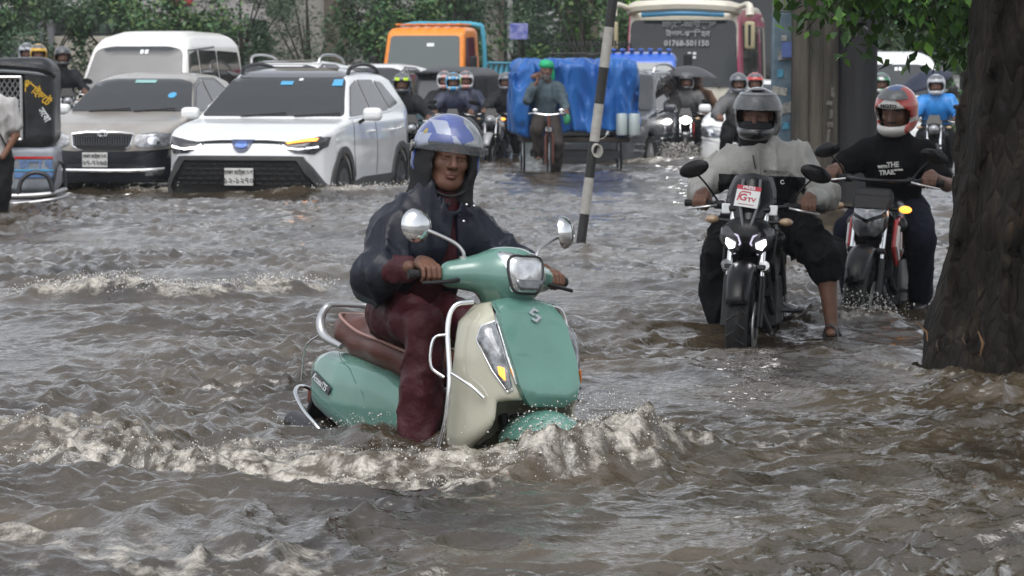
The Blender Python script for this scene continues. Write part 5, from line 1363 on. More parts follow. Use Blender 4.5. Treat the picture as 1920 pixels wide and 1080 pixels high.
for s in (-1, 1):
    q = MB(); q.tube([(s * .19, -.315, 1.0), (s * .225, -.30, .998)], .032, 12); q.build('grip_collar', BLK, t)
    q = MB(); q.tube([(s * .22, -.302, .998), (s * .35, -.268, .992)], .0165, 12); q.tube([(s * .345, -.268, .992), (s * .362, -.264, .992)], .019, 12); q.build('grip', GRIPM, t)
    q = MB(); q.tube(spline([(s * .19, -.36, .985), (s * .25, -.375, .975), (s * .345, -.335, .962)], 5), [.010, .008, .007], 8); q.build('brake_lever', BLK, t)
    base = (s * .165, -.33, 1.05); mc = (-.328, -.25, 1.175) if s < 0 else (.345, -.27, 1.185)
    q = MB(); q.tube(spline([base, (s * .168, -.33, 1.085), (s * .20, -.31, 1.12), (s * .285, -.275, 1.155), (mc[0] * .97, mc[1] + .0, mc[2] - .008)], 5), .0075, 8); q.tube([base, (s * .166, -.33, 1.07)], .015, 10)
    o = q.build('mirror_stalk', ALU, t)
    R_ = rotm(82, 0, 0) if s < 0 else Euler((rad(80), 0, rad(38))).to_matrix()
    q = MB(); q.lathe([(.001, .030), (.030, .027), (.052, .016), (.063, .0), (.065, -.012), (.060, -.016)], mc, R_, 24); q.build('mirror', CHR, o)
# rear grab rail, guards, mudflap
q = MB()
q.tube(spline([(-.13, .545, .665), (-.145, .66, .70), (-.14, .70, .76), (-.12, .69, .815), (-.06, .72, .825), (.06, .72, .825), (.12, .69, .815), (.14, .70, .76), (.145, .66, .70), (.13, .545, .665)], 6), [.012, .019, .019, .014, .011, .011, .014, .019, .019, .012], 10, sq=(1, 1))
q.build('grab_rail', mat('painted_silver', (.45, .46, .47), .3, .6), t)
for s in (-1, 1):
    q = MB(); q.tube(spline([(s * .03, .88, .46), (s * .12, .85, .48), (s * .20, .76, .46), (s * .24, .62, .40), (s * .24, .50, .34), (s * .21, .45, .26)], 6), .0085, 10); q.build('rear_guard', CHR, t)
    q = MB(); q.tube(spline([(s * .12, .73, .70), (s * .13, .82, .64), (s * .12, .85, .50)], 5), .004, 6); q.build('rear_rack_stay', CHR, t)
q = MB(); q.loft([[V(-.07, .80, .50), V(.07, .80, .50), V(.07, .83, .50), V(-.07, .83, .50)], [V(-.085, .86, .33), V(.085, .86, .33), V(.085, .88, .33), V(-.085, .88, .33)], [V(-.085, .875, .20), V(.085, .875, .20), V(.085, .89, .20), V(-.085, .89, .20)]])
q.build('mudflap', BLK, t, bevel=.006)
q = MB(); q.box((0, .885, .44), (.12, .03, .06)); q.build('rear_reflector', mat('rust_reflector', (.16, .04, .02), .4), t, bevel=.01)
q = MB(); q.box((.05, .35, .30), (.22, .6, .20)); q.tube([(-.12, .25, .25), (-.15, .55, .28), (-.15, .85, .34)], .05, 10); q.build('engine', DKM, t, bevel=.02)

# rider
NVY = mat('navy_rain_fabric', (0.0085, 0.011, 0.019), 0.38, spec=.35, var=0.15, vscale=7, bump=0.2, bscale=30)
MRN = mat('maroon_rain_fabric', (0.046, 0.0085, 0.0120), 0.5, spec=.3, var=0.10, vscale=7, bump=0.35, bscale=30)
J = dict(pel=(0, .27, .845), chest=(0, .17, 1.10), neck=(0, .10, 1.275), head=(.0, .065, 1.440), hr=(2, 3, -20),
         sh=[(-.162, .165, 1.130), (.170, .13, 1.145)], el=[(-.275, .10, .97), (.305, .02, 1.03)], wr=[(-.305, -.185, 1.015), (.315, -.195, 1.01)],
         hip=[(-.11, .23, .82), (.11, .23, .82)], kn=[(-.185, -.13, .795), (.18, -.14, .78)], an=[(-.175, -.13, .31), (.17, -.14, .31)], toe=[(-.175, -.26, .27), (.17, -.26, .27)],
         grip=[(-.285, -.286, .995), (.285, -.286, .995)], bar=[(-1, .25, -.05), (1, .25, -.05)])
pj, HM = person('rider in navy rain cape, maroon trousers and blue open helmet on the mint scooter', S0['loc'], S0['rz'], J, MRN, MRN, ry=S0['ry'], skin=mat('shaded_brown_skin', (0.13, 0.06, 0.037), 0.5, var=0.14, vscale=28, bump=0.15, bscale=160), res=.0115, hres=.0045, fat=.86, shoe=BLK, loose=.84, pant_loose=.98, fold=.0085, mustache=False, collar=False)  # skin colour darkened in place of the helmet brim's shade
N_ = lambda k: [Vector(a) for a in J[k]]
def cape(P):
    sh, el, wr_ = N_('sh'), N_('el'), N_('wr')
    d = cone(P, (0, .25, .88), (0, .17, 1.12), .172, .165, (1, .80, 1))
    d = smin(d, cone(P, sh[0] + V(.05, 0, -.01), sh[1] - V(.05, 0, .01), .076, .076), .09)
    for s in (0, 1):
        d = smin(d, cone(P, (0, .12, 1.265), sh[s] + V(0, 0, .0), .070, .070), .07)
        d = smin(d, cone(P, sh[s], el[s], .080, .078), .11)
        d = smin(d, cone(P, el[s], el[s].lerp(wr_[s], .30), .086, .074), .06)
        d = smin(d, cone(P, el[s], el[s] + V(0, .05, -.05), .076, .055), .06)
    d = smin(d, cone(P, (0, .15, 1.13), (0, .105, 1.27), .150, .095), .06)
    d = smin(d, cone(P, (0, .11, 1.22), (0, .095, 1.30), .09, .09), .02)
    d = smax(d, -cone(P, (0, .07, 1.285), (0, .03, 1.42), .075, .10), .01)
    d = d + folds(P, .0085, 13)
    # cut away: open front below the chest flap, hem higher in front
    hem = 1.03 + .06 * np.clip((P[1] - .03) / -.1, -1, 1) - .24 * np.clip((np.abs(P[0]) - .15) / .10, 0, 1) - .12 * np.clip((P[1] - .12) / .1, 0, 1)
    d = smax(d, hem - P[2], .012)
    slit = np.maximum(np.abs(P[0] - .02) - .008 - .16 * np.clip(1.20 - P[2], 0, .16), P[1] - .05); slit = np.maximum(slit, P[2] - 1.215)
    return smax(d, -slit, .01)
sdf_obj('rain_cape', cape, (-.56, -.2, .72), (.56, .56, 1.46), .011, NVY, pj)
for x, y, z in ((.035, -.035, 1.265), (.075, -.028, 1.262), (.03, -.03, 1.20)):
    q = MB(); q.ell((x, y, z), (.006, .004, .006), None, 8, 6); q.build('snap_button', CHR, pj)
# hood / padding round the face below the helmet
def hood_fn(P):
    d = smin(ellip(P, (0, .03, -.02), (.120, .14, .135)), cone(P, (0, .04, -.08), (0, .06, -.20), .108, .14), .06)
    d = smax(d, -ellip(P, (0, .0, -.01), (.096, .115, .13)), .01)
    d = smax(d, -ellip(P, (0, -.14, -.02), (.088, .15, .135)), .012)
    d = smax(d, -cone(P, (0, -.10, -.12), (0, -.12, -.3), .085, .10), .012)
    return np.maximum(np.maximum(d, P[2] - .07), -(P[2] + .165)) + folds(P, .004, 5)
place(sdf_obj('hood', hood_fn, (-.22, -.22, -.30), (.22, .28, .1), .009, LINER, pj), HM)
HM = HM @ Matrix.Translation((0, -.004, .002))
HBLU = mat('helmet_blue', (0.018, 0.06, 0.34), 0.18, var=.2, vscale=9, coat=1); HSIL = mat('helmet_marble', (0.20, 0.23, 0.27), 0.25, col2=(0.42, 0.45, 0.47), vscale=26, coat=1)
HBLK = mat('helmet_black', (0.012, 0.012, 0.015), 0.25, coat=1); HLAV = mat('helmet_pale_blue', (0.40, 0.45, 0.60), 0.25, coat=1); HYEL = mat('helmet_yellow', (.42, .32, .05), .4)
def hp0(c):
    x, y, z = c[:, 0], c[:, 1], c[:, 2]; m = np.zeros(len(c), int)
    nz = .02 * np.sin(z * 70 + x * 30)
    m[(x > .045 + nz) & (z > .04)] = 1
    m[(z < .055) & (y < -.02)] = 2
    m[(np.abs(x + .062 + (z - .12) * .25) < .026) & (np.abs(z - .115) < .026) & (y < .02)] = 3
    m[(np.abs(x - .0) < (.030 - (.075 - z) * -.4)) & (z > .04) & (z < .088) & (y < -.05) & (x + (z - .06) * .9 < .012) & (x > -.018 - (z - .06) * .3)] = 3
    m[(x < -.085) & (z > .03) & (z < .085) & (y < .0) & (y > -.075)] = 3
    m[((x + .105) ** 2 + (z - .088) ** 2 + (y + .035) ** 2 < .016 ** 2)] = 4
    return m
def hshell(P):
    o = ellip(P, (0, .022, .03), (.138, .162, .142)); i = ellip(P, (0, .02, .02), (.118, .138, .122))
    o = smin(o, ellip(P, (0, .055, -.05), (.128, .115, .09)), .04)
    d = smax(o, -i, .006)
    cut = np.maximum(P[2] - (.035 - .25 * (P[1] + .05)), P[1] - .03 - .4 * (P[2] + .0)); d = smax(d, -cut, .012)
    return smax(d, -(P[2] + .115), .01)
hh = place(sdf_obj('helmet', hshell, (-.18, -.2, -.16), (.18, .24, .2), .0052, [HBLU, HSIL, HBLK, HLAV, HYEL, LINER], pj,
     mfn=lambda c: np.where(ellip(c.T, (0, .02, .02), (.124, .144, .128)) < 0, 5, hp0(c))), HM)
visor_patch('visor', (.146, .180, .156), 84, -3, 62, (0, .018, .030), VIS, hh, HM, 0, (28, 12))
for s in (-1, 1):
    q = MB(); q.lathe([(.001, .012), (.022, .010), (.024, 0)], (s * .143, .005, .03), rotm(0, 90 * s, 0), 14); place(q.build('visor_pivot', HBLK, hh), HM)
q = MB(); q.tube(spline([(-.10, -.03, -.07), (-.06, -.05, -.125), (0, -.06, -.145), (.06, -.05, -.125), (.10, -.03, -.07)], 5), .008, 6, sq=(1.4, .4)); place(q.build('chin_strap', LINER, hh), HM)
# ---------------------------------------------------------------- striped pole and rope
q = thing('striped_pole', 'leaning pole painted in black and white bands standing in the flood', 'pole', (.505, 23.7, -.28), 0, ry=rad(7.4))
PB = mat('worn_black_paint', (.02, .02, .02), .5, var=.4, vscale=12); PW = mat('worn_white_paint', (.30, .29, .26), .6, col2=(.42, .41, .38), vscale=14)
zs = [0, .56, .85, 1.14, 1.44, 1.73, 2.05, 2.9]
for i in range(7):
    b = MB(); b.lathe([(.039, zs[i] + .0005), (.0385, zs[i + 1])], (0, 0, 0), None, 18)
    b.build('band', PB if i % 2 == 0 else PW, q)
r = thing('rope_coil', 'coil of pale rope tied to the striped pole', 'rope', (.665, 23.68, .80)); r.scale = (.6, .6, .6)
for k in range(5):
    b = MB(); b.tube([(.045 * (1 + .1 * k) * math.cos(a) + .01 * k - .02, -.015 * k, .065 * (1 + .07 * k) * math.sin(a) - .01 * k) for a in np.linspace(0, 6.28, 19)[:-1]], .008, 6, closed=True)
    b.build('loop', mat('pale_rope', (.45, .44, .4), .8, bump=.5, bscale=150), r)
b = MB(); b.tube(spline([(-.05, 0, .05), (-.02, 0, .09), (.1, 0, .13), (.18, .02, .22)], 4), .005, 5); b.build('tail', MATS['pale_rope'], r)

# ---------------------------------------------------------------- pier and post
CONC = mat('stained_concrete', (.024, .022, .018), .8, spec=.25, col2=(.095, .086, .07), vscale=5, stretch=(1, 1, .12), bump=.4, bscale=16)
CONB = mat('wet_black_concrete', (.010, .010, .012), .7, spec=.25, col2=(.026, .026, .028), vscale=4, stretch=(1, 1, .12), bump=.3, bscale=18)
q = thing('fluted_pier', 'dark stained concrete pier with vertical flutes behind the two motorcycles', 'pier', (3.30, 30.6, -.4))
for i, (x, r_) in enumerate(((-.36, .085), (-.215, .09), (-.07, .095))):
    b = MB(); b.lathe([(r_ * 1.05, 0), (r_, .5), (r_ * .98, 2), (r_, 5.2)], (x, -.16 + .02 * i, 0), None, 16); b.build('flute', CONC, q)
b = MB(); b.lathe([(.25, 0), (.24, .6), (.24, 5.2)], (.20, .05, 0), None, 28); b.build('shaft', CONB, q)
b = MB(); b.box((-.12, .12, 2.6), (.62, .4, 5.2)); b.build('core', CONC, q)
for i in range(5):
    b = MB(); x = (-.09, -.07, -.06, -.08, -.05)[i]; b.box((x, -.252, 1.15 + i * .11), (.03 + .03 * (i % 2), .006, (.13, .05, .09, .04, .1)[i]), rotm(0, (4, -8, 3, 12, -5)[i], 0)); b.build('peeled_paper', mat('peeled_paper', (.09, .085, .07), .8, var=.4, vscale=30), q)
q = thing('poster_post', 'post wrapped in peeling blue posters beside the fluted pier', 'post', (2.79, 30.9, -.4))
b = MB(); b.box((0, 0, 1.2), (.22, .2, 2.4)); b.build('post_body', mat('blue_poster', (.05, .09, .13), .6, col2=(.12, .17, .2), vscale=7), q, bevel=.015)
b = MB(); b.box((0, .02, 3.6), (.20, .18, 2.4)); b.build('upper_post', mat('grey_post', (.17, .17, .165), .7, var=.2), q, bevel=.015)
for i in range(9):
    b = MB(); b.box(((random.random() - .5) * .09, -.103 - .001 * i, .7 + i * .18), (.05 + random.random() * .12, .004, .05 + .1 * random.random()), rotm(0, random.gauss(0, 6), 0))
    b.build('poster', mat(['poster_cyan', 'poster_grey', 'poster_pale'][i % 3], [(.05, .2, .3), (.2, .2, .19), (.3, .3, .27)][i % 3], .7, var=.4, vscale=20), q)
b = MB(); b.box((.13, -.13, 2.02), (.30, .02, .16)); b.build('sign_plate', mat('blue_pink_sign', (.08, .12, .3), .5, var=.3), q)

# ---------------------------------------------------------------- leaf helper, big tree at the roadside
LEAFV = [(0, 0, 0), (.22, .3, .03), (.26, .55, .03), (0, 1.0, -.03), (-.26, .55, .03), (-.22, .3, .03), (0, .5, 0)]
LEAFF = [(0, 1, 6), (1, 2, 6), (2, 3, 6), (3, 4, 6), (4, 5, 6), (5, 0, 6)]
def leaves_mesh(name, centers, sizes, m, parent, rs, droop=.5, thin=1.0, kind=None, flat=None):
    n = len(centers); base = np.array([(0, 0, 0), (.28 * thin, .45, .04), (0, 1.0, -.05), (-.28 * thin, .45, .04)])
    az = rs.uniform(0, 6.28, n); pt = rs.normal(-droop, .5, n); rl = rs.normal(0, .6, n)
    ca, sa, cp, sp, cr, sr = np.cos(az), np.sin(az), np.cos(pt), np.sin(pt), np.cos(rl), np.sin(rl)
    v = np.repeat(base[None], n, 0) * np.asarray(sizes)[:, None, None]
    x, y, z = v[..., 0], v[..., 1], v[..., 2]
    x, z = x * cr[:, None] + z * sr[:, None], -x * sr[:, None] + z * cr[:, None]
    y, z = y * cp[:, None] - z * sp[:, None], y * sp[:, None] + z * cp[:, None]
    x, y = x * ca[:, None] - y * sa[:, None], x * sa[:, None] + y * ca[:, None]
    P = np.stack([x, y, z], -1) + np.asarray(centers)[:, None, :]
    f = np.arange(n * 4).reshape(n, 4)
    ms = m if isinstance(m, list) else [m]
    o = mesh_obj(name, P.reshape(-1, 3), f, ms, parent, True, None, rs.randint(0, len(ms), n))
    if kind: o['kind'] = kind
    return o
def leafmat(name, c, c2):
    m = mat(name, c, .42, col2=c2, vscale=3.0, spec=.35)
    return m
LG = [leafmat('leaf_deep_green', (.05, .13, .028), (.08, .18, .035)), leafmat('leaf_mid_green', (.10, .24, .035), (.14, .28, .045)), leafmat('leaf_dark', (.028, .07, .022), (.05, .11, .03))]
BARK = bpy.data.materials.new('wet_bark'); BARK.use_nodes = True
N = BARK.node_tree.nodes; L = BARK.node_tree.links; p = N['Principled BSDF']
tc = N.new('ShaderNodeTexCoord')
n1 = noise_(6, 8, (1.4, 1.4, .5), .7); n1b = noise_(3.4, 6, (1, 1, .6), .6); n3 = noise_(22, 7, (1.3, 1.3, .3), .75)
vo = N.new('ShaderNodeTexVoronoi'); vo.feature = 'DISTANCE_TO_EDGE'; vo.inputs['Scale'].default_value = 13
mpv = N.new('ShaderNodeMapping'); mpv.inputs['Scale'].default_value = (1.3, 1.3, .38); L.new(tc.outputs['Object'], mpv.inputs['Vector']); L.new(mpv.outputs[0], vo.inputs['Vector'])
r1 = ramp_(n1.outputs['Fac'], [(.32, (.005, .004, .003)), (.52, (.016, .0115, .0075)), (.70, (.050, .040, .024))])
r2 = ramp_(n1b.outputs['Fac'], [(.64, (0, 0, 0)), (.70, (1, 1, 1))])
mx = N.new('ShaderNodeMix'); mx.data_type = 'RGBA'; L.new(r2.outputs[0], mx.inputs[0]); L.new(r1.outputs[0], mx.inputs[6]); mx.inputs[7].default_value = (.06, .032, .015, 1)
L.new(mx.outputs[2], p.inputs['Base Color']); p.inputs['Roughness'].default_value = .6; p.inputs['Specular IOR Level'].default_value = .25
av = N.new('ShaderNodeMath'); av.operation = 'MULTIPLY_ADD'; rv = ramp_(vo.outputs['Distance'], [(0, (0, 0, 0)), (.18, (1, 1, 1))]); L.new(rv.outputs[0], av.inputs[0]); av.inputs[1].default_value = .6; L.new(n3.outputs['Fac'], av.inputs[2])
bp = N.new('ShaderNodeBump'); bp.inputs['Strength'].default_value = 1.0; bp.inputs['Distance'].default_value = .045
L.new(av.outputs[0], bp.inputs['Height']); L.new(bp.outputs[0], p.inputs['Normal'])
TR = thing('roadside_tree', 'thick wet dark tree trunk with torn bark at its flooded base', 'tree', (2.42, 14.05, -.25))
def trunk(P):
    ax = np.arctan2(P[1], P[0])
    d = cone(P, (0, 0, -.1), (.10, .1, 1.3), .45, .40); d = smin(d, cone(P, (.10, .1, 1.3), (.30, .2, 4.6), .39, .33), .1)
    for a, l, r in ((3.4, .62, .13), (4.3, .60, .15), (5.2, .58, .15), (2.4, .5, .14), (.3, .55, .16)):
        d = smin(d, cone(P, (.1 * math.cos(a), .1 * math.sin(a), .65), (l * math.cos(a), l * math.sin(a), -.1), .16, r), .16)
    d = smin(d, cone(P, (.20, .15, 2.3), (-.7, .5, 4.4), .17, .10), .12)
    rdg = np.abs(wr([P[0] * 1.2, P[1] * 1.2, P[2] * .25], 17, 21)); fine = np.abs(wr([P[0], P[1], P[2] * .4], 42, 22))
    return d + .085 * (.4 - rdg) + .035 * (.4 - fine) + wr(P, 7, 23) * .03
sdf_obj('trunk', trunk, (-1.0, -1.0, -.2), (1.0, 1.0, 4.4), .020, BARK, TR)
TORN = mat('torn_wood', (.05, .022, .010), .7, col2=(.16, .085, .03), vscale=14, stretch=(1, 1, .3)); TORND = mat('dark_torn_wood', (.05, .028, .015), .7, var=.4)
rs = np.random.RandomState(5)
for i in range(8):
    a = rs.uniform(3.35, 4.2); l = rs.uniform(.5, .62); z0 = rs.uniform(.1, .42)
    b = MB(); p0 = V(l * math.cos(a), l * math.sin(a), z0 + .12); p1 = p0 + V(rs.uniform(-.05, .05), rs.uniform(-.06, .0), -rs.uniform(.04, .13))
    b.tube([p0, p0.lerp(p1, .5) + V(rs.uniform(-.02, .02), -.015, 0), p1], [.002, rs.uniform(.004, .010), .002], 5); b.build('splinter', TORN if i % 2 else TORND, TR)
# hanging foliage, each leaf its own piece
LM = []
for k, m_ in enumerate(LG):
    me = bpy.data.meshes.new('leaf'); me.from_pydata(LEAFV, [], LEAFF); me.materials.append(m_); me.polygons.foreach_set('use_smooth', [True] * 6); LM.append(me)
TW = MATS.get('twig') or mat('twig', (.03, .025, .015), .7)
base = Vector((2.42, 14.05, -.25)); nl = 0
sprays = [((2.3, 14.6, 2.3), (1.50, 15.3, 1.62)), ((2.3, 14.7, 2.3), (1.72, 15.6, 1.50)), ((2.35, 14.6, 2.2), (1.66, 15.0, 1.68)), ((2.3, 14.8, 2.1), (2.15, 15.3, 1.40)), ((2.3, 14.4, 2.1), (2.20, 14.7, 1.50)),
          ((2.2, 14.6, 2.1), (1.58, 15.0, 1.72)), ((2.3, 14.8, 2.2), (1.95, 15.8, 1.58)), ((2.3, 14.6, 2.1), (2.30, 15.4, 1.45)), ((2.2, 15.0, 2.1), (1.45, 15.6, 1.74)), ((2.3, 14.5, 2.1), (2.0, 14.6, 1.62)), ((2.3, 15, 2.2), (1.80, 15.4, 1.66)), ((2.4, 15, 2.1), (2.15, 15.5, 1.55))]
for si, (a, b) in enumerate(sprays):
    a, b = Vector(a) - base, Vector(b) - base
    mid = a.lerp(b, .5) + V(0, 0, .12)
    pts = spline([a, mid, b], 8)
    q = MB(); q.tube(pts, [.010, .003], 5); q.build('twig', TW, TR)
    for j in range(27):
        if nl >= 300: break
        u = .18 + .82 * j / 26; c = pts[min(16, int(u * 16))]
        o = bpy.data.objects.new('leaf', LM[(j * 7 + si) % 3]); COL.objects.link(o); o.parent = TR
        o.location = c + V(random.gauss(0, .05), random.gauss(0, .05), random.gauss(0, .035))
        o.rotation_euler = (random.gauss(-.7, .45), random.gauss(0, .6), random.uniform(0, 6.28)); s_ = random.uniform(.06, .115)
        o.scale = (s_ * .95, s_, s_); nl += 1
rs = np.random.RandomState(10); cen = []
for a, b in sprays:
    for k in range(230):
        u = rs.uniform(.1, .98); c = Vector(a).lerp(Vector(b), u) - base; cen.append((c.x + rs.normal(0, .10), c.y + rs.normal(0, .12), c.z + rs.normal(.06, .07)))
leaves_mesh('foliage', np.array(cen), rs.uniform(.055, .10, len(cen)), LG, TR, rs, droop=.7, kind='stuff')
rs = np.random.RandomState(11)
n = 5200; cen = np.stack([rs.normal(-.1, 1.5, n), rs.normal(.9, 1.6, n), np.abs(rs.normal(0, 1.5, n)) + 2.95], 1)
cl = (wr([cen[:, 0], cen[:, 1], cen[:, 2]], 2.6, 4) > -.25); cen = cen[cl]
leaves_mesh('crown', cen, rs.uniform(.12, .2, len(cen)), LG, TR, rs, kind='stuff')  # unseen crown above the frame, added to shade and darken reflections below
b = MB(); b.tube([(-.7, .5, 4.3), (-1.6, 1.2, 5.2)], [.1, .05], 7); b.tube([(.25, .2, 4.2), (.6, 1.2, 5.6)], [.2, .08], 7); b.build('limb', BARK, TR)

# ---------------------------------------------------------------- three-wheelers
CNV = mat('black_canopy_vinyl', (.014, .015, .017), .35, var=.3, vscale=5, bump=.3, bscale=14)
PNL = mat('grey_tin_panel', (.25, .27, .30), .4, var=.18, vscale=5)
GRN = mat('painted_teal_tin', (.02, .06, .075), .45, var=.3)
def tuk(label, locn, rz):
    t = thing('auto_rickshaw', label, 'auto rickshaw', locn, rz)
    return t
# the near one: its barred side faces the camera, the rear corner is to the right
t = thing('auto_rickshaw', 'black canopied auto rickshaw with barred side door and yellow lettering', 'auto rickshaw', (-5.57, 31.5, -.22), rad(6))
sdf_obj('canopy', lambda P: smax(smax(rbox(P, (0, 0, 1.28), (.78, .70, .48), .16) + .012 * wr(P, 9, 3), -rbox(P, (-.08, -.75, 1.28), (.54, .3, .36), .05), .015), -(P[2] - .83), .01), (-.9, -.85, .7), (.9, .85, 1.95), .022, CNV, t)
b = MB(); b.tube(spline([(-.80, -.70, 1.64), (0, -.72, 1.69), (.62, -.69, 1.65), (.76, -.57, 1.57)], 5), .045, 8); b.build('rolled_flap', CNV, t)
b = MB(); b.tube(spline([(-.8, -.70, 1.60), (0, -.72, 1.63), (.6, -.70, 1.60), (.75, -.6, 1.52)], 5), .02, 6); b.build('piping', mat('grey_piping', (.3, .32, .34), .4), t)
sdf_obj('lower_body', lambda P: rbox(P, (0, 0, .60), (.79, .68, .24), .07), (-.9, -.85, .3), (.9, .85, .95), .022, PNL, t)
b = MB(); b.box((-.08, -.655, 1.28), (1.10, .02, .74)); b.build('cabin_shade_sheet', SEAM, t)  # black sheet painting the unlit inside behind the bars
cg = MB()
x0, x1, z0, z1 = -.60, .44, .92, 1.56
for i in range(-12, 22):
    for sg in (1, -1):
        pts = []
        xx = x0 + i * .055
        for z in (z0, z1):
            pts.append((xx + (z - z0) * sg * .62 + (0 if sg > 0 else .42), z))
        (xa, za), (xb, zb) = pts
        def clip(xa, za, xb, zb):
            t0, t1 = 0., 1.
            dx = xb - xa
            for lim, s in ((x0, 1), (x1, -1)):
                da = (xa - lim) * s; db = (xb - lim) * s
                if da < 0 and db < 0: return None
                if da < 0: t0 = max(t0, da / (da - db))
                elif db < 0: t1 = min(t1, da / (da - db))
            return (t0, t1) if t1 > t0 else None
        c_ = clip(xa, za, xb, zb)
        if c_: cg.tube([(xa + (xb - xa) * u, -.705 - .004 * sg, za + (zb - za) * u) for u in c_], .006, 4)
cage = cg.build('door_grille', ALU, t)
b = MB()
for pts in ([(x0, z0), (x1, z0)], [(x0, z1), (x1, z1)], [(x0, z0), (x0, z1)], [(x1, z0), (x1, z1)], [(-.16, z0), (-.16, z1)], [(-.12, z0), (-.12, z1)], [(-.08, z0), (-.08, z1)], [(-.20, z0), (-.20, z1)]): b.tube([(x, -.71, z) for x, z in pts], .016, 6)
b.build('door_frame', ALU, cage)
YEL = mat('yellow_lettering', (.62, .38, .03), .5)
text_mesh('lettering', 'প্রাইভেট', .12, YEL, t, frame((.60, -.712, 1.40), (.70, .06, -.62), (.55, 0, .8)), width=.75, bold=.003)
text_mesh('lettering', 'সেবা', .10, STK, t, frame((.67, -.695, 1.17), (.5, .1, -.8), (.8, 0, .5)), width=.8, bold=.002)
for z, m_, h in ((.73, REDP, .022), (.60, STB, .018), (.55, mat('faded_blue', (.12, .22, .45), .5), .05)):
    b = MB(); b.box((.56, -.684, z), (.40, .012, h)); b.build('stripe', m_, t)
text_mesh('lettering', 'ঢাকা থ', .12, MATS['faded_blue'], t, frame((.58, -.690, .66), (1, 0, 0), (0, 0, 1)), width=1.0, bold=.003)
b = MB(); b.box((.20, -.687, .60), (.30, .012, .38)); b.build('tin_flap', mat('pale_tin', (.36, .38, .4), .4, var=.15), t, bevel=.01)
b = MB(); b.box((.14, -.70, .44), (.24, .03, .12)); b.build('vent', BLK, t, bevel=.015)
b = MB(); b.tube(spline([(-.7, -.78, .34), (.3, -.80, .34), (.72, -.78, .36), (.88, -.62, .40)], 5), .026, 8); b.tube(spline([(-.7, -.78, .26), (.3, -.80, .26), (.74, -.78, .30), (.9, -.6, .33)], 5), .020, 8)
g = b.build('bumper_tube', ALU, t)
b = MB(); b.tube(spline([(.40, -.80, .34), (.44, -.80, .50), (.56, -.80, .58), (.70, -.79, .54), (.76, -.78, .38)], 5), .024, 8); b.tube(spline([(.74, -.74, .38), (.80, -.72, .66), (.86, -.62, .64), (.88, -.60, .42)], 5), .018, 8); b.build('guard_hoop', DKM, g)
wheel(t, (.60, -.50, .20), .20, .11, DKM, 6); wheel(t, (.60, .50, .20), .20, .11, DKM, 6); wheel(t, (-.9, 0, .20), .20, .11, DKM, 6)
b = MB(); b.box((.78, -.55, .18), (.02, .22, .30)); b.build('mudflap', BLK, t)
b = MB(); b.box((0, 0, .33), (1.5, 1.2, .08)); b.build('chassis', DKM, t)

# the far one, nose to the camera in front of the orange truck
t = thing('auto_rickshaw', 'grey black auto rickshaw with curved canopy in front of the orange truck', 'auto rickshaw', (-.93, 51.2, -.2), rad(-16)); t.scale = (.84, .84, .9)
sh_ = shell('canopy', [(-1.2, 1.05), (-1.02, 1.62), (-.85, 1.76), (-.3, 1.86), (.8, 1.84), (1.15, 1.7), (1.2, .95), (.2, .9), (-.9, 1.02)], [(-1.25, .50), (-1.0, .60), (1.2, .64)], [(.64, .85), (.66, 1.3), (.62, 1.68), (.5, 1.82), (.2, 1.88)], CNV, t, .035, .06)
SB = Body(sh_)
SB.patch('windshield', [(-.50, 1.14), (.50, 1.14), (.47, 1.58), (-.47, 1.58)], 'F', mat('hazy_glass2', (.09, .095, .10), .1), t, .01, rnd=.06)
SB.patch('cabin_shade_patch', [(-.82, 1.1), (-.74, 1.58), (.0, 1.62), (.05, 1.0), (-.7, 1.0)], 'L', SEAM, t, .01, rnd=.08); SB.patch('cabin_shade_patch', [(-.82, 1.1), (-.74, 1.58), (.0, 1.62), (.05, 1.0), (-.7, 1.0)], 'R', SEAM, t, .01, rnd=.08)  # black patches painting the shaded cabin onto the solid shell
for x in (.12, .22):
    for z in (1.46, 1.54): SB.patch('sticker', [(x - .035, z - .028), (x + .035, z - .028), (x + .035, z + .028), (x - .035, z + .028)], 'F', STK, t, .016, .004, rings=1)
b = MB(); b.box((0, -1.02, 1.70), (1.1, .30, .03), rotm(-14, 0, 0)); b.build('sun_visor', BLK, t, bevel=.01)
b = MB(); b.loft([[V(-.34, -1.25, .35), V(.34, -1.25, .35), V(.6, 1.1, .35), V(-.6, 1.1, .35)], [V(-.52, -1.2, .85), V(.52, -1.2, .85), V(.64, 1.15, .85), V(-.64, 1.15, .85)], [V(-.56, -1.1, 1.08), V(.56, -1.1, 1.08), V(.64, 1.15, 1.0), V(-.64, 1.15, 1.0)]]); b.build('lower_body', GRN, t, bevel=.04)
b = MB(); b.ell((0, -1.28, .78), (.11, .06, .11)); b.build('headlight', LENS, t)
wheel(t, (0, -1.05, .22), .22, .11, DKM, 6); wheel(t, (.55, .7, .22), .22, .11, DKM, 6); wheel(t, (-.55, .7, .22), .22, .11, DKM, 6)

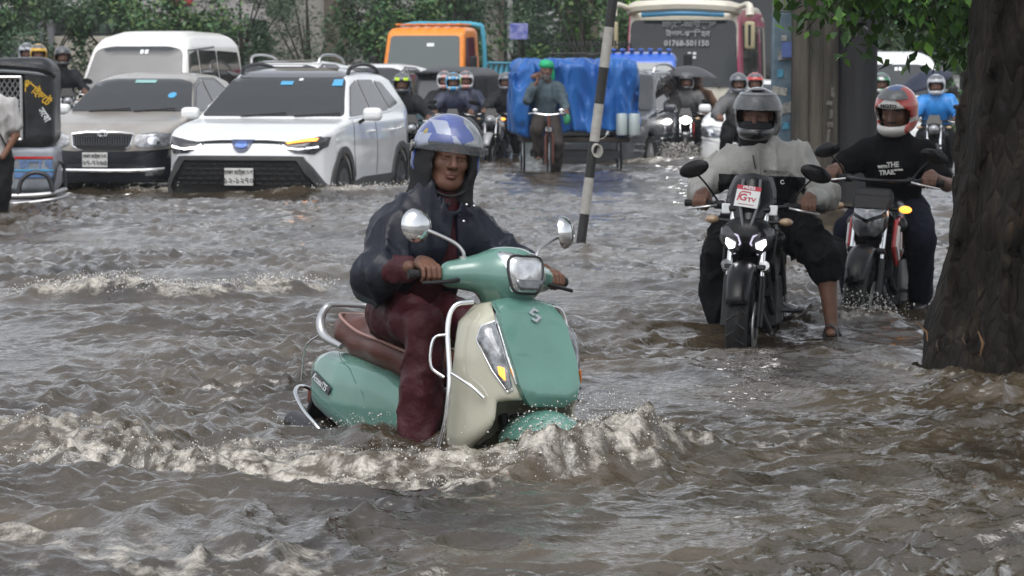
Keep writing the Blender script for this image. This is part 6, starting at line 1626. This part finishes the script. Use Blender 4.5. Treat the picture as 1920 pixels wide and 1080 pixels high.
# ---------------------------------------------------------------- cargo tricycle with blue tarpaulin
T0 = (.62, 41.6, -.22); TRZ = rad(3)
t = thing('cargo_tricycle', 'pedal cargo tricycle with its load wrapped in blue tarpaulin', 'tricycle', T0, TRZ)
TARP = mat('blue_tarpaulin', (.009, .075, .30), .30, col2=(.02, .14, .43), vscale=2.5, bump=.9, bscale=13, stretch=(1.6, 1, .35))
def tarp(P):
    d = rbox(P, (.28, .75, 1.22), (.84, .80, .52), .10)
    d = smin(d, rbox(P, (-.30, .3, 1.3), (.26, .4, .42), .08), .06)
    f1 = np.abs(wr([P[0] * 1.5, P[1], P[2] * .35], 8, 31)); f2 = np.abs(wr([P[0], P[1], P[2] * .6], 19, 32))
    d = d + .13 * (f1 - .4) + .05 * (f2 - .4)
    bot = .72 + .06 * np.sin(P[0] * 6) + .12 * (P[0] > .55) * (P[0] < .85)
    return smax(d, bot - P[2], .02)
sdf_obj('tarpaulin', tarp, (-.75, -.3, .55), (1.3, 1.75, 1.95), .024, TARP, t)
b = MB(); b.box((.28, .75, .66), (1.5, 1.5, .07)); b.build('cargo_bed', mat('dark_wood', (.03, .022, .018), .7), t, bevel=.01)
for x in (-.42, .95):
    b = MB(); c = (x, .85, .36)
    b.lathe([(.335, -.016), (.36, -.012), (.365, 0), (.36, .012), (.335, .016)], c, rotm(0, 90, 0), 32, closed=True); w_ = b.build('wheel', RUB, t)
    b = MB()
    for k in range(18):
        a = 2 * math.pi * k / 18; b.tube([Vector(c), Vector(c) + V(0, .34 * math.cos(a), .34 * math.sin(a))], .003, 4)
    b.build('spokes', ALU, w_)
b = MB(); c = (-.16, -.95, .36)
b.lathe([(.335, -.016), (.36, -.012), (.365, 0), (.36, .012), (.335, .016)], c, rotm(0, 90, 0), 32, closed=True); w_ = b.build('wheel', RUB, t)
b = MB()
for k in range(18):
    a = 2 * math.pi * k / 18; b.tube([Vector(c), Vector(c) + V(0, .34 * math.cos(a), .34 * math.sin(a))], .003, 4)
b.build('spokes', ALU, w_)
RUST = mat('rusty_red_frame', (.10, .025, .015), .55, var=.3)
b = MB()
for s in (-1, 1): b.tube([(-.16 + s * .05, -.95, .36), (-.16 + s * .05, -.86, .74), (-.16, -.82, .80)], .014, 6)
b.tube([(-.16, -.82, .80), (-.16, -.78, 1.02)], .018, 6); b.tube([(-.16, -.80, .84), (-.16, -.20, .82)], .018, 6); b.tube([(-.16, -.80, .74), (-.16, -.30, .35), (-.16, .1, .45)], .018, 6); b.tube([(-.16, -.30, .35), (-.16, -.18, .88)], .018, 6)
b.build('frame', RUST, t)
b = MB(); b.tube(spline([(-.42, -.58, 1.03), (-.36, -.72, 1.04), (-.16, -.78, 1.02), (.04, -.72, 1.04), (.10, -.58, 1.03)], 5), .012, 6); b.build('handlebar', CHR, t)
b = MB(); b.tube([(-.16, -.85, .80), (-.16, -.86, .86)], .05, 8); b.build('bell_lamp', CHR, t)
for x in (-.34, .02):
    b = MB(); b.ell((x, -.72, 1.08), (.04, .02, .03)); b.build('bell', CHR, t)
b = MB(); b.ell((-.16, -.18, .92), (.10, .14, .04)); b.build('saddle', SEATM, t)
b = MB(); b.ell((.10, -.60, .96), (.05, .04, .08)); b.build('green_bag', mat('green_plastic_bag', (.04, .30, .14), .35, var=.3), t)
for i in range(2):
    b = MB(); b.lathe([(.075, 0), (.08, .02), (.08, .27), (.07, .30)], (.90 + i * .17, -.12, .73), None, 14); b.build('tin_canister', mat('pale_tin_can', (.42, .48, .48), .35, .3), t)
for y in (.3, 1.1):
    b = MB(); b.box((.3, y, .45), (1.2, .08, .10)); b.build('axle_beam', DKM, t)

SH1 = mat('teal_check_shirt', (.04, .065, .085), .8, col2=(.075, .105, .12), vscale=22)
J = dict(pel=(-.16, -.15, .98), chest=(-.16, -.22, 1.28), neck=(-.16, -.24, 1.45), head=(-.16, -.26, 1.625), hr=(0, 4, 6), sh=[(-.34, -.20, 1.38), (.02, -.20, 1.38)], el=[(-.44, -.36, 1.22), (.10, -.30, 1.14)], wr=[(-.29, -.42, 1.48), (.10, -.50, 1.05)],
         hip=[(-.26, -.18, .95), (-.06, -.18, .95)], kn=[(-.30, -.52, .80), (-.02, -.52, .62)], an=[(-.28, -.42, .45), (-.04, -.32, .22)], toe=[(-.28, -.55, .42), (-.04, -.45, .20)], grip=[(-.275, -.43, 1.56), (.09, -.58, 1.03)], bar=[(-.3, 0, 1), (1, .3, 0)])
pj, HM = person('bearded man in green head cloth and teal shirt on the cargo tricycle', T0, TRZ, J, SH1, mat('brown_lungi', (.03, .024, .02), .8), res=.02, sleeve=.8, beard=2, hair=GHAIR, skin=SKIND, fat=.9, hres=.009)
GCL = mat('green_head_cloth', (.01, .33, .14), .6, var=.2)
place(sdf_obj('head_cloth', lambda P: np.minimum(smax(ellip(P, (0, .015, .065), (.105, .125, .085)), -(P[2] - .035), .02), smax(ellip(P, (.07, .10, -.06), (.075, .05, .14)), -ellip(P, (0, 0, -.02), (.08, .1, .12)), .01)) + folds(P, .004, 2), (-.16, -.16, -.24), (.2, .2, .2), .012, GCL, pj), HM)

# ---------------------------------------------------------------- other riders and their bikes
def rider_bike(lbl, locn, rz, dic, headlit=False, group='motorcycles in the traffic jam', hm=None):
    t = bike('motorcycle', lbl, locn, rz, 0, dict(dic, lod=1), None)
    simple_head(t, hm or MATB, .82, .075, headlit)
    return t
def JR(gx=.285, hz=.93, lean=0, headz=1.42, yaw=0, dy=0):
    return dict(pel=(lean * .3, .30 + dy, .80), chest=(lean * .7, .20 + dy, 1.10), neck=(lean, .16 + dy, 1.25), head=(lean, .13 + dy, headz), hr=(3, 0, yaw), sh=[(-.19 + lean, .18 + dy, 1.18), (.19 + lean, .18 + dy, 1.18)],
                el=[(-.31, .04 + dy, .99), (.31, .04 + dy, .99)], wr=[(-gx - .02, -.20 + dy * .3, hz + .03), (gx + .02, -.20 + dy * .3, hz + .03)], hip=[(-.11, .27 + dy, .80), (.11, .27 + dy, .80)],
                kn=[(-.19, -.15 + dy, .68), (.19, -.15 + dy, .68)], an=[(-.18, .06 + dy, .30), (.18, .06 + dy, .30)], toe=[(-.18, -.08 + dy, .26), (.18, -.08 + dy, .26)],
                grip=[(-gx, -.28, hz), (gx, -.28, hz)] if not dy else [None, None], bar=[(-1, .1, 0), (1, .1, 0)])
def helm(cols, fn):
    return dict(m=[mat('helmet_%s' % a, b, .2, coat=1) for a, b in cols], fn=fn)
Z = lambda c: np.zeros(len(c), int)
H_BLK = helm([('gloss_black', (.012, .013, .016))], Z); H_YEL = helm([('taxi_yellow', (.62, .36, .02))], Z)
H_WHT = helm([('dirty_white', (.40, .42, .45)), ('slate', (.08, .1, .14))], lambda c: ((np.sin(c[:, 0] * 60 + c[:, 2] * 40)) > .3).astype(int))
H_NEO = helm([('charcoal', (.03, .035, .04)), ('neon', (.50, .75, .02))], lambda c: ((np.abs(np.abs(c[:, 0]) - .06) < .035) & (c[:, 2] > .045) & (c[:, 2] < .10) & (c[:, 1] < -.02)).astype(int))
H_CYN = helm([('cyan', (.04, .32, .60)), ('pearl', (.55, .56, .55)), ('lime', (.4, .5, .1))], lambda c: np.where(np.abs(c[:, 0]) < .045, 0, np.where(np.abs(c[:, 0]) < .075, 1, np.where(c[:, 0] > .1, 2, 0))))
H_PNK = helm([('pink', (.5, .25, .24)), ('pearl', (.55, .56, .55))], lambda c: (np.abs(c[:, 0]) > .05).astype(int))
H_RED = helm([('signal_red', (.5, .04, .03)), ('pearl', (.55, .56, .55))], lambda c: (c[:, 2] < .05).astype(int))
H_GRN = helm([('bottle_green', (.02, .2, .09)), ('pearl', (.55, .56, .55))], lambda c: (np.sin(c[:, 0] * 40 + c[:, 2] * 30) > .2).astype(int))
DJ = mat('dark_wet_jacket', (.010, .011, .013), .6, spec=.25, var=.3); DN = mat('navy_wet_jacket', (.016, .022, .05), .5, var=.3); GYJ = mat('grey_wet_jacket', (.10, .10, .10), .6, var=.2); DT = mat('dark_wet_trousers', (.008, .008, .009), .75, spec=.2)
BRN = mat('brown_shirt', (.11, .055, .03), .8, var=.2); TSG = mat('light_grey_shirt', (.42, .41, .40), .85, var=.08)
def rider(lbl, locn, rz, H, top, J=None, z=0, **kw):
    J = J or JR()
    pj, HM = person(lbl, locn, rz, J, top, DT, res=.022, hres=.010, skin=SKIND, shoe=BLK, fat=.98, **kw)
    if H:
        h = full_helmet(pj, HM, H['m'], H['fn'], res=.014)
        visor_patch('visor', (.134, .156, .140), 62, 34, 62, (0, .012, .02), VISD, h, HM, 0, (12, 5))
    return pj
TK = dict(body=MATB)
rider_bike('black motorcycle ridden by the black helmeted man behind the barred rickshaw', (-6.50, 43.4, .14), rad(14), TK)
rider('rider in black jacket and black helmet behind the barred rickshaw', (-6.50, 43.4, .14), rad(14), H_BLK, DJ, JR(headz=1.46))
rider('rider in yellow helmet half hidden by the barred rickshaw roof', (-6.92, 43.8, .20), rad(10), H_YEL, DJ, JR(headz=1.44))
rider('rider in white and slate helmet next to the yellow helmet', (-7.22, 44.6, .22), rad(10), H_WHT, DJ, JR(headz=1.44))
rider_bike('dark motorcycle of the rider in the neon marked helmet', (-1.44, 40.9, -.2), rad(8), TK)
rider('rider in charcoal helmet with neon green patches beside the white crossover', (-1.44, 40.9, -.2), rad(8), H_NEO, DJ, JR(lean=-.05, yaw=-10))
rider_bike('grey motorcycle of the rider in the cyan striped helmet', (-.92, 46.8, -.2), rad(0), dict(body=mat('grey_bike_paint', (.12, .12, .13), .3, coat=.5)))
rider('rider in cyan and pearl helmet and dark jacket ahead of two passengers', (-.92, 46.8, -.2), 0, H_CYN, DN, JR())
rider('passenger in pink and pearl helmet behind the cyan helmet, beside the rickshaw windscreen', (-1.08, 47.7, -.18), 0, H_PNK, DJ, JR(dy=.1))
rider('passenger in navy jacket and pink helmet behind the cyan helmet', (-.74, 47.8, -.18), 0, H_PNK, DN, JR(dy=.1))
rb_ = rider_bike('silver fronted motorcycle with amber indicator between the riders and the cargo tricycle', (-.24, 47.2, -.2), rad(-10), dict(body=mat('silver_bike_paint', (.30, .31, .32), .3, coat=.5), lit=1), hm=mat('silver_bike_paint', (.30, .31, .32), .3))
rider('rider in dark silver helmet between the blue truck bed and the cargo tricycle', (-.12, 47.35, -.2), rad(-10), helm([('gunmetal', (.10, .11, .13))], Z), DJ, JR(yaw=6))
G0 = (2.78, 47.8, -.2)
gb = rider_bike('motorcycle with bright twin headlight splashing beside the dark grey car', G0, rad(-4), dict(body=MATB, acc=RPNT), True)
for x in (-.05, .05):
    b = MB(); b.ell((x, -.655, .82), (.042, .03, .042)); b.build('lamp', mat('glaring_lamp', (1, 1, 1), .2, emit=(1, 1, .97), es=14), gb)
rider('rider in dark helmet and grey jacket on the splashing motorcycle', G0, rad(-4), H_BLK, GYJ, JR())
rider('bareheaded passenger in brown shirt under the grey umbrella', (3.0, 48.5, -.18), rad(-4), None, BRN, JR(dy=.1, headz=1.44))
def umbrella(lbl, c, r, m, tilt):
    t = thing('umbrella', lbl, 'umbrella', c, 0, rx=rad(tilt[0]), ry=rad(tilt[1]))
    K = 8; secs = []
    for j in range(6):
        u = j / 5; row = []
        for i in range(K * 4):
            a = 2 * math.pi * i / (K * 4); sc = 1 - .06 * u * (abs(math.sin(a * K / 2)))
            row.append(V(r * u * sc * math.cos(a), r * u * sc * math.sin(a), .30 * r * (1 - u * u) * 1.3 + .001))
        secs.append(row)
    b = MB(); b.loft(secs, cap=False); o = b.build('canopy', m, t); s = o.modifiers.new('s', 'SOLIDIFY'); s.thickness = .004
    b = MB(); b.tube([(0, 0, .42 * r), (0, 0, -.65)], .008, 6); b.build('shaft', DKM, t)
    for i in range(K):
        a = 2 * math.pi * i / K; b = MB(); b.tube([(r * u * math.cos(a), r * u * math.sin(a), .39 * r * (1 - u * u) - .012) for u in (0.02, .35, .7, 1)], .004, 4); b.build('rib', DKM, t)
umbrella('grey umbrella above the passenger in the brown shirt', (2.86, 48.3, 1.30), .46, mat('grey_umbrella', (.06, .06, .065), .45), (0, 3))
umbrella('navy umbrella tilted beside the tree trunk', (5.65, 41.0, 1.22), .42, mat('navy_umbrella', (.012, .017, .04), .5), (8, -22))
rider('rider in gunmetal helmet just behind the grey jacketed rider', (3.15, 41.5, -.2), 0, helm([('gunmetal', (.10, .11, .13))], Z), GYJ, JR())
rider('rider in red topped helmet beside the poster post', (3.50, 43.0, -.2), 0, H_RED, DJ, JR())
rider('rider in green and pearl helmet in front of the far white minivan', (5.15, 41.6, -.2), 0, H_GRN, DJ, JR())
sb = (5.72, 40.4, -.2)
rider_bike('dark motorcycle of the rider in the bright blue raincoat', sb, rad(-10), dict(body=MATB))
rider('rider in bright blue raincoat beside the tree trunk', sb, rad(-10), helm([('dirty_white2', (.40, .42, .45))], Z), mat('bright_blue_raincoat', (.02, .20, .55), .35, var=.2), JR(headz=1.40), loose=1.15)
# walker at the left edge
J = dict(pel=(0, 0, .90), chest=(0, 0, 1.22), neck=(0, -.02, 1.42), head=(-.08, -.06, 1.58), hr=(10, 0, 60), sh=[(-.17, .05, 1.34), (.18, -.03, 1.34)], el=[(-.22, .05, 1.06), (.235, -.05, 1.05)], wr=[(-.2, -.1, .85), (.12, -.13, .84)],
         hip=[(-.09, 0, .88), (.09, 0, .88)], kn=[(-.1, -.02, .50), (.10, -.05, .50)], an=[(-.1, .04, .12), (.07, -.02, .14)], toe=[(-.14, -.1, .06), (.05, -.16, .08)])
pj, HM = person('walker in pale grey shirt and black trousers at the barred rickshaw', (-4.99, 28.7, -.26), 0, J, TSG, DT, res=.018, sleeve=.42, shoe=mat('white_shoe', (.5, .5, .5), .6), fat=.95, hres=.01, collar=False)
b = MB(); b.tube(spline([(-.12, -.12, 1.42), (.05, -.15, 1.15), (.15, -.10, .95)], 5), .018, 6, sq=(1.3, .4)); b.build('bag_strap', BLK, pj)
b = MB(); b.tube([(0, .16, 1.10), (0, .17, 1.35)], [.13, .12], 10); b.build('backpack', BLK, pj, bevel=.03)
# black railing behind the cargo tricycle
t = thing('iron_railing', 'black iron railing with hooked tops behind the blue tarpaulin', 'railing', (1.35, 54.0, -.2))
IRN = mat('black_iron', (.012, .012, .013), .5)
for i in range(19):
    b = MB(); x = -.62 + i * .075; b.tube(spline([(x, 0, .2), (x, 0, 1.98), (x + .02, -.03, 2.06), (x + .045, -.05, 2.05)], 3), .014, 5); b.build('bar', IRN, t)
for z in (.5, 1.55, 1.9):
    b = MB(); b.tube([(-.68, 0, z), (.80, 0, z)], .02, 6); b.build('rail', IRN, t)
for x in (-.68, .8):
    b = MB(); b.box((x, 0, .95), (.06, .06, 1.9)); b.build('post', IRN, t)

b = MB(); b.box((-11.5, 52, -.12), (11.2, 20, .52)); props(b.build('footpath', mat('wet_paving', (.11, .105, .10), .6, var=.2), None, bevel=.03), kind='structure')
# ---------------------------------------------------------------- background planting, walls and piers
def shrub(lbl, name, c, h, rx, mats, seed, n=1500, size=(.10, .2), thin=1.0, cat='shrub', droop=.3, group=None, trunk_=True):
    rs = np.random.RandomState(seed)
    t = thing(name, lbl, cat, c, 0, group)
    K = 26; cc = np.stack([rs.normal(0, rx * .45, K), rs.normal(0, rx * .45, K), rs.uniform(.15, 1, K) * h], 1)
    rr = rs.uniform(.18, .38, K) * min(rx, h * .5)
    k = rs.randint(0, K, n); d = rs.normal(size=(n, 3)); d /= np.linalg.norm(d, axis=1)[:, None]
    cen = cc[k] + d * (rr[k] * rs.uniform(.5, 1.05, n))[:, None] * np.array([1, 1, .9])
    cen[:, 2] = np.clip(cen[:, 2], .05, None)
    leaves_mesh('crown' if cat == 'tree' else 'foliage', cen, rs.uniform(*size, n), mats, t, rs, droop=droop, thin=thin)
    b = MB()
    b.tube([(0, 0, 0), (.05, 0, h * .5), (.0, .05, h * .9)], [h * .022 + .02, .012], 7)
    for i in range(9):
        e = cc[i]; b.tube([(0, 0, e[2] * .45), (e[0] * .5, e[1] * .5, e[2] * .75), tuple(e)], [.02 + .004 * h, .008], 5)
    b.build('trunk' if cat == 'tree' else 'stem', TW, t)
    return t
G1 = [leafmat('hedge_green', (.055, .14, .050), (.09, .19, .065)), leafmat('hedge_dark', (.03, .08, .035), (.055, .115, .045)), leafmat('hedge_olive', (.09, .15, .045), (.12, .18, .06))]
G2 = [leafmat('bright_leaf', (.12, .28, .03), (.18, .34, .04)), leafmat('hedge_green', 0, 0)]
G3 = [leafmat('feathery_grey_green', (.07, .12, .07), (.10, .15, .085)), leafmat('hedge_dark', 0, 0)]
gsh = 'shrubs along the far roadside'
shs = [(-15.5, 66, 4.4, 1.9, 0), (-14.0, 65, 3.8, 1.5, 2), (-12.6, 63, 3.3, 1.2, 1), (-11.4, 65, 3.2, 1.4, 0), (-10.0, 64, 3.6, 1.5, 2), (-8.6, 66, 3.2, 1.3, 0), (-7.2, 64, 3.6, 1.5, 0), (-6.0, 66, 3.6, 1.2, 2), (-4.6, 67, 3.8, 1.4, 2), (-3.1, 68, 3.6, 1.4, 0),
       (-1.4, 72, 4.4, 1.8, 0), (.2, 71, 4.0, 1.5, 2), (1.6, 70, 3.6, 1.3, 0), (2.9, 73, 3.8, 1.4, 1), (9.5, 70, 3.4, 1.8, 0), (12.5, 72, 3.8, 1.8, 0), (-17.5, 66, 4.2, 1.6, 0)]
kinds = ['dense dark green roadside shrub', 'bright green long leaved roadside shrub', 'feathery grey green roadside shrub']
near = ['behind the barred rickshaw, at the wall end', 'between the rickshaw and the wall', 'in front of the railed wall', 'beside the white minivan', 'behind the white minivan roof', 'behind the minivan rear', 'beside the big grey pier', 'in front of the big grey pier', 'between the grey pier and orange truck', 'behind the orange cab', 'behind the truck bed', 'left of the lamp posts', 'behind the iron railing', 'beside the cream bus mirror', 'behind the far minivan', 'beyond the far minivan', 'beyond the walled corner']
for i, (x, y, h, rx, k) in enumerate(shs):
    shrub(kinds[k] + ' ' + near[i], 'roadside_shrub', (x, y, -.1), h, rx, (G1, G2, G3)[k], 40 + i, 7000, (.08, .17) if k != 1 else (.18, .36), (1.0, .5, .45)[k], droop=(.3, .5, .0)[k], group=gsh)
FT = [leafmat('far_leaf_grey', (.08, .15, .10), (.12, .19, .13)), leafmat('far_leaf_dark', (.055, .11, .08), (.085, .14, .10))]
for i, (x, y, h, rx) in enumerate(((-27, 112, 13, 6), (-19, 118, 14, 6), (-11, 112, 12, 5.5), (-4, 120, 14, 6), (3, 114, 13, 6), (10, 118, 14, 6), (17, 112, 13, 6), (25, 116, 14, 6), (-34, 118, 14, 6), (33, 118, 14, 6))):
    shrub('tall hazy tree far behind ' + ('the barred rickshaw', 'the railed wall', 'the white minivan', 'the orange truck', 'the cargo tricycle', 'the fluted pier', 'the far white minivan', 'the roadside tree trunk', 'the walled corner', 'the roadside tree crown')[i], 'far_tree', (x, y, -.1), h, rx, FT, 80 + i, 4200, (.5, .95), 1.1, 'tree', .3, 'far background trees')
CP = mat('pier_concrete', (.26, .25, .22), .8, var=.12, vscale=1.5, stretch=(1, 1, .3), bump=.2, bscale=6); CP2 = mat('pier_brown', (.105, .085, .065), .8, var=.2, vscale=1.5, stretch=(1, 1, .3))
def pier(lbl, c, w_, d_, m, m2, h=14):
    t = thing('viaduct_pier', lbl, 'pier', c)
    b = MB(); b.box((0, 0, h / 2), (w_, d_, h)); b.build('shaft', m, t, bevel=.08)
    b = MB(); b.box((w_ * .36, -d_ * .5 - .05, h / 2), (w_ * .28, .1, h)); b.build('face_strip', m2, t, bevel=.02)  # strip in the second tone, standing for the pier's other face
    b = MB(); b.box((0, 0, h + .5), (w_ * 2.6, d_ * 1.5, 1.2)); b.build('pier_cap', m, t, bevel=.15)
    return t
pier('pale grey viaduct pier with a brown strip behind the white cars', (-5.35, 79, -.2), 2.1, 1.6, CP, CP2)
pier('brownish viaduct pier behind the striped pole', (2.15, 84, -.2), 1.25, 1.2, CP2, CP)
pier('slim grey viaduct pier behind the truck bed', (-.55, 92, -.2), .62, .62, CP, CP2)
for x, l in ((-.05, 'thin pale lamp post behind the truck bed'), (1.35, 'thin pale lamp post behind the iron railing')):
    t = thing('lamp_post', l, 'lamp post', (x, 80, -.2)); b = MB(); b.lathe([(.10, 0), (.08, 1.0), (.055, 9)], (0, 0, 0), None, 10); b.build('mast', mat('galvanised', (.3, .31, .3), .5), t)
    b = MB(); b.tube(spline([(0, 0, 8.9), (0, -.5, 9.5), (0, -1.6, 9.6)], 5), .04, 6); b.build('arm', MATS['galvanised'], t); b = MB(); b.box((0, -1.9, 9.58), (.25, .7, .12)); b.build('lantern', MATS['galvanised'], t, bevel=.03)
# wall with balusters at top left
WALLM = mat('cream_wall', (.40, .37, .31), .8, var=.1, vscale=2)
t = thing('boundary_wall', 'cream boundary wall with black baluster railing behind the roadside shrubs', 'wall', (-12.2, 71, -.2))
b = MB(); b.box((0, 0, 1.2), (6.6, .3, 2.4)); b.build('wall', WALLM, t, bevel=.02)
b = MB(); b.box((0, .6, 5.2), (6.6, .2, 4.2)); b.build('upper_wall', mat('pale_grey_wall', (.45, .44, .42), .8, var=.06), t)
for i in range(34):
    b = MB(); b.tube([(-3.1 + i * .19, 0, 2.4), (-3.1 + i * .19, 0, 3.02)], .022, 5); b.build('baluster', IRN, t)
for z in (2.45, 3.02):
    b = MB(); b.box((0, 0, z), (6.6, .07, .05)); b.build('rail', IRN, t)
for x in (-3.2, -.4, 1.2, 3.2):
    b = MB(); b.box((x, -.1, 1.6), (.35, .35, 3.2)); b.build('pillar', mat('grey_pillar', (.13, .135, .14), .7), t, bevel=.02)
b = MB(); b.box((.4, -.18, 1.2), (1.0, .06, 2.2)); b.build('gate', mat('steel_grey_gate', (.14, .15, .17), .5), t)
t = thing('building', 'pale building with green shop sign behind the grey pier', 'building', (-7.6, 96, -.2))
b = MB(); b.box((0, 0, 4), (9, 3, 8)); b.build('wall', mat('pale_plaster', (.36, .34, .33), .85, var=.1), t)
b = MB(); b.box((1.6, -1.6, 3.9), (1.6, .25, .7)); b.build('sign_board', mat('shop_green', (.02, .25, .07), .5, var=.2), t, bevel=.03)
b = MB(); b.box((-2.8, -1.6, 3.9), (.7, .25, .5)); b.build('sign_board', mat('shop_red', (.3, .02, .02), .5, var=.2), t, bevel=.03)
for i in range(5):
    b = MB(); b.box((-3.6 + i * 1.8, -1.53, 2.0), (1.2, .1, 2.4)); b.build('window', GLS, t, bevel=.02)
for i in range(5):
    b = MB(); b.box((-3.6 + i * 1.8, -1.53, 6.2), (1.2, .1, 1.4)); b.build('window', GLS, t, bevel=.02)
t = thing('banner', 'small blue and white banner on a stick among the shrubs', 'banner', (.15, 66, -.1))
b = MB(); b.box((0, 0, 2.35), (.40, .04, .36)); b.build('cloth', mat('banner_blue', (.06, .08, .32), .6, col2=(.3, .3, .5), vscale=5), t, bevel=.02)
b = MB(); b.tube([(0, .04, 0), (0, .04, 2.55)], .02, 6); b.build('stick', TW, t)
# ---------------------------------------------------------------- spray and droplets thrown up by the wheels
SPR = mat('water_spray', (.62, .60, .56), .12, spec=.6, ior=1.33)
OCT = np.array([(1, 0, 0), (-1, 0, 0), (0, 1, 0), (0, -1, 0), (0, 0, 1), (0, 0, -1)], float)
OF = np.array([(0, 2, 4), (2, 1, 4), (1, 3, 4), (3, 0, 4), (2, 0, 5), (1, 2, 5), (3, 1, 5), (0, 3, 5)])
def height_at(x, y):
    iy = np.clip(np.searchsorted(ys, y), 1, len(ys) - 1); u = x / (y - APEX); iu = np.clip(np.searchsorted(us, u), 1, len(us) - 1)
    return WH[iy, iu]
def spray(lbl, pts, n, spread, hmax, size, seed, power=2.2):
    rs = np.random.RandomState(seed); P = np.array(pts, float)
    k = rs.randint(0, len(P) - 1, n); t_ = rs.rand(n)[:, None]
    c = P[k] * (1 - t_) + P[k + 1] * t_
    clump = rs.normal(size=(40, 2)) * spread * .7
    x = c[:, 0] + rs.normal(0, spread, n) + clump[rs.randint(0, 40, n), 0] * .6; y = c[:, 1] + rs.normal(0, spread, n) * .8
    z = height_at(x, y) + hmax * rs.rand(n) ** power
    r = np.clip(size * np.exp(rs.normal(0, .5, n)), size * .35, size * 3.2)
    v = OCT[None] * r[:, None, None] * np.stack([rs.uniform(.7, 1.4, n), rs.uniform(.7, 1.4, n), rs.uniform(.7, 1.7, n)], 1)[:, None, :]
    v = v + np.stack([x, y, z], 1)[:, None, :]
    f = OF[None] + (np.arange(n) * 6)[:, None, None]
    o = mesh_obj('splash', v.reshape(-1, 3), f.reshape(-1, 3), SPR)
    return props(o, lbl, 'splash', None, 'stuff')
spray('white spray thrown up along the scooter bow wave', [(-2.1, 11.3), (-1.3, 10.8), (-.5, 10.5), (0, 10.42), (.3, 10.6), (.55, 11.0)], 1500, .06, .05, .0017, 1)
spray('tall splash in front of the scooter wheel', [(-.02, 10.62), (.2, 10.66), (.44, 10.85)], 600, .05, .11, .0018, 2, 2.2)
spray('spray along the second crest beside the scooter', [(-1.9, 10.7), (-1.2, 10.45), (-.6, 10.18), (-.1, 10.02)], 800, .05, .035, .0017, 3)
spray('spray behind the scooter by the rear panel', [(-.95, 11.9), (-.75, 11.7), (-.45, 11.35)], 400, .05, .06, .0017, 4)
spray('white water in front of the sedan and crossover', [(-5.4, 35.6), (-4.0, 34.2), (-2.0, 33.3), (-1.0, 34.6)], 1300, .16, .06, .004, 5)
spray('broken crest of the wave in open water', [(-3.1, 18.8), (-2.2, 18.4), (-1.2, 19.4)], 1600, .09, .05, .003, 6)
spray('splash round the wheel of the splashing motorcycle', [(2.3, 46.3), (2.6, 45.9), (2.9, 46.2)], 2400, .10, .28, .0045, 7, 1.8)
spray('splash round the wheel of the red motorcycle', [(1.75, 16.8), (2.0, 16.6), (2.2, 16.9)], 700, .05, .10, .0026, 8)
# ---------------------------------------------------------------- rain haze
b = MB(); b.box((0, 70, 8.5), (170, 156, 20.0))
hz_ = b.build('haze', [], None, False) if False else None
me = bpy.data.meshes.new('haze'); me.from_pydata(b.v, [], b.f)
hm_ = bpy.data.materials.new('rain_haze'); hm_.use_nodes = True
N = hm_.node_tree.nodes; N.clear(); o_ = N.new('ShaderNodeOutputMaterial'); v_ = N.new('ShaderNodeVolumePrincipled')
v_.inputs['Color'].default_value = (.86, .90, .92, 1); v_.inputs['Density'].default_value = .0006; v_.inputs['Anisotropy'].default_value = .2
hm_.node_tree.links.new(v_.outputs[0], o_.inputs['Volume']); me.materials.append(hm_)
ho = bpy.data.objects.new('haze', me); COL.objects.link(ho); props(ho, 'thin grey rain haze over the whole street', None, None, 'stuff')
SC.cycles.volume_bounces = 0
